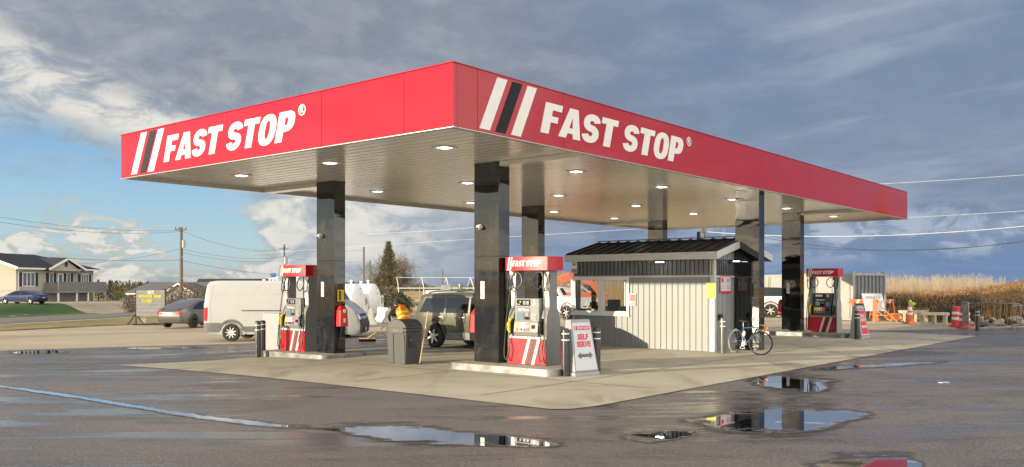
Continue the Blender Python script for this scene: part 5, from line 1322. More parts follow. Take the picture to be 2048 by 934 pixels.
q = MB(); q.cyl((0, 0, -.30), (.20, .10, 1.02), .015); q.build('pole', M_wood, tool, smooth=50); q = MB(); q.box(-.10, -.02, -.33, .06, .02, -.28); q.build('blade', M_rub, tool)
# ================================================================== bicycle
M_bblue = mat('bike_blue', (.045, .11, .20), .3, var=.05, coat=.5); M_tape = mat('bar_tape_orange', (.62, .25, .06), .6); M_chr = mat('chrome', (.62, .62, .62), .18, metal=1.0, var=.05); M_gum = mat('tyre_gum', (.30, .27, .20), .7)
rp, fp = G(1469, 705), G(1519, 710.5)
bd = Vector((fp.x-rp.x, fp.y-rp.y, 0)); wbase = bd.length; bik = empty('bicycle', (rp.x, rp.y, rp.z), math.atan2(bd.y, bd.x), 'blue road bicycle with orange drop bars leaning by the booth', 'bicycle')
rw = .345; steer = R(38)
LEAN = Matrix.Rotation(R(-7), 4, 'X')
def bwheel(x, st, tyre_m):
    w = empty('wheel', (0, 0, 0)); w.parent = bik
    w.matrix_local = LEAN @ Matrix.Translation((x, 0, rw)) @ Matrix.Rotation(st, 4, 'Z')
    q = MB(); q.tube([(math.cos(a)*(rw-.013), 0, math.sin(a)*(rw-.013)) for a in [2*math.pi*i/40 for i in range(40)]], .014, 8, closed=True); q.build('tyre', tyre_m, w, smooth=60)
    q = MB(); q.tube([(math.cos(a)*(rw-.032), 0, math.sin(a)*(rw-.032)) for a in [2*math.pi*i/40 for i in range(40)]], .009, 6, closed=True); q.cyl((0, -.045, 0), (0, .045, 0), .02); q.build('rim', M_chr if x == 0 else M_plast, w, smooth=60)
    q = MB()
    for i in range(24):
        a = 2*math.pi*i/24; b = a+(.35 if i % 2 else -.35); q.cyl((math.cos(b)*.02, .02*(1 if i % 4 < 2 else -1), math.sin(b)*.02), (math.cos(a)*(rw-.035), 0, math.sin(a)*(rw-.035)), .0022, n=4)
    q.build('spokes', M_grey, w)
bwheel(0, 0, M_gum); bwheel(wbase, steer, M_rub)
bb, st_, hdt, hdb, rax, fax = Vector((.43, 0, .28)), Vector((.29, 0, .78)), Vector((wbase-.165, 0, .80)), Vector((wbase-.125, 0, .66)), Vector((0, 0, rw)), Vector((wbase, 0, rw))
q = MB(LEAN)
for a, b, r_ in ((bb, st_, .016), (bb, hdb, .018), (st_-Vector((0, 0, .03)), hdt, .016), (hdt+Vector((-.01, 0, .03)), hdb, .019)): q.cyl(a, b, r_, n=10)
for y in (-.04, .04):
    q.cyl(bb, rax+Vector((0, y, 0)), .010, n=8); q.cyl(st_-Vector((0, 0, .05)), rax+Vector((0, y, 0)), .009, n=8)
q.build('frame', M_bblue, bik, smooth=60)
q = MB(LEAN); ct, ss_ = math.cos(steer), math.sin(steer)
for y in (-.05, .05):
    oy = Vector((-ss_*y, ct*y, 0)); q.tube([hdb+oy*.6, hdb+(fax-hdb)*.6+oy, fax+oy], [.013, .012, .009], 8)
q.build('fork', M_bblue, bik, smooth=60)
q = MB(LEAN); q.cyl(st_, st_+Vector((-.035, 0, .14)), .013); q.build('seat_post', M_chr, bik, smooth=60)
q = MB(LEAN); c = st_+Vector((-.03, 0, .15)); q.hexa([c+Vector((-.13, -.07, 0)), c+Vector((.15, -.018, 0)), c+Vector((.15, .018, 0)), c+Vector((-.13, .07, 0))], [c+Vector((-.13, -.06, .05)), c+Vector((.15, -.014, .035)), c+Vector((.15, .014, .035)), c+Vector((-.13, .06, .05))]); q.build('saddle', M_rub, bik, bevel=.02, seg=3)
q = MB(LEAN); top = hdt+Vector((.0, 0, .06)); fx = Vector((ct, ss_, 0)); fy = Vector((-ss_, ct, 0))
q.cyl(hdt, top, .013); q.cyl(top, top+fx*.09, .013); q.build('stem', M_chr, bik, smooth=60)
q = MB(LEAN); b = top+fx*.09
for s in (-1, 1): q.tube(crom([b, b+fy*.19*s, b+fy*.20*s+fx*.09, b+fy*.205*s+fx*.12+Vector((0, 0, -.08)), b+fy*.205*s+fx*.05+Vector((0, 0, -.145)), b+fy*.205*s-fx*.06+Vector((0, 0, -.14))], 5), .016, 8)
q.build('handlebar', M_tape, bik, smooth=60)
q = MB(LEAN); q.lathe([(.085, -.052), (.085, -.046), (.0001, -.046)], 28, 0, 'y', c=bb); q.cyl(bb+Vector((0, -.07, 0)), bb+Vector((0, .07, 0)), .02, n=10); q.bar(bb+Vector((0, -.06, 0)), bb+Vector((.09, -.06, -.14)), .02, .014); q.bar(bb+Vector((0, .06, 0)), bb+Vector((-.09, .06, .14)), .02, .014); q.box(*(bb+Vector((.05, -.14, -.155))), *(bb+Vector((.13, -.06, -.135)))); q.build('crank', M_chr, bik, smooth=50)
q = MB(LEAN); q.tube([bb+Vector((.0, -.05, .08)), rax+Vector((0, -.045, .03))], .005, 4); q.tube([bb+Vector((0, -.05, -.08)), rax+Vector((0, -.045, -.03))], .005, 4); q.build('chain', M_grey, bik)
q = MB(LEAN); q.tube(crom([rax+Vector((-.02, 0, .37)), rax+Vector((-.26, 0, .28)), rax+Vector((-.37, 0, .05))], 5), .02, 6); q.build('mudguard', M_bblue, bik, smooth=60)
q = MB(LEAN); q.ell(st_+Vector((.06, 0, -.20)), (.045, .045, .09)); q.build('bottle', M_stick, bik, smooth=60)
# ================================================================== containers and building stuff on the right
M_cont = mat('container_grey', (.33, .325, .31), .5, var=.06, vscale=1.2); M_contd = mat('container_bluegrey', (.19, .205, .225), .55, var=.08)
cc = G(1706, 641); CTH = R(-69)
ctn = empty('shipping_container', (cc.x, cc.y, cc.z), CTH, 'grey steel shipping container with corrugated end and white side doors', 'container')
# corner nearest camera at the origin; long side along -x, corrugated end along +y
q = MB(); LX, LY, LZ = 9.12, 2.44, 2.70
for x in (0, -LX):
    for y in (0, LY): q.box(x-(.0 if x < 0 else .12), y-(0 if y == 0 else .12), 0, x+(.12 if x < 0 else 0), y+(.12 if y == 0 else 0), LZ)
for z in (.002, LZ-.13):
    q.box(-LX+.121, .003, z, -.121, .10, z+.12); q.box(-LX+.121, LY-.10, z, -.121, LY-.003, z+.12); q.box(-.10, .121, z, -.003, LY-.121, z+.12); q.box(-LX+.003, .121, z, -LX+.1, LY-.121, z+.12)
for x in (-.09, -LX+.09):
    for y in (.09, LY-.09): q.box(x-.085, y-.085, LZ+.002, x+.085, y+.085, LZ+.11)
q.build('frame', M_cont, ctn, bevel=.008)
q = MB(); y = .13; P_ = []; 
while y < LY-.20: P_ += [(-.02, y), (-.02, y+.10), (-.10, y+.135), (-.10, y+.235)]; y += .27
P_ = [(-.02, .122)]+P_[1:]+[(-.02, LY-.122)]
for a, b in zip(P_, P_[1:]): q.poly([(a[0], a[1], .123), (b[0], b[1], .123), (b[0], b[1], LZ-.131), (a[0], a[1], LZ-.131)])
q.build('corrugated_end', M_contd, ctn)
q = MB(); q.box(-LX+.122, .03, .123, -.122, .06, LZ-.132)
for i in range(6):
    x0 = -LX+.14+i*1.475; x1 = x0+1.40; q.box(x0, .012, .14, x1, .029, LZ-.15)
    for z0, z1 in ((.22, .95), (1.02, 1.75), (1.82, 2.52)): q.box(x0+.10, .004, z0, x1-.10, .0115, z1)
q.build('side_doors', M_cont, ctn)
q = MB()
for i in range(6):
    x0 = -LX+.14+i*1.475
    for dx in (.06, 1.34): q.cyl((x0+dx, -.012, .12), (x0+dx, -.012, LZ-.15), .018, n=8)
    q.box(x0+1.2, -.03, 1.0, x0+1.42, -.02, 1.06)
q.build('lock_rods', M_steel, ctn)
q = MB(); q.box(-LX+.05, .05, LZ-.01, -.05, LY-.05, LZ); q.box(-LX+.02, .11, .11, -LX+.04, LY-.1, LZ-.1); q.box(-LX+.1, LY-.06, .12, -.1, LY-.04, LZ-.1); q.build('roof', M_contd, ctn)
M_brn = mat('weathered_timber', (.22, .145, .075), .8, var=.25, streak=(6, 6, .6))
# timber on the container roof
cpt = Matrix.Translation(cc) @ Matrix.Rotation(CTH, 4, 'Z')
tb_ = empty('timber_stack', cpt @ Vector((-6.6, 1.2, LZ)), CTH, 'brown boards lying on top of the container', 'timber')
q = MB(); random.seed(9)
for i in range(9): q.box(-1.2+i*.3, -.1+random.uniform(-.05, .05), .0, -.95+i*.3, .3, .10+random.uniform(0, .07))
q.build('boards', M_brn, tb_)
# orange road barricades
M_or = mat('barricade_orange', (.55, .16, .05), .55, var=.1)
def barricade(p, rz, label):
    o = empty('barricade', p, rz, label, 'barricade', 'orange barricades by the container'); 
    q = MB(); q.box(-.75, -.02, .98, .75, .02, 1.22); q.build('top_rail', [M_or], o, bevel=.006)
    q = MB()
    for x in (-.45, -.05, .35): q.prism([(x, -.024, .985), (x+.14, -.024, .985), (x+.24, -.024, 1.215), (x+.10, -.024, 1.215)], (0, .003, 0))
    q.build('white_stripes', M_sgw, o)
    for s in (-1, 1):
        q = MB(); q.bar((s*.62, -.30, 0), (s*.62, -.02, 1.2), .09, .05); q.bar((s*.62, .42, 0), (s*.62, .04, 1.1), .09, .05); q.bar((s*.62, -.24, .35), (s*.62, .32, .35), .06, .04); q.build('trestle_leg', M_or, o)
    return o
b1_ = G(1758, 640); barricade((b1_.x, b1_.y-.6, b1_.z), R(20), 'orange barricade in front of the corrugated container end')
b2_ = G(1716, 640); barricade((b2_.x, b2_.y-.9, b2_.z), R(-15), 'orange barricade half hidden behind the full serve sign')
tr_ = G(1738, 641); trs = empty('trestle', (tr_.x+.1, tr_.y-1.6, tr_.z), R(-30), 'leaning orange trestle frame beside the full serve sign', 'trestle')
q = MB(); q.bar((-.45, 0, 0), (-.45, 0, 1.3), .12, .06); q.bar((-.45, 0, 1.2), (.75, 0, .02), .12, .06); q.bar((-.45, 0, .72), (.45, 0, .02), .10, .05); q.bar((-.45, 0, .35), (.3, 0, .35), .10, .05); q.build('frame', M_or, trs)
sg_ = G(1744, 641); ls = empty('leaning_sign', (sg_.x, sg_.y-.35, sg_.z+.55), R(12), 'white printed board propped against the corrugated container end', 'sign')
q = MB(); q.hexa([(-.62, -.10, 0), (.62, -.10, 0), (.62, -.07, 0), (-.62, -.07, 0)], [(-.72, .12, 1.0), (.56, .12, 1.0), (.56, .15, 1.0), (-.72, .15, 1.0)]); bo = q.build('board', M_sgw, ls)
FMs = Matrix.Translation((-.05, -.106, 0)) @ Matrix.Rotation(-math.atan2(.22, 1), 4, 'X') @ RL
q = MB(FMs); random.seed(2)
for i in range(6): q.prism([(-.46+i*.16, .72, .001), (-.36+i*.16, .72, .001), (-.38+i*.16, .86, .001), (-.48+i*.16, .86, .001)], (0, 0, .003))
q.build('faded_print', mat('faded_ink', (.30, .31, .33), .6), bo)
# cones
M_cone = mat('cone_orange', (.62, .16, .06), .5, var=.06); M_conw = mat('cone_white', (.75, .73, .68), .45)
def cone(p, label, h=.95, r=.20, cat='cone'):
    o = empty('traffic_cone', p, 0, label, cat, 'traffic cones on the lot'); q = MB(); q.box(-r*1.05, -r*1.05, 0, r*1.05, r*1.05, .04); q.lathe([(r*.9, .041), (r*.78, .12), (r*.22, h), (.0001, h)], 20); q.build('cone_body', M_cone, o, smooth=40, bevel=.006)
    for z0, z1 in ((.62, .80), (.42, .52)):
        rr = lambda z: r*.78+(r*.22-r*.78)*(z*h-.12)/(h-.12)+.004
        q = MB(); q.lathe([(rr(z0), z0*h), (rr(z1), z1*h)], 20); q.build('white_collar', M_conw, o, smooth=40)
    return o
cone(G(1820, 647), 'tall orange traffic cone with a hi vis cloth on top', 1.1, .26)
c2_ = G(1820, 647); vh = empty('hivis_cloth', (c2_.x, c2_.y, c2_.z+1.09), 0, 'crumpled yellow green cloth hung on the orange cone', 'cloth')
q = MB(); q.ell((0, 0, .03), (.10, .10, .16)); q.ell((.14, -.03, -.06), (.14, .08, .10)); q.ell((-.02, 0, .18), (.07, .07, .07), mi=1); q.bar((0, -.02, -.1), (.28, -.02, -.3), .05, .03); q.build('cloth', [mat('cloth_lime', (.45, .50, .10), .8, var=.4, vscale=18), mat('cloth_grey', (.12, .13, .12), .8)], vh, smooth=60)
cone(G(812, 625), 'small pink and white cone behind the stooping sweeper', .8, .17)
# striped channelizer drums
def drum(p, label):
    o = empty('traffic_drum', p, 0, label, 'barrel', 'red striped drums by the crowd barriers'); q = MB(); q.lathe([(.34, 0), (.34, .07), (.25, .08), (.25, .30), (.235, .31), (.235, .52), (.22, .53), (.22, .74), (.20, .75), (.20, .95), (.08, .99), (.0001, 1.0)], 24); q.build('drum_body', mat('drum_red', (.62, .06, .07), .5, var=.08), o, smooth=35)
    for z in (.40, .66):
        q = MB(); q.lathe([(.24 if z < .5 else .225, z-.06), (.24 if z < .5 else .225, z+.06)], 24); q.build('white_band', M_conw, o, smooth=40)
drum(G(1914, 653), 'red and white drum behind the left crowd barrier'); drum(G(1929, 656), 'red and white drum lower behind the mesh barrier')
# low timber trestles
def lowtable(p, rz, l, label):
    o = empty('timber_trestle', p, rz, label, 'trestle', 'low pale timber trestles on the lot'); q = MB(); q.box(-l/2, -.3, .48, l/2, .3, .62); q.build('planks', mat('pale_timber', (.50, .44, .32), .75, var=.15), o, bevel=.01)
    for x in (-l/2+.15, 0, l/2-.15):
        for y in (-.25, .25): q = MB(); q.box(x-.05, y-.05, 0, x+.05, y+.05, .478); q.build('leg', MATS['pale_timber'], o)
a_ = G(1868, 649); lowtable((a_.x, a_.y, a_.z), R(-12), 1.35, 'pale timber trestle between cone and drums')
a_ = G(1838, 644); lowtable((a_.x, a_.y+.6, a_.z), R(-5), 1.5, 'pale timber trestle behind the orange cone')
a_ = G(1802, 641); o_ = empty('timber_stack', (a_.x, a_.y, a_.z), R(5), 'orange painted boards stacked on the ground left of the cone', 'timber')
q = MB()
for i in range(3): q.box(-.7+.05*i, -.3, .02+i*.14, .65-.08*i, .3, .14+i*.14)
q.build('boards', M_or, o_, bevel=.01)
# crowd barriers
def barrier(p, rz, l, label, mesh_=False, m=None, h=1.08, nb=14):
    o = empty('crowd_barrier', p, rz, label, 'barrier', 'steel crowd control barriers'); m = m or M_steel
    q = MB(); q.tube([(-l/2, 0, .22), (-l/2, 0, h-.06), (-l/2+.06, 0, h), (l/2-.06, 0, h), (l/2, 0, h-.06), (l/2, 0, .22)], .020, 8, closed=True); q.build('frame', m, o, smooth=50)
    q = MB()
    for i in range(1, nb): x = -l/2+l*i/nb; q.cyl((x, 0, .22), (x, 0, h), .008, n=6)
    if mesh_:
        for i in range(1, 14): z = .22+(h-.22)*i/14; q.cyl((-l/2, 0, z), (l/2, 0, z), .008, n=5)
    q.build('mesh' if mesh_ else 'bars', m, o)
    for s in (-1, 1): q = MB(); q.tube([(s*(l/2-.15), -.30, 0), (s*(l/2-.15), 0, .22), (s*(l/2-.15), .30, 0)], .016, 6); q.build('foot', m, o)
    return o
e0, e1 = G(1920, 655), G(1940, 660); md = (e0+e1)/2; d_ = e1-e0
barrier((md.x, md.y, md.z), math.atan2(d_.y, d_.x), 1.7, 'steel mesh crowd barrier set edge on beside the drums', True, h=1.25, nb=30)
e0, e1 = G(1941, 658.5), G(2024, 661); md = (e0+e1)/2; d_ = e1-e0
barrier((md.x, md.y, md.z), math.atan2(d_.y, d_.x), 2.35, 'steel crowd barrier standing behind the far black bollard', nb=9, h=1.2)
e0, e1 = G(2026, 659), G(2110, 658); md = (e0+e1)/2; d_ = e1-e0
barrier((md.x, md.y, md.z), math.atan2(d_.y, d_.x), 2.35, 'steel crowd barrier cut by the right edge of the picture', nb=9, h=1.1)
M_wpipe = mat('white_pipe', (.72, .71, .68), .45, var=.04)
e0 = G(1126, 655); barrier((e0.x, e0.y, e0.z), R(4), 2.3, 'white barred barrier left of the booth', m=M_wpipe, h=1.3, nb=7)
# brown slatted screen and excavator behind the booth
sp = D3(1125, 575, 62); scn = empty('slat_wall', (sp.x+1.5, sp.y, gz(sp.x, sp.y)), R(-6), 'tall brown vertical board screen behind the booth', 'fence')
q = MB(); random.seed(4)
for i in range(26): q.box(-3.4+i*.26, -.03+random.uniform(-.02, .02), 0, -3.4+i*.26+.22, .03, 2.95+random.uniform(-.06, .06))
q.build('boards', M_brn, scn); q = MB(); q.box(-3.4, .032, .5, 3.3, .09, .62); q.box(-3.4, .032, 2.3, 3.3, .09, 2.42); q.build('rails', M_brn, scn)
ep = D3(1175, 600, 54); ex = empty('excavator', (ep.x, ep.y, gz(ep.x, ep.y)), R(10), 'orange excavator with raised boom parked behind the booth', 'excavator')
M_exo = mat('excavator_orange', (.55, .15, .075), .4, var=.1, coat=.2)
for s in (-1, 1):
    q = MB(); q.prism([(x, s*1.0-.25, z) for x, z in [(-1.4, .45), (-1.25, .75), (1.25, .75), (1.4, .45), (1.25, .02), (-1.25, .02)]], (0, .5, 0)); q.build('track', M_rub, ex, bevel=.03)
q = MB(); q.cyl((0, 0, .76), (0, 0, .92), .6); q.box(-1.6, -1.15, .93, 1.0, 1.15, 1.6); q.build('upper_body', M_exo, ex, bevel=.06)
q = MB(); q.box(.0, -.2, 1.61, 1.1, .95, 2.7); q.build('cab', M_cglass, ex, bevel=.06)
q = MB(); bpts = [(.8, .5, 1.3), (-.2, .6, 2.1), (-1.4, .6, 2.25), (-2.4, .6, 1.9)]
bpts = [Vector((.9, -.5, 1.4)), Vector((.2, -.5, 2.2)), Vector((-1.2, -.5, 2.55)), Vector((-2.6, -.5, 2.1))]
for a, b in zip(bpts, bpts[1:]): q.bar(a, b, .42, .50)
q.build('boom', M_exo, ex, bevel=.04); q = MB(); q.bar((-2.6, -.5, 2.15), (-2.2, -.5, .9), .30, .36); q.build('stick', M_exo, ex, bevel=.03)
q = MB(); q.bar((.2, -.28, 1.5), (-1.1, -.28, 2.3), .12); q.build('ram', M_chr, ex)
q = MB(); q.prism([(x, -.85, z) for x, z in [(-2.3, .95), (-2.0, .55), (-1.5, .25), (-2.1, .15), (-2.6, .45)]], (0, .7, 0)); q.build('bucket', M_exo, ex, bevel=.02)
# ================================================================== tanks, frames, poles, wires
M_tank = mat('tank_white', (.74, .74, .73), .38, var=.03, vscale=1.5)
def tank(px, py, label):
    p = G(px, py); o = empty('fuel_tank', (p.x, p.y, p.z), math.atan2(-.20, .98), label, 'tank', 'white horizontal fuel tanks')
    r, Ln, zc = 1.02, 6.6, 1.26
    q = MB(); q.lathe([(.0001, .16), (r*.5, .12), (r*.85, .03), (r, -.10), (r, -Ln), (r*.8, -Ln-.12), (.0001, -Ln-.16)], 40, 0, 'x', (0, 0, zc)); t_ = q.build('shell', M_tank, o, smooth=40)
    for x in (-.35, -Ln+.4): q = MB(); q.box(x-.12, -.8, 0, x+.12, .8, .72); q.build('saddle_support', M_tank, o)
    q = MB(); q.box(.03, .15, .55, .30, .75, 1.5); q.box(.04, .17, .30, .28, .70, .548); cb = q.build('pump_cabinet', M_tank, o, bevel=.015)
    q = MB(); q.box(.302, .25, .95, .308, .48, 1.42); q.box(.302, .50, 1.05, .308, .68, 1.35, 1); q.build('meter_panel', [M_grey, mat('panel_tan', (.42, .30, .24), .5)], cb)
    q = MB()
    for x, h in ((-.5, .20), (-1.0, .12), (-2.2, .30), (-4.0, .18), (-5.5, .42), (-6.0, .34), (-6.4, .25)): q.cyl((x, 0, zc+r-.02), (x, 0, zc+r+h), .06, n=10); q.ell((x, 0, zc+r+h), (.12, .09, .05))
    q.tube([(-5.5, 0, zc+r+.36), (-5.9, 0, zc+r+.36), (-6.0, 0, zc+r+.2)], .045, 8); q.build('vent_pipes', M_tank, o, smooth=50)
    q = MB(); q.cyl((.165, -.1, zc+.4), (.17, -.1, zc+.4), .05, n=12); q.bar((.03, -.12, zc+r*.72), (.10, .12, zc+r*.72), .05); q.build('fittings', M_grey, o)
    return o
t1 = tank(718, 641, 'white fuel tank with rounded end just right of the left column'); t2 = tank(751, 637, 'white fuel tank with rounded end farther right of the left column')
vv = empty('blue_valve', D3(547, 560, 57), 0, 'blue valve head on a white riser above the van roof', 'valve')
q = MB(); q.cyl((0, 0, -.5), (0, 0, .12), .09); q.build('riser', M_tank, vv, smooth=50); q = MB(); q.box(-.16, -.1, .12, .16, .1, .30); q.cyl((.05, 0, .30), (.05, 0, .46), .07); q.box(-.2, -.06, .32, -.06, .06, .42); q.build('valve_head', mat('valve_blue', (.03, .09, .32), .4), vv, bevel=.01)
# jersey barriers
M_jer = mat('barrier_concrete', (.52, .51, .48), .7, var=.1)
for px, py, rz, lb in ((716, 653, 98, 'pale concrete barrier standing before the left tank end'), (742, 648, 98, 'pale concrete barrier before the right tank end'), (768, 644, 112, 'pale concrete barrier right of the tanks')):
    p = G(px, py); o = empty('concrete_barrier', (p.x, p.y, p.z), R(rz), lb, 'barrier', 'pale concrete barriers by the tanks')
    q = MB(); q.prism([(-1.2, y, z) for y, z in ((-.32, 0), (-.32, .08), (-.16, .30), (-.09, .85), (.09, .85), (.16, .30), (.32, .08), (.32, 0))], (2.4, 0, 0)); q.build('barrier_block', M_jer, o, bevel=.012)
# white pipe frame of a shelter
hf = D3(797, 612, 64); hz_ = gz(hf.x, hf.y); fr_ = empty('shelter_frame', (hf.x, hf.y, hz_), R(12), 'bare white pipe frame of a long shelter behind the green car', 'frame')
q = MB(); wv, lv, eh, rh = 3.2, 13.0, 1.95, 2.75
for i in range(8):
    x = lv*i/7
    for y in (0, wv): q.cyl((x, y, 0), (x, y, eh), .032, n=6)
    q.cyl((x, 0, eh), (x, wv/2, rh), .026, n=6); q.cyl((x, wv, eh), (x, wv/2, rh), .026, n=6)
for y, z, w_ in ((0, eh, .07), (wv, eh, .045), (wv/2, rh, .035)): q.bar((0, y, z), (lv, y, z), w_)
q.cyl((0, 0, eh), (0, wv, eh), .04, n=6); q.build('pipe_frame', M_wpipe, fr_)
tl_ = D3(905, 590, 60); tz = gz(tl_.x, tl_.y); trl = empty('box_trailer', (tl_.x, tl_.y, tz), R(8), 'long low white trailer with a box and drum on top behind the green car', 'trailer')
q = MB(); q.box(-1.8, -.8, .5, 2.0, .8, 1.68); q.build('trailer_box', M_wpipe, trl, bevel=.03)
q = MB(); q.box(-1.5, -.7, .32, 1.7, .7, .498); q.build('chassis', M_rub, trl)
for x in (-.8, .8):
    q = MB(); q.lathe([(.32, -.85), (.32, -.65)], 20, 0, 'y', (x, 0, .32)); q.build('wheel', M_tyre, trl)
q = MB(); q.box(-.75, -.3, 1.682, -.15, .3, 2.05); q.build('roof_box', M_grey, trl); q = MB(); q.lathe([(.12, 1.682), (.12, 1.75), (.17, 1.78), (.17, 2.12), (.10, 2.17), (.0001, 2.18)], 16, 0, 'z', (.55, 0, 0)); q.build('drum', M_steel, trl, smooth=40)
# utility poles
M_pole = mat('pole_wood', (.14, .12, .105), .8, var=.2, streak=(8, 8, .5)); M_wire = mat('wire_dark', (.05, .052, .056), .6); M_wirel = mat('wire_sunlit', (.62, .63, .64), .4, metal=.3)  # the paler wire tone has the sunlight put into its colour
poles = {}
def pole(key, px, ptop, d, label, arms=(), r=.16, parts=True):
    b = D3(px, 571, d); zt_ = H+(HOR-ptop)/F*d; z0 = gz(b.x, b.y); o = empty('utility_pole', (b.x, b.y, z0), 0, label, 'utility pole', 'wooden utility poles')
    q = MB(); q.cyl((0, 0, -.3), (0, 0, zt_-z0), r, r*.7, 12); q.build('pole', M_pole, o, smooth=40)
    for z, w_ in arms:
        q = MB(); q.bar((-w_, -.15, z-z0), (w_, -.15, z-z0), .10, .12)
        for x in (-w_*.9, -w_*.3, w_*.3, w_*.9): q.cyl((x, -.15, z-z0+.06), (x, -.15, z-z0+.28), .04, n=8)
        q.build('cross_arm', M_pole, o)
    poles[key] = (b.x, b.y, zt_); return o
o = pole('a', 362.5, 455, 84, 'tall wooden utility pole behind the diner sign board', [(7.35, .55)], .19)
q = MB(); q.cyl((.28, -.1, 6.1), (.28, -.1, 6.8), .16); q.bar((-.3, -.1, 5.2), (.3, -.1, 5.2), .06); q.bar((0, -.1, 3.2), (.7, -.1, 3.05), .06); q.build('fittings', M_grey, o)
o = pole('b', 568.5, 489, 118, 'utility pole rising beyond the roof of the white van', [(6.9, .6)], .17)
q = MB(); q.cyl((.25, -.2, 5.6), (.25, -.2, 6.6), .25); q.build('transformer', M_grey, o, smooth=40)
pole('c', 727.5, 494, 96, 'utility pole just above the white tanks', (), .15); pole('d', 740, 520, 150, 'thin utility pole beside the bare tree', (), .13)
pole('e', 885, 538, 150, 'thin pole far beyond the green car', (), .13, False)
o = pole('f', 1407, 457, 66, 'pale utility pole rising behind the booth roof', [(6.05, .25)], .15)
q = MB(); q.tube(crom([(-.2, -.15, 4.6), (-.55, -.2, 4.2), (-.7, -.2, 4.5), (-.4, -.2, 4.75), (-.15, -.2, 4.3), (-.9, -.2, 4.1), (-1.0, -.2, 4.45)], 6), .03, 5); q.build('wire_coil', M_wire, o)
wn = [0]
def wire(a, b, label, sag=.8, r=.012, m=None):
    a, b = Vector(a), Vector(b); pts = [a.lerp(b, i/24)-Vector((0, 0, sag*4*(i/24)*(1-i/24))) for i in range(25)]; o0 = pts[0].copy()
    q = MB(); q.tube([p-o0 for p in pts], r, 5); o = q.build('power_line', m or M_wire, None, o0); tag(o, label, 'wire', 'overhead lines')
A = D3
wire(A(362, 461, 84), A(-40, 428, 60), 'overhead wire from the tall left pole, topmost to the left', .4)
wire(A(362, 463, 84), A(-40, 438, 60), 'overhead wire from the tall left pole, second to the left', .5)
wire(A(362, 520, 84), A(-40, 502, 60), 'overhead wire crossing just above the house roof', .3, .016)
wire(A(362, 497, 84), A(150, 528, 96), 'service drop from the tall pole towards the house', .3, .014)
wire(A(363, 461, 84), A(568, 497, 118), 'overhead wire between the two left poles, topmost', .9)
wire(A(363, 498, 84), A(568, 514, 118), 'overhead wire between the two left poles, middle', .5)
wire(A(363, 505, 84), A(568, 520, 118), 'overhead wire between the two left poles, lower', .5)
wire(A(363, 521, 84), A(640, 549, 130), 'overhead wire sloping down behind the van roof', .6, .015)
wire(A(569, 497, 118), A(727, 500, 96), 'overhead wire from the van pole to the tank pole, upper', .3)
wire(A(569, 514, 118), A(727, 524, 96), 'overhead wire from the van pole to the tank pole, lower', .3)
wire(A(500, 508, 80), A(1407, 450, 66), 'bright wire crossing behind the middle columns', -.05, .014, M_wirel)
wire(A(727, 468, 70), A(1020, 448, 62), 'bright wire high behind the nearest column', .1, .012, M_wirel)
wire(A(1407, 463, 66), A(2100, 447, 52), 'twisted bright wire running off to the right', .55, .024, M_wirel)
wire(A(1407, 470, 66), A(2100, 478, 52), 'thin dark wire running off to the right', .9, .018)
wire(A(1500, 470, 50), A(2100, 472, 50), 'second dark wire running off to the right', .85, .014)
wire(A(1550, 444, 48), A(2100, 418, 48), 'bright wire meeting the canopy end on the right', .1, .016, M_wirel)
wire(A(1600, 376, 48), A(2100, 346, 48), 'bright wire above the canopy end on the right', .05, .016, M_wirel)
# ================================================================== marquee board
mb_ = G(262, 657); e_ = D3(300, 610, 53)
mq = empty('marquee_board', (e_.x, e_.y, gz(e_.x, e_.y)), R(6), 'grey roadside letter board with yellow words about a closed diner', 'sign board')
pm = 1754/53
def mx_(px): return (px-300)/pm
def mz_(py): return (HOR-py)/pm+H-gz(e_.x, e_.y)
q = MB(); q.box(mx_(274), -.06, mz_(632), mx_(329), .06, mz_(580.5)); bo = q.build('board', mat('board_grey', (.27, .275, .26), .6, var=.12), mq, bevel=.01)
q = MB()
for i in range(1, 7): z = mz_(632)+(mz_(580)-mz_(632))*i/7; q.box(mx_(274)+.02, -.064, z-.012, mx_(329)-.02, -.0605, z+.006)
q.build('letter_tracks', mat('track_grey', (.16, .16, .155), .6), bo)
q = MB(); q.box(mx_(272.4), -.05, mz_(650), mx_(273.9), .05, mz_(579)); q.box(mx_(329.1), -.05, mz_(650), mx_(330.5), .05, mz_(579)); q.bar((mx_(262), -.5, .05), (mx_(273), 0, .7), .05); q.bar((mx_(283), .5, .05), (mx_(273), 0, .7), .05); q.bar((mx_(341), -.5, .05), (mx_(329), 0, .7), .05); q.box(mx_(266), -.04, .02, mx_(338), .04, .10); q.build('stand', M_blackp, mq)
def mtext(s_, px0, px1, pyc, size, m, nm):
    me = text_mesh(s_, size, .012, .004); xs = [v.co.x for v in me.vertices]; w_ = max(xs)-min(xs); k = (px1-px0)/pm/w_
    q = MB(Matrix.Translation((mx_((px0+px1)/2), -.068, mz_(pyc))) @ RL @ Matrix.Scale(k, 4, (1, 0, 0))); q.mesh(me); q.build(nm, m, bo)
M_yl = mat('letter_yellow', (.66, .58, .06), .5); mtext("RR'S", 296, 308, 585, .26, M_conw, 'top_lettering'); mtext('ROADSIDE', 280, 305, 592.5, .26, M_yl, 'yellow_lettering'); mtext('DINER', 308, 323, 593, .26, M_yl, 'yellow_lettering'); mtext('CLOSED', 285, 305, 602, .25, M_yl, 'yellow_lettering')
bk = G(288, 646); q = MB(); q.box(-.16, -.16, 0, .16, .16, .30); tag(q.build('sand_box', mat('box_tan', (.5, .42, .26), .8), None, (bk.x, bk.y, bk.z), .3, bevel=.02), 'small tan block at the foot of the letter board', 'block')
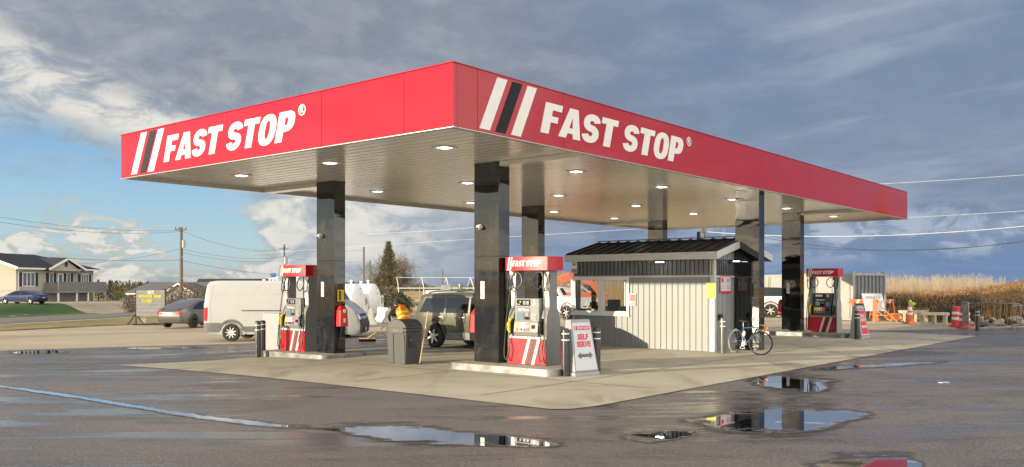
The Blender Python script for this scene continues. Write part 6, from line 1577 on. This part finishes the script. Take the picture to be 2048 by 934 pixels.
# ================================================================== houses
M_bei = mat('siding_beige', (.38, .355, .30), .7, var=.05); M_shg = mat('roof_shingle', (.030, .031, .036), .85, var=.25, vscale=20, bump=.3); M_hw = mat('house_white', (.72, .70, .66), .5, var=.03); M_shut = mat('shutter_dark', (.025, .025, .030), .6); M_wing = mat('house_glass', (.12, .15, .18), .08, var=.1); M_base = mat('parged_base', (.36, .35, .33), .8, var=.1); M_deck = mat('deck_grey', (.20, .19, .185), .8, var=.15)
# local frame: x along the long front (away from the camera), y to the back; the front faces -y
hc = D3(32, 571, 88); fdir = math.atan2(.98, .20)
hz = .22
hs = empty('house', (hc.x, hc.y, hz), fdir, 'beige raised bungalow with dark hipped roof and a front deck', 'house')
HL, HD, eh = 11.6, 8.5, 3.45
q = MB(); q.box(0, 0, 1.25, HL, HD, eh)
k = 1.35
while k < eh: q.box(-.008, -.008, k, HL+.008, -.001, k+.012); q.box(-.008, 0, k, -.001, HD, k+.012); k += .14
q.build('wall', M_bei, hs)
q = MB(); q.box(.06, .06, -.6, HL-.06, HD-.06, 1.249); q.build('foundation', M_base, hs)
rz_ = eh+1.55; ov = .55; e = eh+.02
q = MB()
def slab(pts, t=.16): q.prism(pts, (0, 0, t))
slab([(-.35, -ov, e), (HL+ov, -ov, e), (HL-4.0, HD/2, rz_), (-.35, HD/2, rz_)]); slab([(-.35, HD+ov, e), (HL+ov, HD+ov, e), (HL-4.0, HD/2, rz_), (-.35, HD/2, rz_)]); slab([(HL+ov, -ov, e), (HL+ov, HD+ov, e), (HL-4.0, HD/2, rz_)])
rf = q.build('roof', M_shg, hs)
q = MB(); q.prism([(-.0, 0, eh), (.0, HD, eh), (.0, HD/2, rz_-.12)], (.12, 0, 0)); q.build('gable_wall', M_bei, hs)
q = MB(); q.bar((-.38, -ov, e+.05), (-.38, HD/2, rz_+.05), .06, .24); q.bar((-.38, HD+ov, e+.05), (-.38, HD/2, rz_+.05), .06, .24); q.box(-.35, -ov-.05, e-.05, HL+ov, -ov-.005, e+.12); q.box(.2, -.10, -.3, .30, -.01, e-.05); q.box(HL-.15, -.10, -.3, HL-.05, -.01, e-.05); q.build('eave_trim', M_hw, hs)
# gabled bay over the deck
g0, g1, gt = 3.6, 9.0, eh+1.2
q = MB(); q.prism([(g0+.35, -.72, eh-.12), (g1-.35, -.72, eh-.12), ((g0+g1)/2, -.72, gt-.10)], (0, .7, 0)); q.build('gable_wall', M_bei, hs)
q = MB(); slab([(g0-.2, -1.0, eh-.02), ((g0+g1)/2, -1.0, gt), ((g0+g1)/2, 3.2, gt), (g0-.2, .4, eh-.02)], .12); slab([(g1+.2, -1.0, eh-.02), ((g0+g1)/2, -1.0, gt), ((g0+g1)/2, 3.2, gt), (g1+.2, .4, eh-.02)], .12); q.build('roof', M_shg, hs)
q = MB(); q.bar((g0-.2, -1.03, eh), ((g0+g1)/2, -1.03, gt), .05, .22); q.bar((g1+.2, -1.03, eh), ((g0+g1)/2, -1.03, gt), .05, .22); q.build('gable_trim', M_hw, hs)
q = MB(); q.box((g0+g1)/2-.22, -.75, eh+.35, (g0+g1)/2+.22, -.722, eh+.85); q.build('gable_vent', M_shut, hs)
def hwin(x0, x1, z0, z1, shutters=True, mull=2):
    q = MB(); q.box(x0-.08, -.06, z0-.08, x1+.08, -.009, z0); q.box(x0-.08, -.06, z1, x1+.08, -.009, z1+.08); q.box(x0-.08, -.06, z0, x0, -.009, z1); q.box(x1, -.06, z0, x1+.08, -.009, z1)
    for i in range(1, mull+1): x = x0+(x1-x0)*i/(mull+1); q.box(x-.04, -.055, z0, x+.04, -.009, z1)
    f = q.build('window', M_hw, hs); q = MB(); q.box(x0, -.03, z0, x1, -.0095, z1); q.build('pane', M_wing, f)
    if shutters:
        for a in (x0-.52, x1+.12): q = MB(); q.box(a, -.04, z0-.05, a+.38, -.009, z1+.05); q.build('shutter', M_shut, hs)
hwin(.9, 2.5, 1.75, 3.05); hwin(4.7, 5.15, 1.75, 3.05, True, 0); hwin(7.3, 7.75, 1.75, 3.05, True, 0); hwin(9.6, 10.7, 2.0, 3.0, True, 2)
q = MB(); q.box(5.85, -.05, 1.30, 6.75, -.009, 3.1); dr = q.build('door', M_hw, hs); q = MB(); q.box(6.05, -.056, 1.9, 6.55, -.051, 2.95); q.build('pane', M_wing, dr)
q = MB(); q.box(6.0, .0, -.55, 6.9, .05, 1.1); q.build('lower_door', M_base, hs)
dk = empty('deck', (0, 0, 0)); dk.parent = hs
q = MB(); q.box(3.7, -1.9, 1.0, 11.3, -.02, 1.18); q.build('deck_floor', M_deck, dk)
q = MB()
for x in [3.75+i*.14 for i in range(54)]: q.box(x, -1.9, 1.19, x+.10, -1.86, 2.1)
q.box(3.7, -1.93, 2.11, 11.3, -1.83, 2.18)
for y in [-1.8+i*.14 for i in range(12)]: q.box(3.7, y, 1.19, 3.74, y+.1, 2.1)
q.build('railing', M_deck, dk)
for x in (3.8, 6.6, 8.4, 11.2): q = MB(); q.box(x-.07, -1.85, -.7, x+.07, -1.71, 1.0); q.build('post', M_hw, dk)
q = MB()
for i in range(8): q.box(9.6+i*.26, -2.8, .92-i*.2, 9.9+i*.26, -1.95, .97-i*.2)
q.bar((9.6, -2.8, .9), (11.7, -2.8, -.7), .06, .25); q.bar((9.6, -2.8, 1.8), (11.7, -2.8, .25), .08); q.build('stairs', M_deck, dk)
# second house, low behind the board
h2 = D3(330, 600, 112); hh = empty('house', (h2.x, h2.y, -1.0), R(-8), 'low bungalow with grey roof behind the letter board', 'house')
q = MB(); q.box(-5.2, 0, -.2, 5.0, 7, 1.95); q.build('wall', mat('wall_tan', (.40, .34, .26), .7), hh)
q = MB(); q.prism([(-5.6, -.5, 1.9), (5.4, -.5, 1.9), (4.2, 3.5, 3.35), (-4.0, 3.5, 3.35)], (0, 0, .12)); q.prism([(-5.6, 7.5, 1.9), (5.4, 7.5, 1.9), (4.2, 3.5, 3.35), (-4.0, 3.5, 3.35)], (0, 0, .12)); q.prism([(-5.6, -.5, 1.9), (-5.6, 7.5, 1.9), (-4.0, 3.5, 3.35)], (0, 0, .12)); q.prism([(5.4, -.5, 1.9), (5.4, 7.5, 1.9), (4.2, 3.5, 3.35)], (0, 0, .12)); q.build('roof', mat('roof_grey', (.11, .11, .115), .85, var=.15), hh)
q = MB(); q.prism([(.6, -1.2, 1.8), (4.6, -1.2, 1.8), (2.6, -1.2, 3.1)], (0, .1, 0)); q.box(.8, -1.1, -.2, 4.4, -.02, 1.8); q.build('porch_gable', M_bei, hh)
q = MB(); q.prism([(.2, -1.5, 1.75), (2.6, -1.5, 3.22), (2.6, 3, 3.22), (.2, .5, 1.75)], (0, 0, .1)); q.prism([(5.0, -1.5, 1.75), (2.6, -1.5, 3.22), (2.6, 3, 3.22), (5.0, .5, 1.75)], (0, 0, .1)); q.build('porch_roof', MATS['roof_grey'], hh)
q = MB(); q.bar((.2, -1.53, 1.78), (2.6, -1.53, 3.25), .05, .2); q.bar((5.0, -1.53, 1.78), (2.6, -1.53, 3.25), .05, .2); q.box(-5.6, -.56, 1.85, .1, -.51, 2.0); q.build('porch_trim', M_hw, hh)
h3 = D3(440, 590, 125); hg = empty('house', (h3.x, h3.y, -1.0), R(-5), 'dark roofed house mostly hidden behind the white van', 'house')
q = MB(); q.box(-4, 0, -.2, 6, 6, 2.2); q.build('wall', MATS['wall_tan'], hg); q = MB(); q.prism([(-4.5, -.5, 2.15), (-4.5, 6.5, 2.15), (-4.5, 3, 4.0)], (11, 0, 0)); q.build('roof', M_shg, hg); q = MB(); q.prism([(-3.2, -1.0, 2.1), (.4, -1.0, 2.1), (-1.4, -1.0, 3.4)], (0, 1.2, 0)); q.build('gable', M_hw, hg)
# ================================================================== trees and plants
M_leafd = mat('foliage_cedar', (.095, .10, .04), .8, var=.4, vscale=3); M_leafo = mat('foliage_olive', (.27, .225, .12), .8, var=.4, vscale=3); M_leafg = mat('foliage_green', (.05, .085, .02), .8, var=.3, vscale=3); M_bark = mat('bark', (.13, .10, .08), .85, var=.2); M_twig = mat('twig_grey', (.20, .165, .13), .85, var=.2); M_leafb = mat('foliage_dark', (.030, .040, .016), .85, var=.4, vscale=3)
def tri(vs_, fs_, p, d, u, l, w):
    i = len(vs_); vs_ += [p-u*w, p+u*w, p+d*l]; fs_.append((i, i+1, i+2))
def raw(name, vs_, fs_, mats, parent=None, mis=None, loc=None):
    me = bpy.data.meshes.new(name); me.from_pydata(vs_, [], fs_)
    for m in mats: me.materials.append(m)
    if mis: me.polygons.foreach_set('material_index', mis)
    o = bpy.data.objects.new(name, me); COL.objects.link(o)
    if parent: o.parent = parent
    if loc is not None: o.location = loc
    return o
def rv(s=1.0): return Vector((random.gauss(0, 1), random.gauss(0, 1), random.gauss(0, 1))).normalized()*s
def conifer(p, h, r, n, label, mats, seed, lump=.25, name='cedar_tree', base=.06, group=None):
    random.seed(seed); o = empty(name, p, 0, label, 'tree', group); q = MB(); q.cyl((0, 0, -.2), (0, 0, h*.9), .05*r+.06, .02, 8); q.build('trunk', M_bark, o)
    vs_, fs_, mi = [], [], []
    lobes = [(random.uniform(0, 6.28), random.uniform(.08, .85), random.uniform(.6, 1.25)) for _ in range(38)]
    for a, t, k in lobes:
        rr = r*k*(1-t)**1.0+.05*r; rr *= random.uniform(.75, 1.2); c = Vector((math.cos(a)*rr*.72, math.sin(a)*rr*.72, h*(base+t*(1-base)*.95)))
        for _ in range(int(n/38*(1.3-t))):
            d = rv(); q_ = c+Vector((d.x*rr*.42, d.y*rr*.42, d.z*h*.055))*random.uniform(.4, 1); dd = (Vector((d.x, d.y, .5))+rv(.6)).normalized()
            tri(vs_, fs_, q_, dd, dd.orthogonal().normalized(), (random.uniform(.10, .26)*lump*4)*(.35+.3*r)*.7, random.uniform(.014, .034)*lump*4*(.5+.25*r)); mi.append(random.choices(range(len(mats)), [3, 2, 1][:len(mats)])[0])
    for _ in range(n//4):
        t = random.random()**.8; a = random.uniform(0, 6.28); rr = r*(1-t)**.85*random.uniform(.2, .8); c = Vector((math.cos(a)*rr, math.sin(a)*rr, h*(base+t*(1-base)))); dd = (Vector((math.cos(a), math.sin(a), .8))+rv(.4)).normalized()
        tri(vs_, fs_, c, dd, dd.orthogonal().normalized(), random.uniform(.12, .30), random.uniform(.02, .04)); mi.append(random.randrange(len(mats)))
    raw('foliage', vs_, fs_, mats, o, mi); return o
cp_ = D3(777, 571, 66); conifer((cp_.x, cp_.y, gz(cp_.x, cp_.y)), 5.4, 1.75, 15000, 'tall olive green conifer between tanks and shelter frame', [M_leafo, M_leafd, M_twig], 11)
def bush(p, r, h, n, label, mats, seed, name='shrub', bare=False, group=None):
    random.seed(seed); o = empty(name, p, 0, label, 'shrub', group); vs_, fs_, mi = [], [], []; q = MB()
    for i in range(9 if not bare else 46):
        a = random.uniform(0, 6.28); t = random.uniform(.2, 1); e_ = Vector((math.cos(a)*r*t, math.sin(a)*r*t, h*random.uniform(.6, 1))); q.tube(crom([(e_.x*.1, e_.y*.1, 0), (e_.x*.5, e_.y*.5, e_.z*.55), e_], 3), [.035, .03, .025, .02, .015, .012, .006], 4)
    q.build('stems', M_twig if bare else M_bark, o)
    for _ in range(n):
        a = random.uniform(0, 6.28); t = random.random()**.6; z = random.random(); w_ = r*math.sqrt(max(.05, 1-(2*z-.9)**2))*t*random.uniform(.75, 1.15)
        d = rv(); tri(vs_, fs_, Vector((math.cos(a)*w_, math.sin(a)*w_, h*z)), d, d.orthogonal().normalized(), random.uniform(.08, .2), random.uniform(.03, .06)); mi.append(random.randrange(len(mats)))
    if n: raw('foliage', vs_, fs_, mats, o, mi)
    return o
p = D3(797, 612, 62); bush((p.x, p.y, gz(p.x, p.y)), 1.15, 1.6, 3000, 'dark leafy shrub at the foot of the conifer', [M_leafb, M_leafd], 21)
p = D3(770, 612, 60); bush((p.x, p.y, gz(p.x, p.y)), 1.0, 1.5, 1500, 'green shrub below the conifer by the tanks', [M_leafg, M_leafo], 22)
for i, (px, hh_, lb) in enumerate(((197, 2.3, 'leftmost yellow green cedar shrub beside the house'), (208, 2.0, 'yellow green cedar shrub, second from the house'), (221, 2.3, 'dark bluish cedar shrub between yellow green ones'), (233, 2.2, 'yellow green cedar shrub before the letter board'), (244, 1.7, 'low cedar shrub nearest the letter board'))):
    p = D3(px, 600, 100); conifer((p.x, p.y, gz(p.x, p.y)), hh_, .75, 1300, lb, [mat('foliage_lime', (.30, .28, .04), .8, var=.3), M_leafd] if i != 2 else [M_leafd, M_leafb], 30+i, .2, 'cedar_shrub', 0, 'cedar shrubs beside the house')
for i, (px, hh_, r_, lb) in enumerate(((341, 2.4, 1.6, 'bare brown shrub just right of the letter board'), (372, 2.6, 1.7, 'bare brown shrub behind the tall pole'), (398, 2.5, 1.5, 'bare brown shrub beside the van'), (262, 1.6, .9, 'bare brown shrub left of the letter board'))):
    p = D3(px, 605, 82); bush((p.x, p.y, gz(p.x, p.y)), r_, hh_, 900, lb, [M_twig, mat('dead_leaf', (.16, .10, .06), .9)], 40+i, 'bare_shrub', True, 'bare shrubs behind the letter board')
def bare_tree(p, h, label, seed, spread=1.0, m=M_twig, lv=5, name='bare_tree', r0=None):
    random.seed(seed); o = empty(name, p, 0, label, 'tree'); qt = MB(); qb = MB()
    def grow(a, d, l, r, k):
        n = 4; pts = [a]; dd = d.copy()
        for i in range(n): dd = (dd+rv(.09)+Vector((0, 0, .03))).normalized(); pts.append(pts[-1]+dd*l/n)
        (qt if k == 0 else qb).tube(pts, [max(.0075, r*(1-.5*i/n)) for i in range(n+1)], 6 if k < 2 else 3, cap=False)
        if k >= lv: return
        for i in range((9, 6, 5, 4, 3)[k]):
            t = random.uniform(.35, 1.0); j = min(n-1, int(t*n)); b = pts[j].lerp(pts[j+1], t*n-j if t < 1 else 1); o_ = rv(); o_ = (o_-dd*o_.dot(dd)).normalized(); nd = (dd*random.uniform(.7, 1.2)+o_*.62*spread+Vector((0, 0, .10))).normalized(); grow(b, nd, l*random.uniform(.55, .80), r*.55, k+1)
    grow(Vector((0, 0, -.1)), Vector((0, 0, 1)), h*.34, r0 or h*.025, 0); qt.build('trunk', m, o); qb.build('branches', m, o); return o
p = D3(768, 571, 68); bare_tree((p.x+.25, p.y+1.2, gz(p.x, p.y)), 6.0, 'wide leafless tree spreading behind the conifer', 51, 1.25, r0=.14)
p = D3(209, 590, 150); bare_tree((p.x, p.y, gz(p.x, p.y)), 4.6, 'pale leafless tree in the field beyond the shrubs', 52, 1.0, mat('twig_pale', (.36, .30, .22), .85), 4)
# far woods along the horizon: one mass
def woods(name, spans, mats, seed, label, trunks=False):
    random.seed(seed); vs_, fs_, mi = [], [], []
    for px0, px1, d, ztop, dens in spans:
        x0, x1 = (px0-CX)/F*d, (px1-CX)/F*d; n = int((x1-x0)*dens)
        for _ in range(n):
            x = random.uniform(x0, x1); y = d+random.uniform(0, d*.05); hh_ = (ztop+1.2)*random.uniform(.72, 1.04)*(.86+.14*math.sin(x*.045)+.06*math.sin(x*.21)); w_ = hh_*random.uniform(.22, .40)
            m_ = random.choices(range(len(mats)), [4, 3, 2][:len(mats)])[0]
            for k in range(16):
                d_ = rv(); c = Vector((x+d_.x*w_, y+d_.y*w_, -1.4+hh_*(.52+.46*d_.z))); u = Vector((random.uniform(-1, 1), random.uniform(-.4, .4), 0)).normalized()
                tri(vs_, fs_, c, Vector((random.uniform(-.5, .5), 0, 1)).normalized(), u, hh_*random.uniform(.14, .34), hh_*random.uniform(.04, .11)); mi.append(m_ if random.random() < .75 else random.randrange(len(mats)))
    tag(raw(name, vs_, fs_, mats, None, mi), label, kind='stuff')
M_w1 = mat('woods_brown', (.105, .082, .058), .95, var=.2, vscale=.05); M_w2 = mat('woods_olive', (.085, .085, .045), .95, var=.2, vscale=.05); M_w3 = mat('woods_dark', (.05, .058, .045), .95, var=.2, vscale=.05)
woods('far_woods', [(-300, 185, 420, 2.8, 1.3), (178, 278, 380, 5.4, 2.6), (265, 700, 520, 4.3, 1.6), (640, 850, 520, 4.6, 1.6), (800, 1250, 460, 3.3, 2.0), (1250, 2400, 420, 3.6, 1.4)], [M_w1, M_w2, M_w3], 61, 'far brown woods along the horizon')
# bank of tall reeds on the right, pale saplings behind
M_r1 = mat('reed_gold', (.38, .235, .10), .9, var=.25, vscale=.8); M_r2 = mat('reed_orange', (.42, .19, .07), .9, var=.25, vscale=.8); M_r3 = mat('reed_pale', (.42, .30, .17), .9, var=.2, vscale=.8); M_r4 = mat('reed_dark', (.06, .045, .025), .9, var=.25); M_r5 = mat('sumac_red', (.34, .085, .05), .9, var=.3)
def reeds():
    random.seed(71); vs_, fs_, mi = [], [], []
    for _ in range(42000):
        y = 47+random.random()**1.3*26; x0 = .485*y+1.2*noise.noise(Vector((y*.5, 7, 0))) if y < 53.5 else .36*y; x = random.uniform(x0, .82*y); k = noise.noise(Vector((x*.16, y*.22, 0)))
        right = sm(.48, .62, x/y); tall = (.36+.36*sm(48, 60, y)+.42*k+.80*right)*random.uniform(.65, 1.15); z0 = .55*sm(46.5, 56, y)+.3*right
        p = Vector((x, y, z0+random.uniform(0, .25) if random.random() < .8 else z0)); d = Vector((random.gauss(.08, .14), random.gauss(0, .12), 1)).normalized(); u = Vector((random.uniform(-1, 1), random.uniform(-.5, .5), 0)).normalized()
        tri(vs_, fs_, p, d, u, tall, random.uniform(.006, .016))
        far = sm(50, 66, y)
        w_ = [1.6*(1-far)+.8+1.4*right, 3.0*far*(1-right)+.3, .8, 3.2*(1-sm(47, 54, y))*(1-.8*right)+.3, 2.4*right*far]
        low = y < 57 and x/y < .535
        if low and random.random() < .85: w_ = [.1, 0, 0, 1, 0]  # mostly dark reeds here paint in the container's cast shadow
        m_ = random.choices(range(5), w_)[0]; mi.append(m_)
        for _ in range(3):                      # plume
            q_ = p+d*tall*random.uniform(.68, .98); dd = (d+rv(.7)).normalized(); tri(vs_, fs_, q_, dd, dd.orthogonal().normalized(), random.uniform(.10, .24), random.uniform(.010, .026)); mi.append(m_)
    tag(raw('reeds', vs_, fs_, [M_r1, M_r2, M_r3, M_r4, M_r5], None, mi), 'tall golden and orange reeds on the bank', kind='stuff')
reeds()
def saplings():
    random.seed(72); vs_, fs_, mi = [], [], []
    for _ in range(2600):
        y = random.uniform(88, 118); x = random.uniform(.36*y, .70*y); h = (3.25-1.1*sm(.50, .62, x/y)+.8*noise.noise(Vector((x*.09, 3, 0))))*random.uniform(.7, 1.06); p = Vector((x, y, gz(x, y)-.1)); m_ = random.randrange(2)
        tri(vs_, fs_, p, Vector((random.gauss(0, .05), 0, 1)).normalized(), Vector((1, 0, 0)), h, .03); mi.append(m_)
        for _ in range(11):
            t = random.uniform(.25, .95); d = Vector((random.gauss(0, .38), random.gauss(0, .3), 1)).normalized(); tri(vs_, fs_, p+Vector((0, 0, h*t)), d, Vector((1, 0, 0)), h*(1.05-t)*random.uniform(.35, .75), .017); mi.append(m_)
    tag(raw('bare_saplings', vs_, fs_, [mat('sapling_pale', (.43, .35, .25), .9, var=.15), mat('sapling_grey', (.36, .29, .21), .9, var=.15)], None, mi), 'thicket of pale bare saplings behind the reeds', kind='stuff')
saplings()
# earth bank below the reeds
def bank():
    xs = [i*1.0 for i in range(14, 62)]; ys = [44.5+i*.8 for i in range(36)]; vs_, fs_ = [], []; n = len(xs)
    for y in ys:
        for x in xs:
            on = sm(.395*y+.6, .42*y+2.4, x) if y < 54 else sm(.385*y+1.0, .40*y+3.5, x); z = gz(x, y)-.10+(.62*sm(46, 55, y)+.35*sm(.48, .62, x/y)*sm(46, 50, y)+.12*noise.noise(Vector((x*.7, y*.7, 0))))*on*sm(44.5, 46, y)*(1-sm(66, 72.5, y)); vs_.append((x, y, z))
    for j in range(len(ys)-1):
        for i in range(n-1): fs_.append((j*n+i, j*n+i+1, (j+1)*n+i+1, (j+1)*n+i))
    me = bpy.data.meshes.new('earth_bank'); me.from_pydata(vs_, [], fs_); me.materials.append(M_verge); me.polygons.foreach_set('use_smooth', [True]*len(fs_)); o = bpy.data.objects.new('earth_bank', me); COL.objects.link(o); tag(o, 'low grassy earth bank under the reeds', kind='structure')
bank()
# loose stones at the foot of the bank
M_rock = mat('rock_pale', (.30, .25, .18), .85, var=.25, bump=.4, bscale=8); random.seed(81)
for i in range(34):
    px = 1925+i*4.2+random.uniform(-4, 4); py = random.uniform(646, 655); p = G(px, py); s_ = random.uniform(.09, .27)
    bm = bmesh.new(); bmesh.ops.create_icosphere(bm, subdivisions=2, radius=s_)
    of = Vector((i*3.1, 0, 0))
    for v in bm.verts: v.co *= 1+.45*noise.noise(v.co/s_*.9+of); v.co.z *= .72
    me = bpy.data.meshes.new('rock'); bm.to_mesh(me); bm.free(); me.materials.append(M_rock if i % 4 else M_r4); o = bpy.data.objects.new('rock', me); COL.objects.link(o); o.location = (p.x, p.y+.5, p.z+.3*s_+random.uniform(0, .25)); o.rotation_euler = (0, 0, random.uniform(0, 6))
    tag(o, 'pale or dark broken rock tumbled at the bank foot behind the crowd barriers', 'rock', 'broken rocks at the foot of the bank')
# litter on the asphalt
lp_ = G(1888, 766); q = MB(); q.hexa([(-.10, -.05, 0), (.10, -.05, 0), (.10, .05, 0), (-.10, .05, 0)], [(-.10, -.05, .012), (.10, -.05, .02), (.09, .05, .012), (-.10, .05, .016)]); tag(q.build('paper_scrap', M_sgw, None, (lp_.x, lp_.y, lp_.z+.005), .4), 'scrap of white paper lying on the right asphalt', 'litter')

# trees beyond the right edge: the canopy end mirrors them
for i, (x, y, h_, r_, n_, lb) in enumerate(((47, 57, 9.9, 2.3, 9000, 'tall russet conifer right of the lot'), (52, 64.5, 9.3, 4.2, 9000, 'broad russet tree right of the lot, nearer of two'), (61, 70, 10.2, 4.5, 9000, 'broad russet tree right of the lot, farther of two'))):
    conifer((x, y, gz(x, y)-.1), h_, r_, n_, lb, [mat('foliage_russet', (.36, .15, .035), .8, var=.3), M_r2, M_r1], 90+i, .6, 'russet_tree', .12)
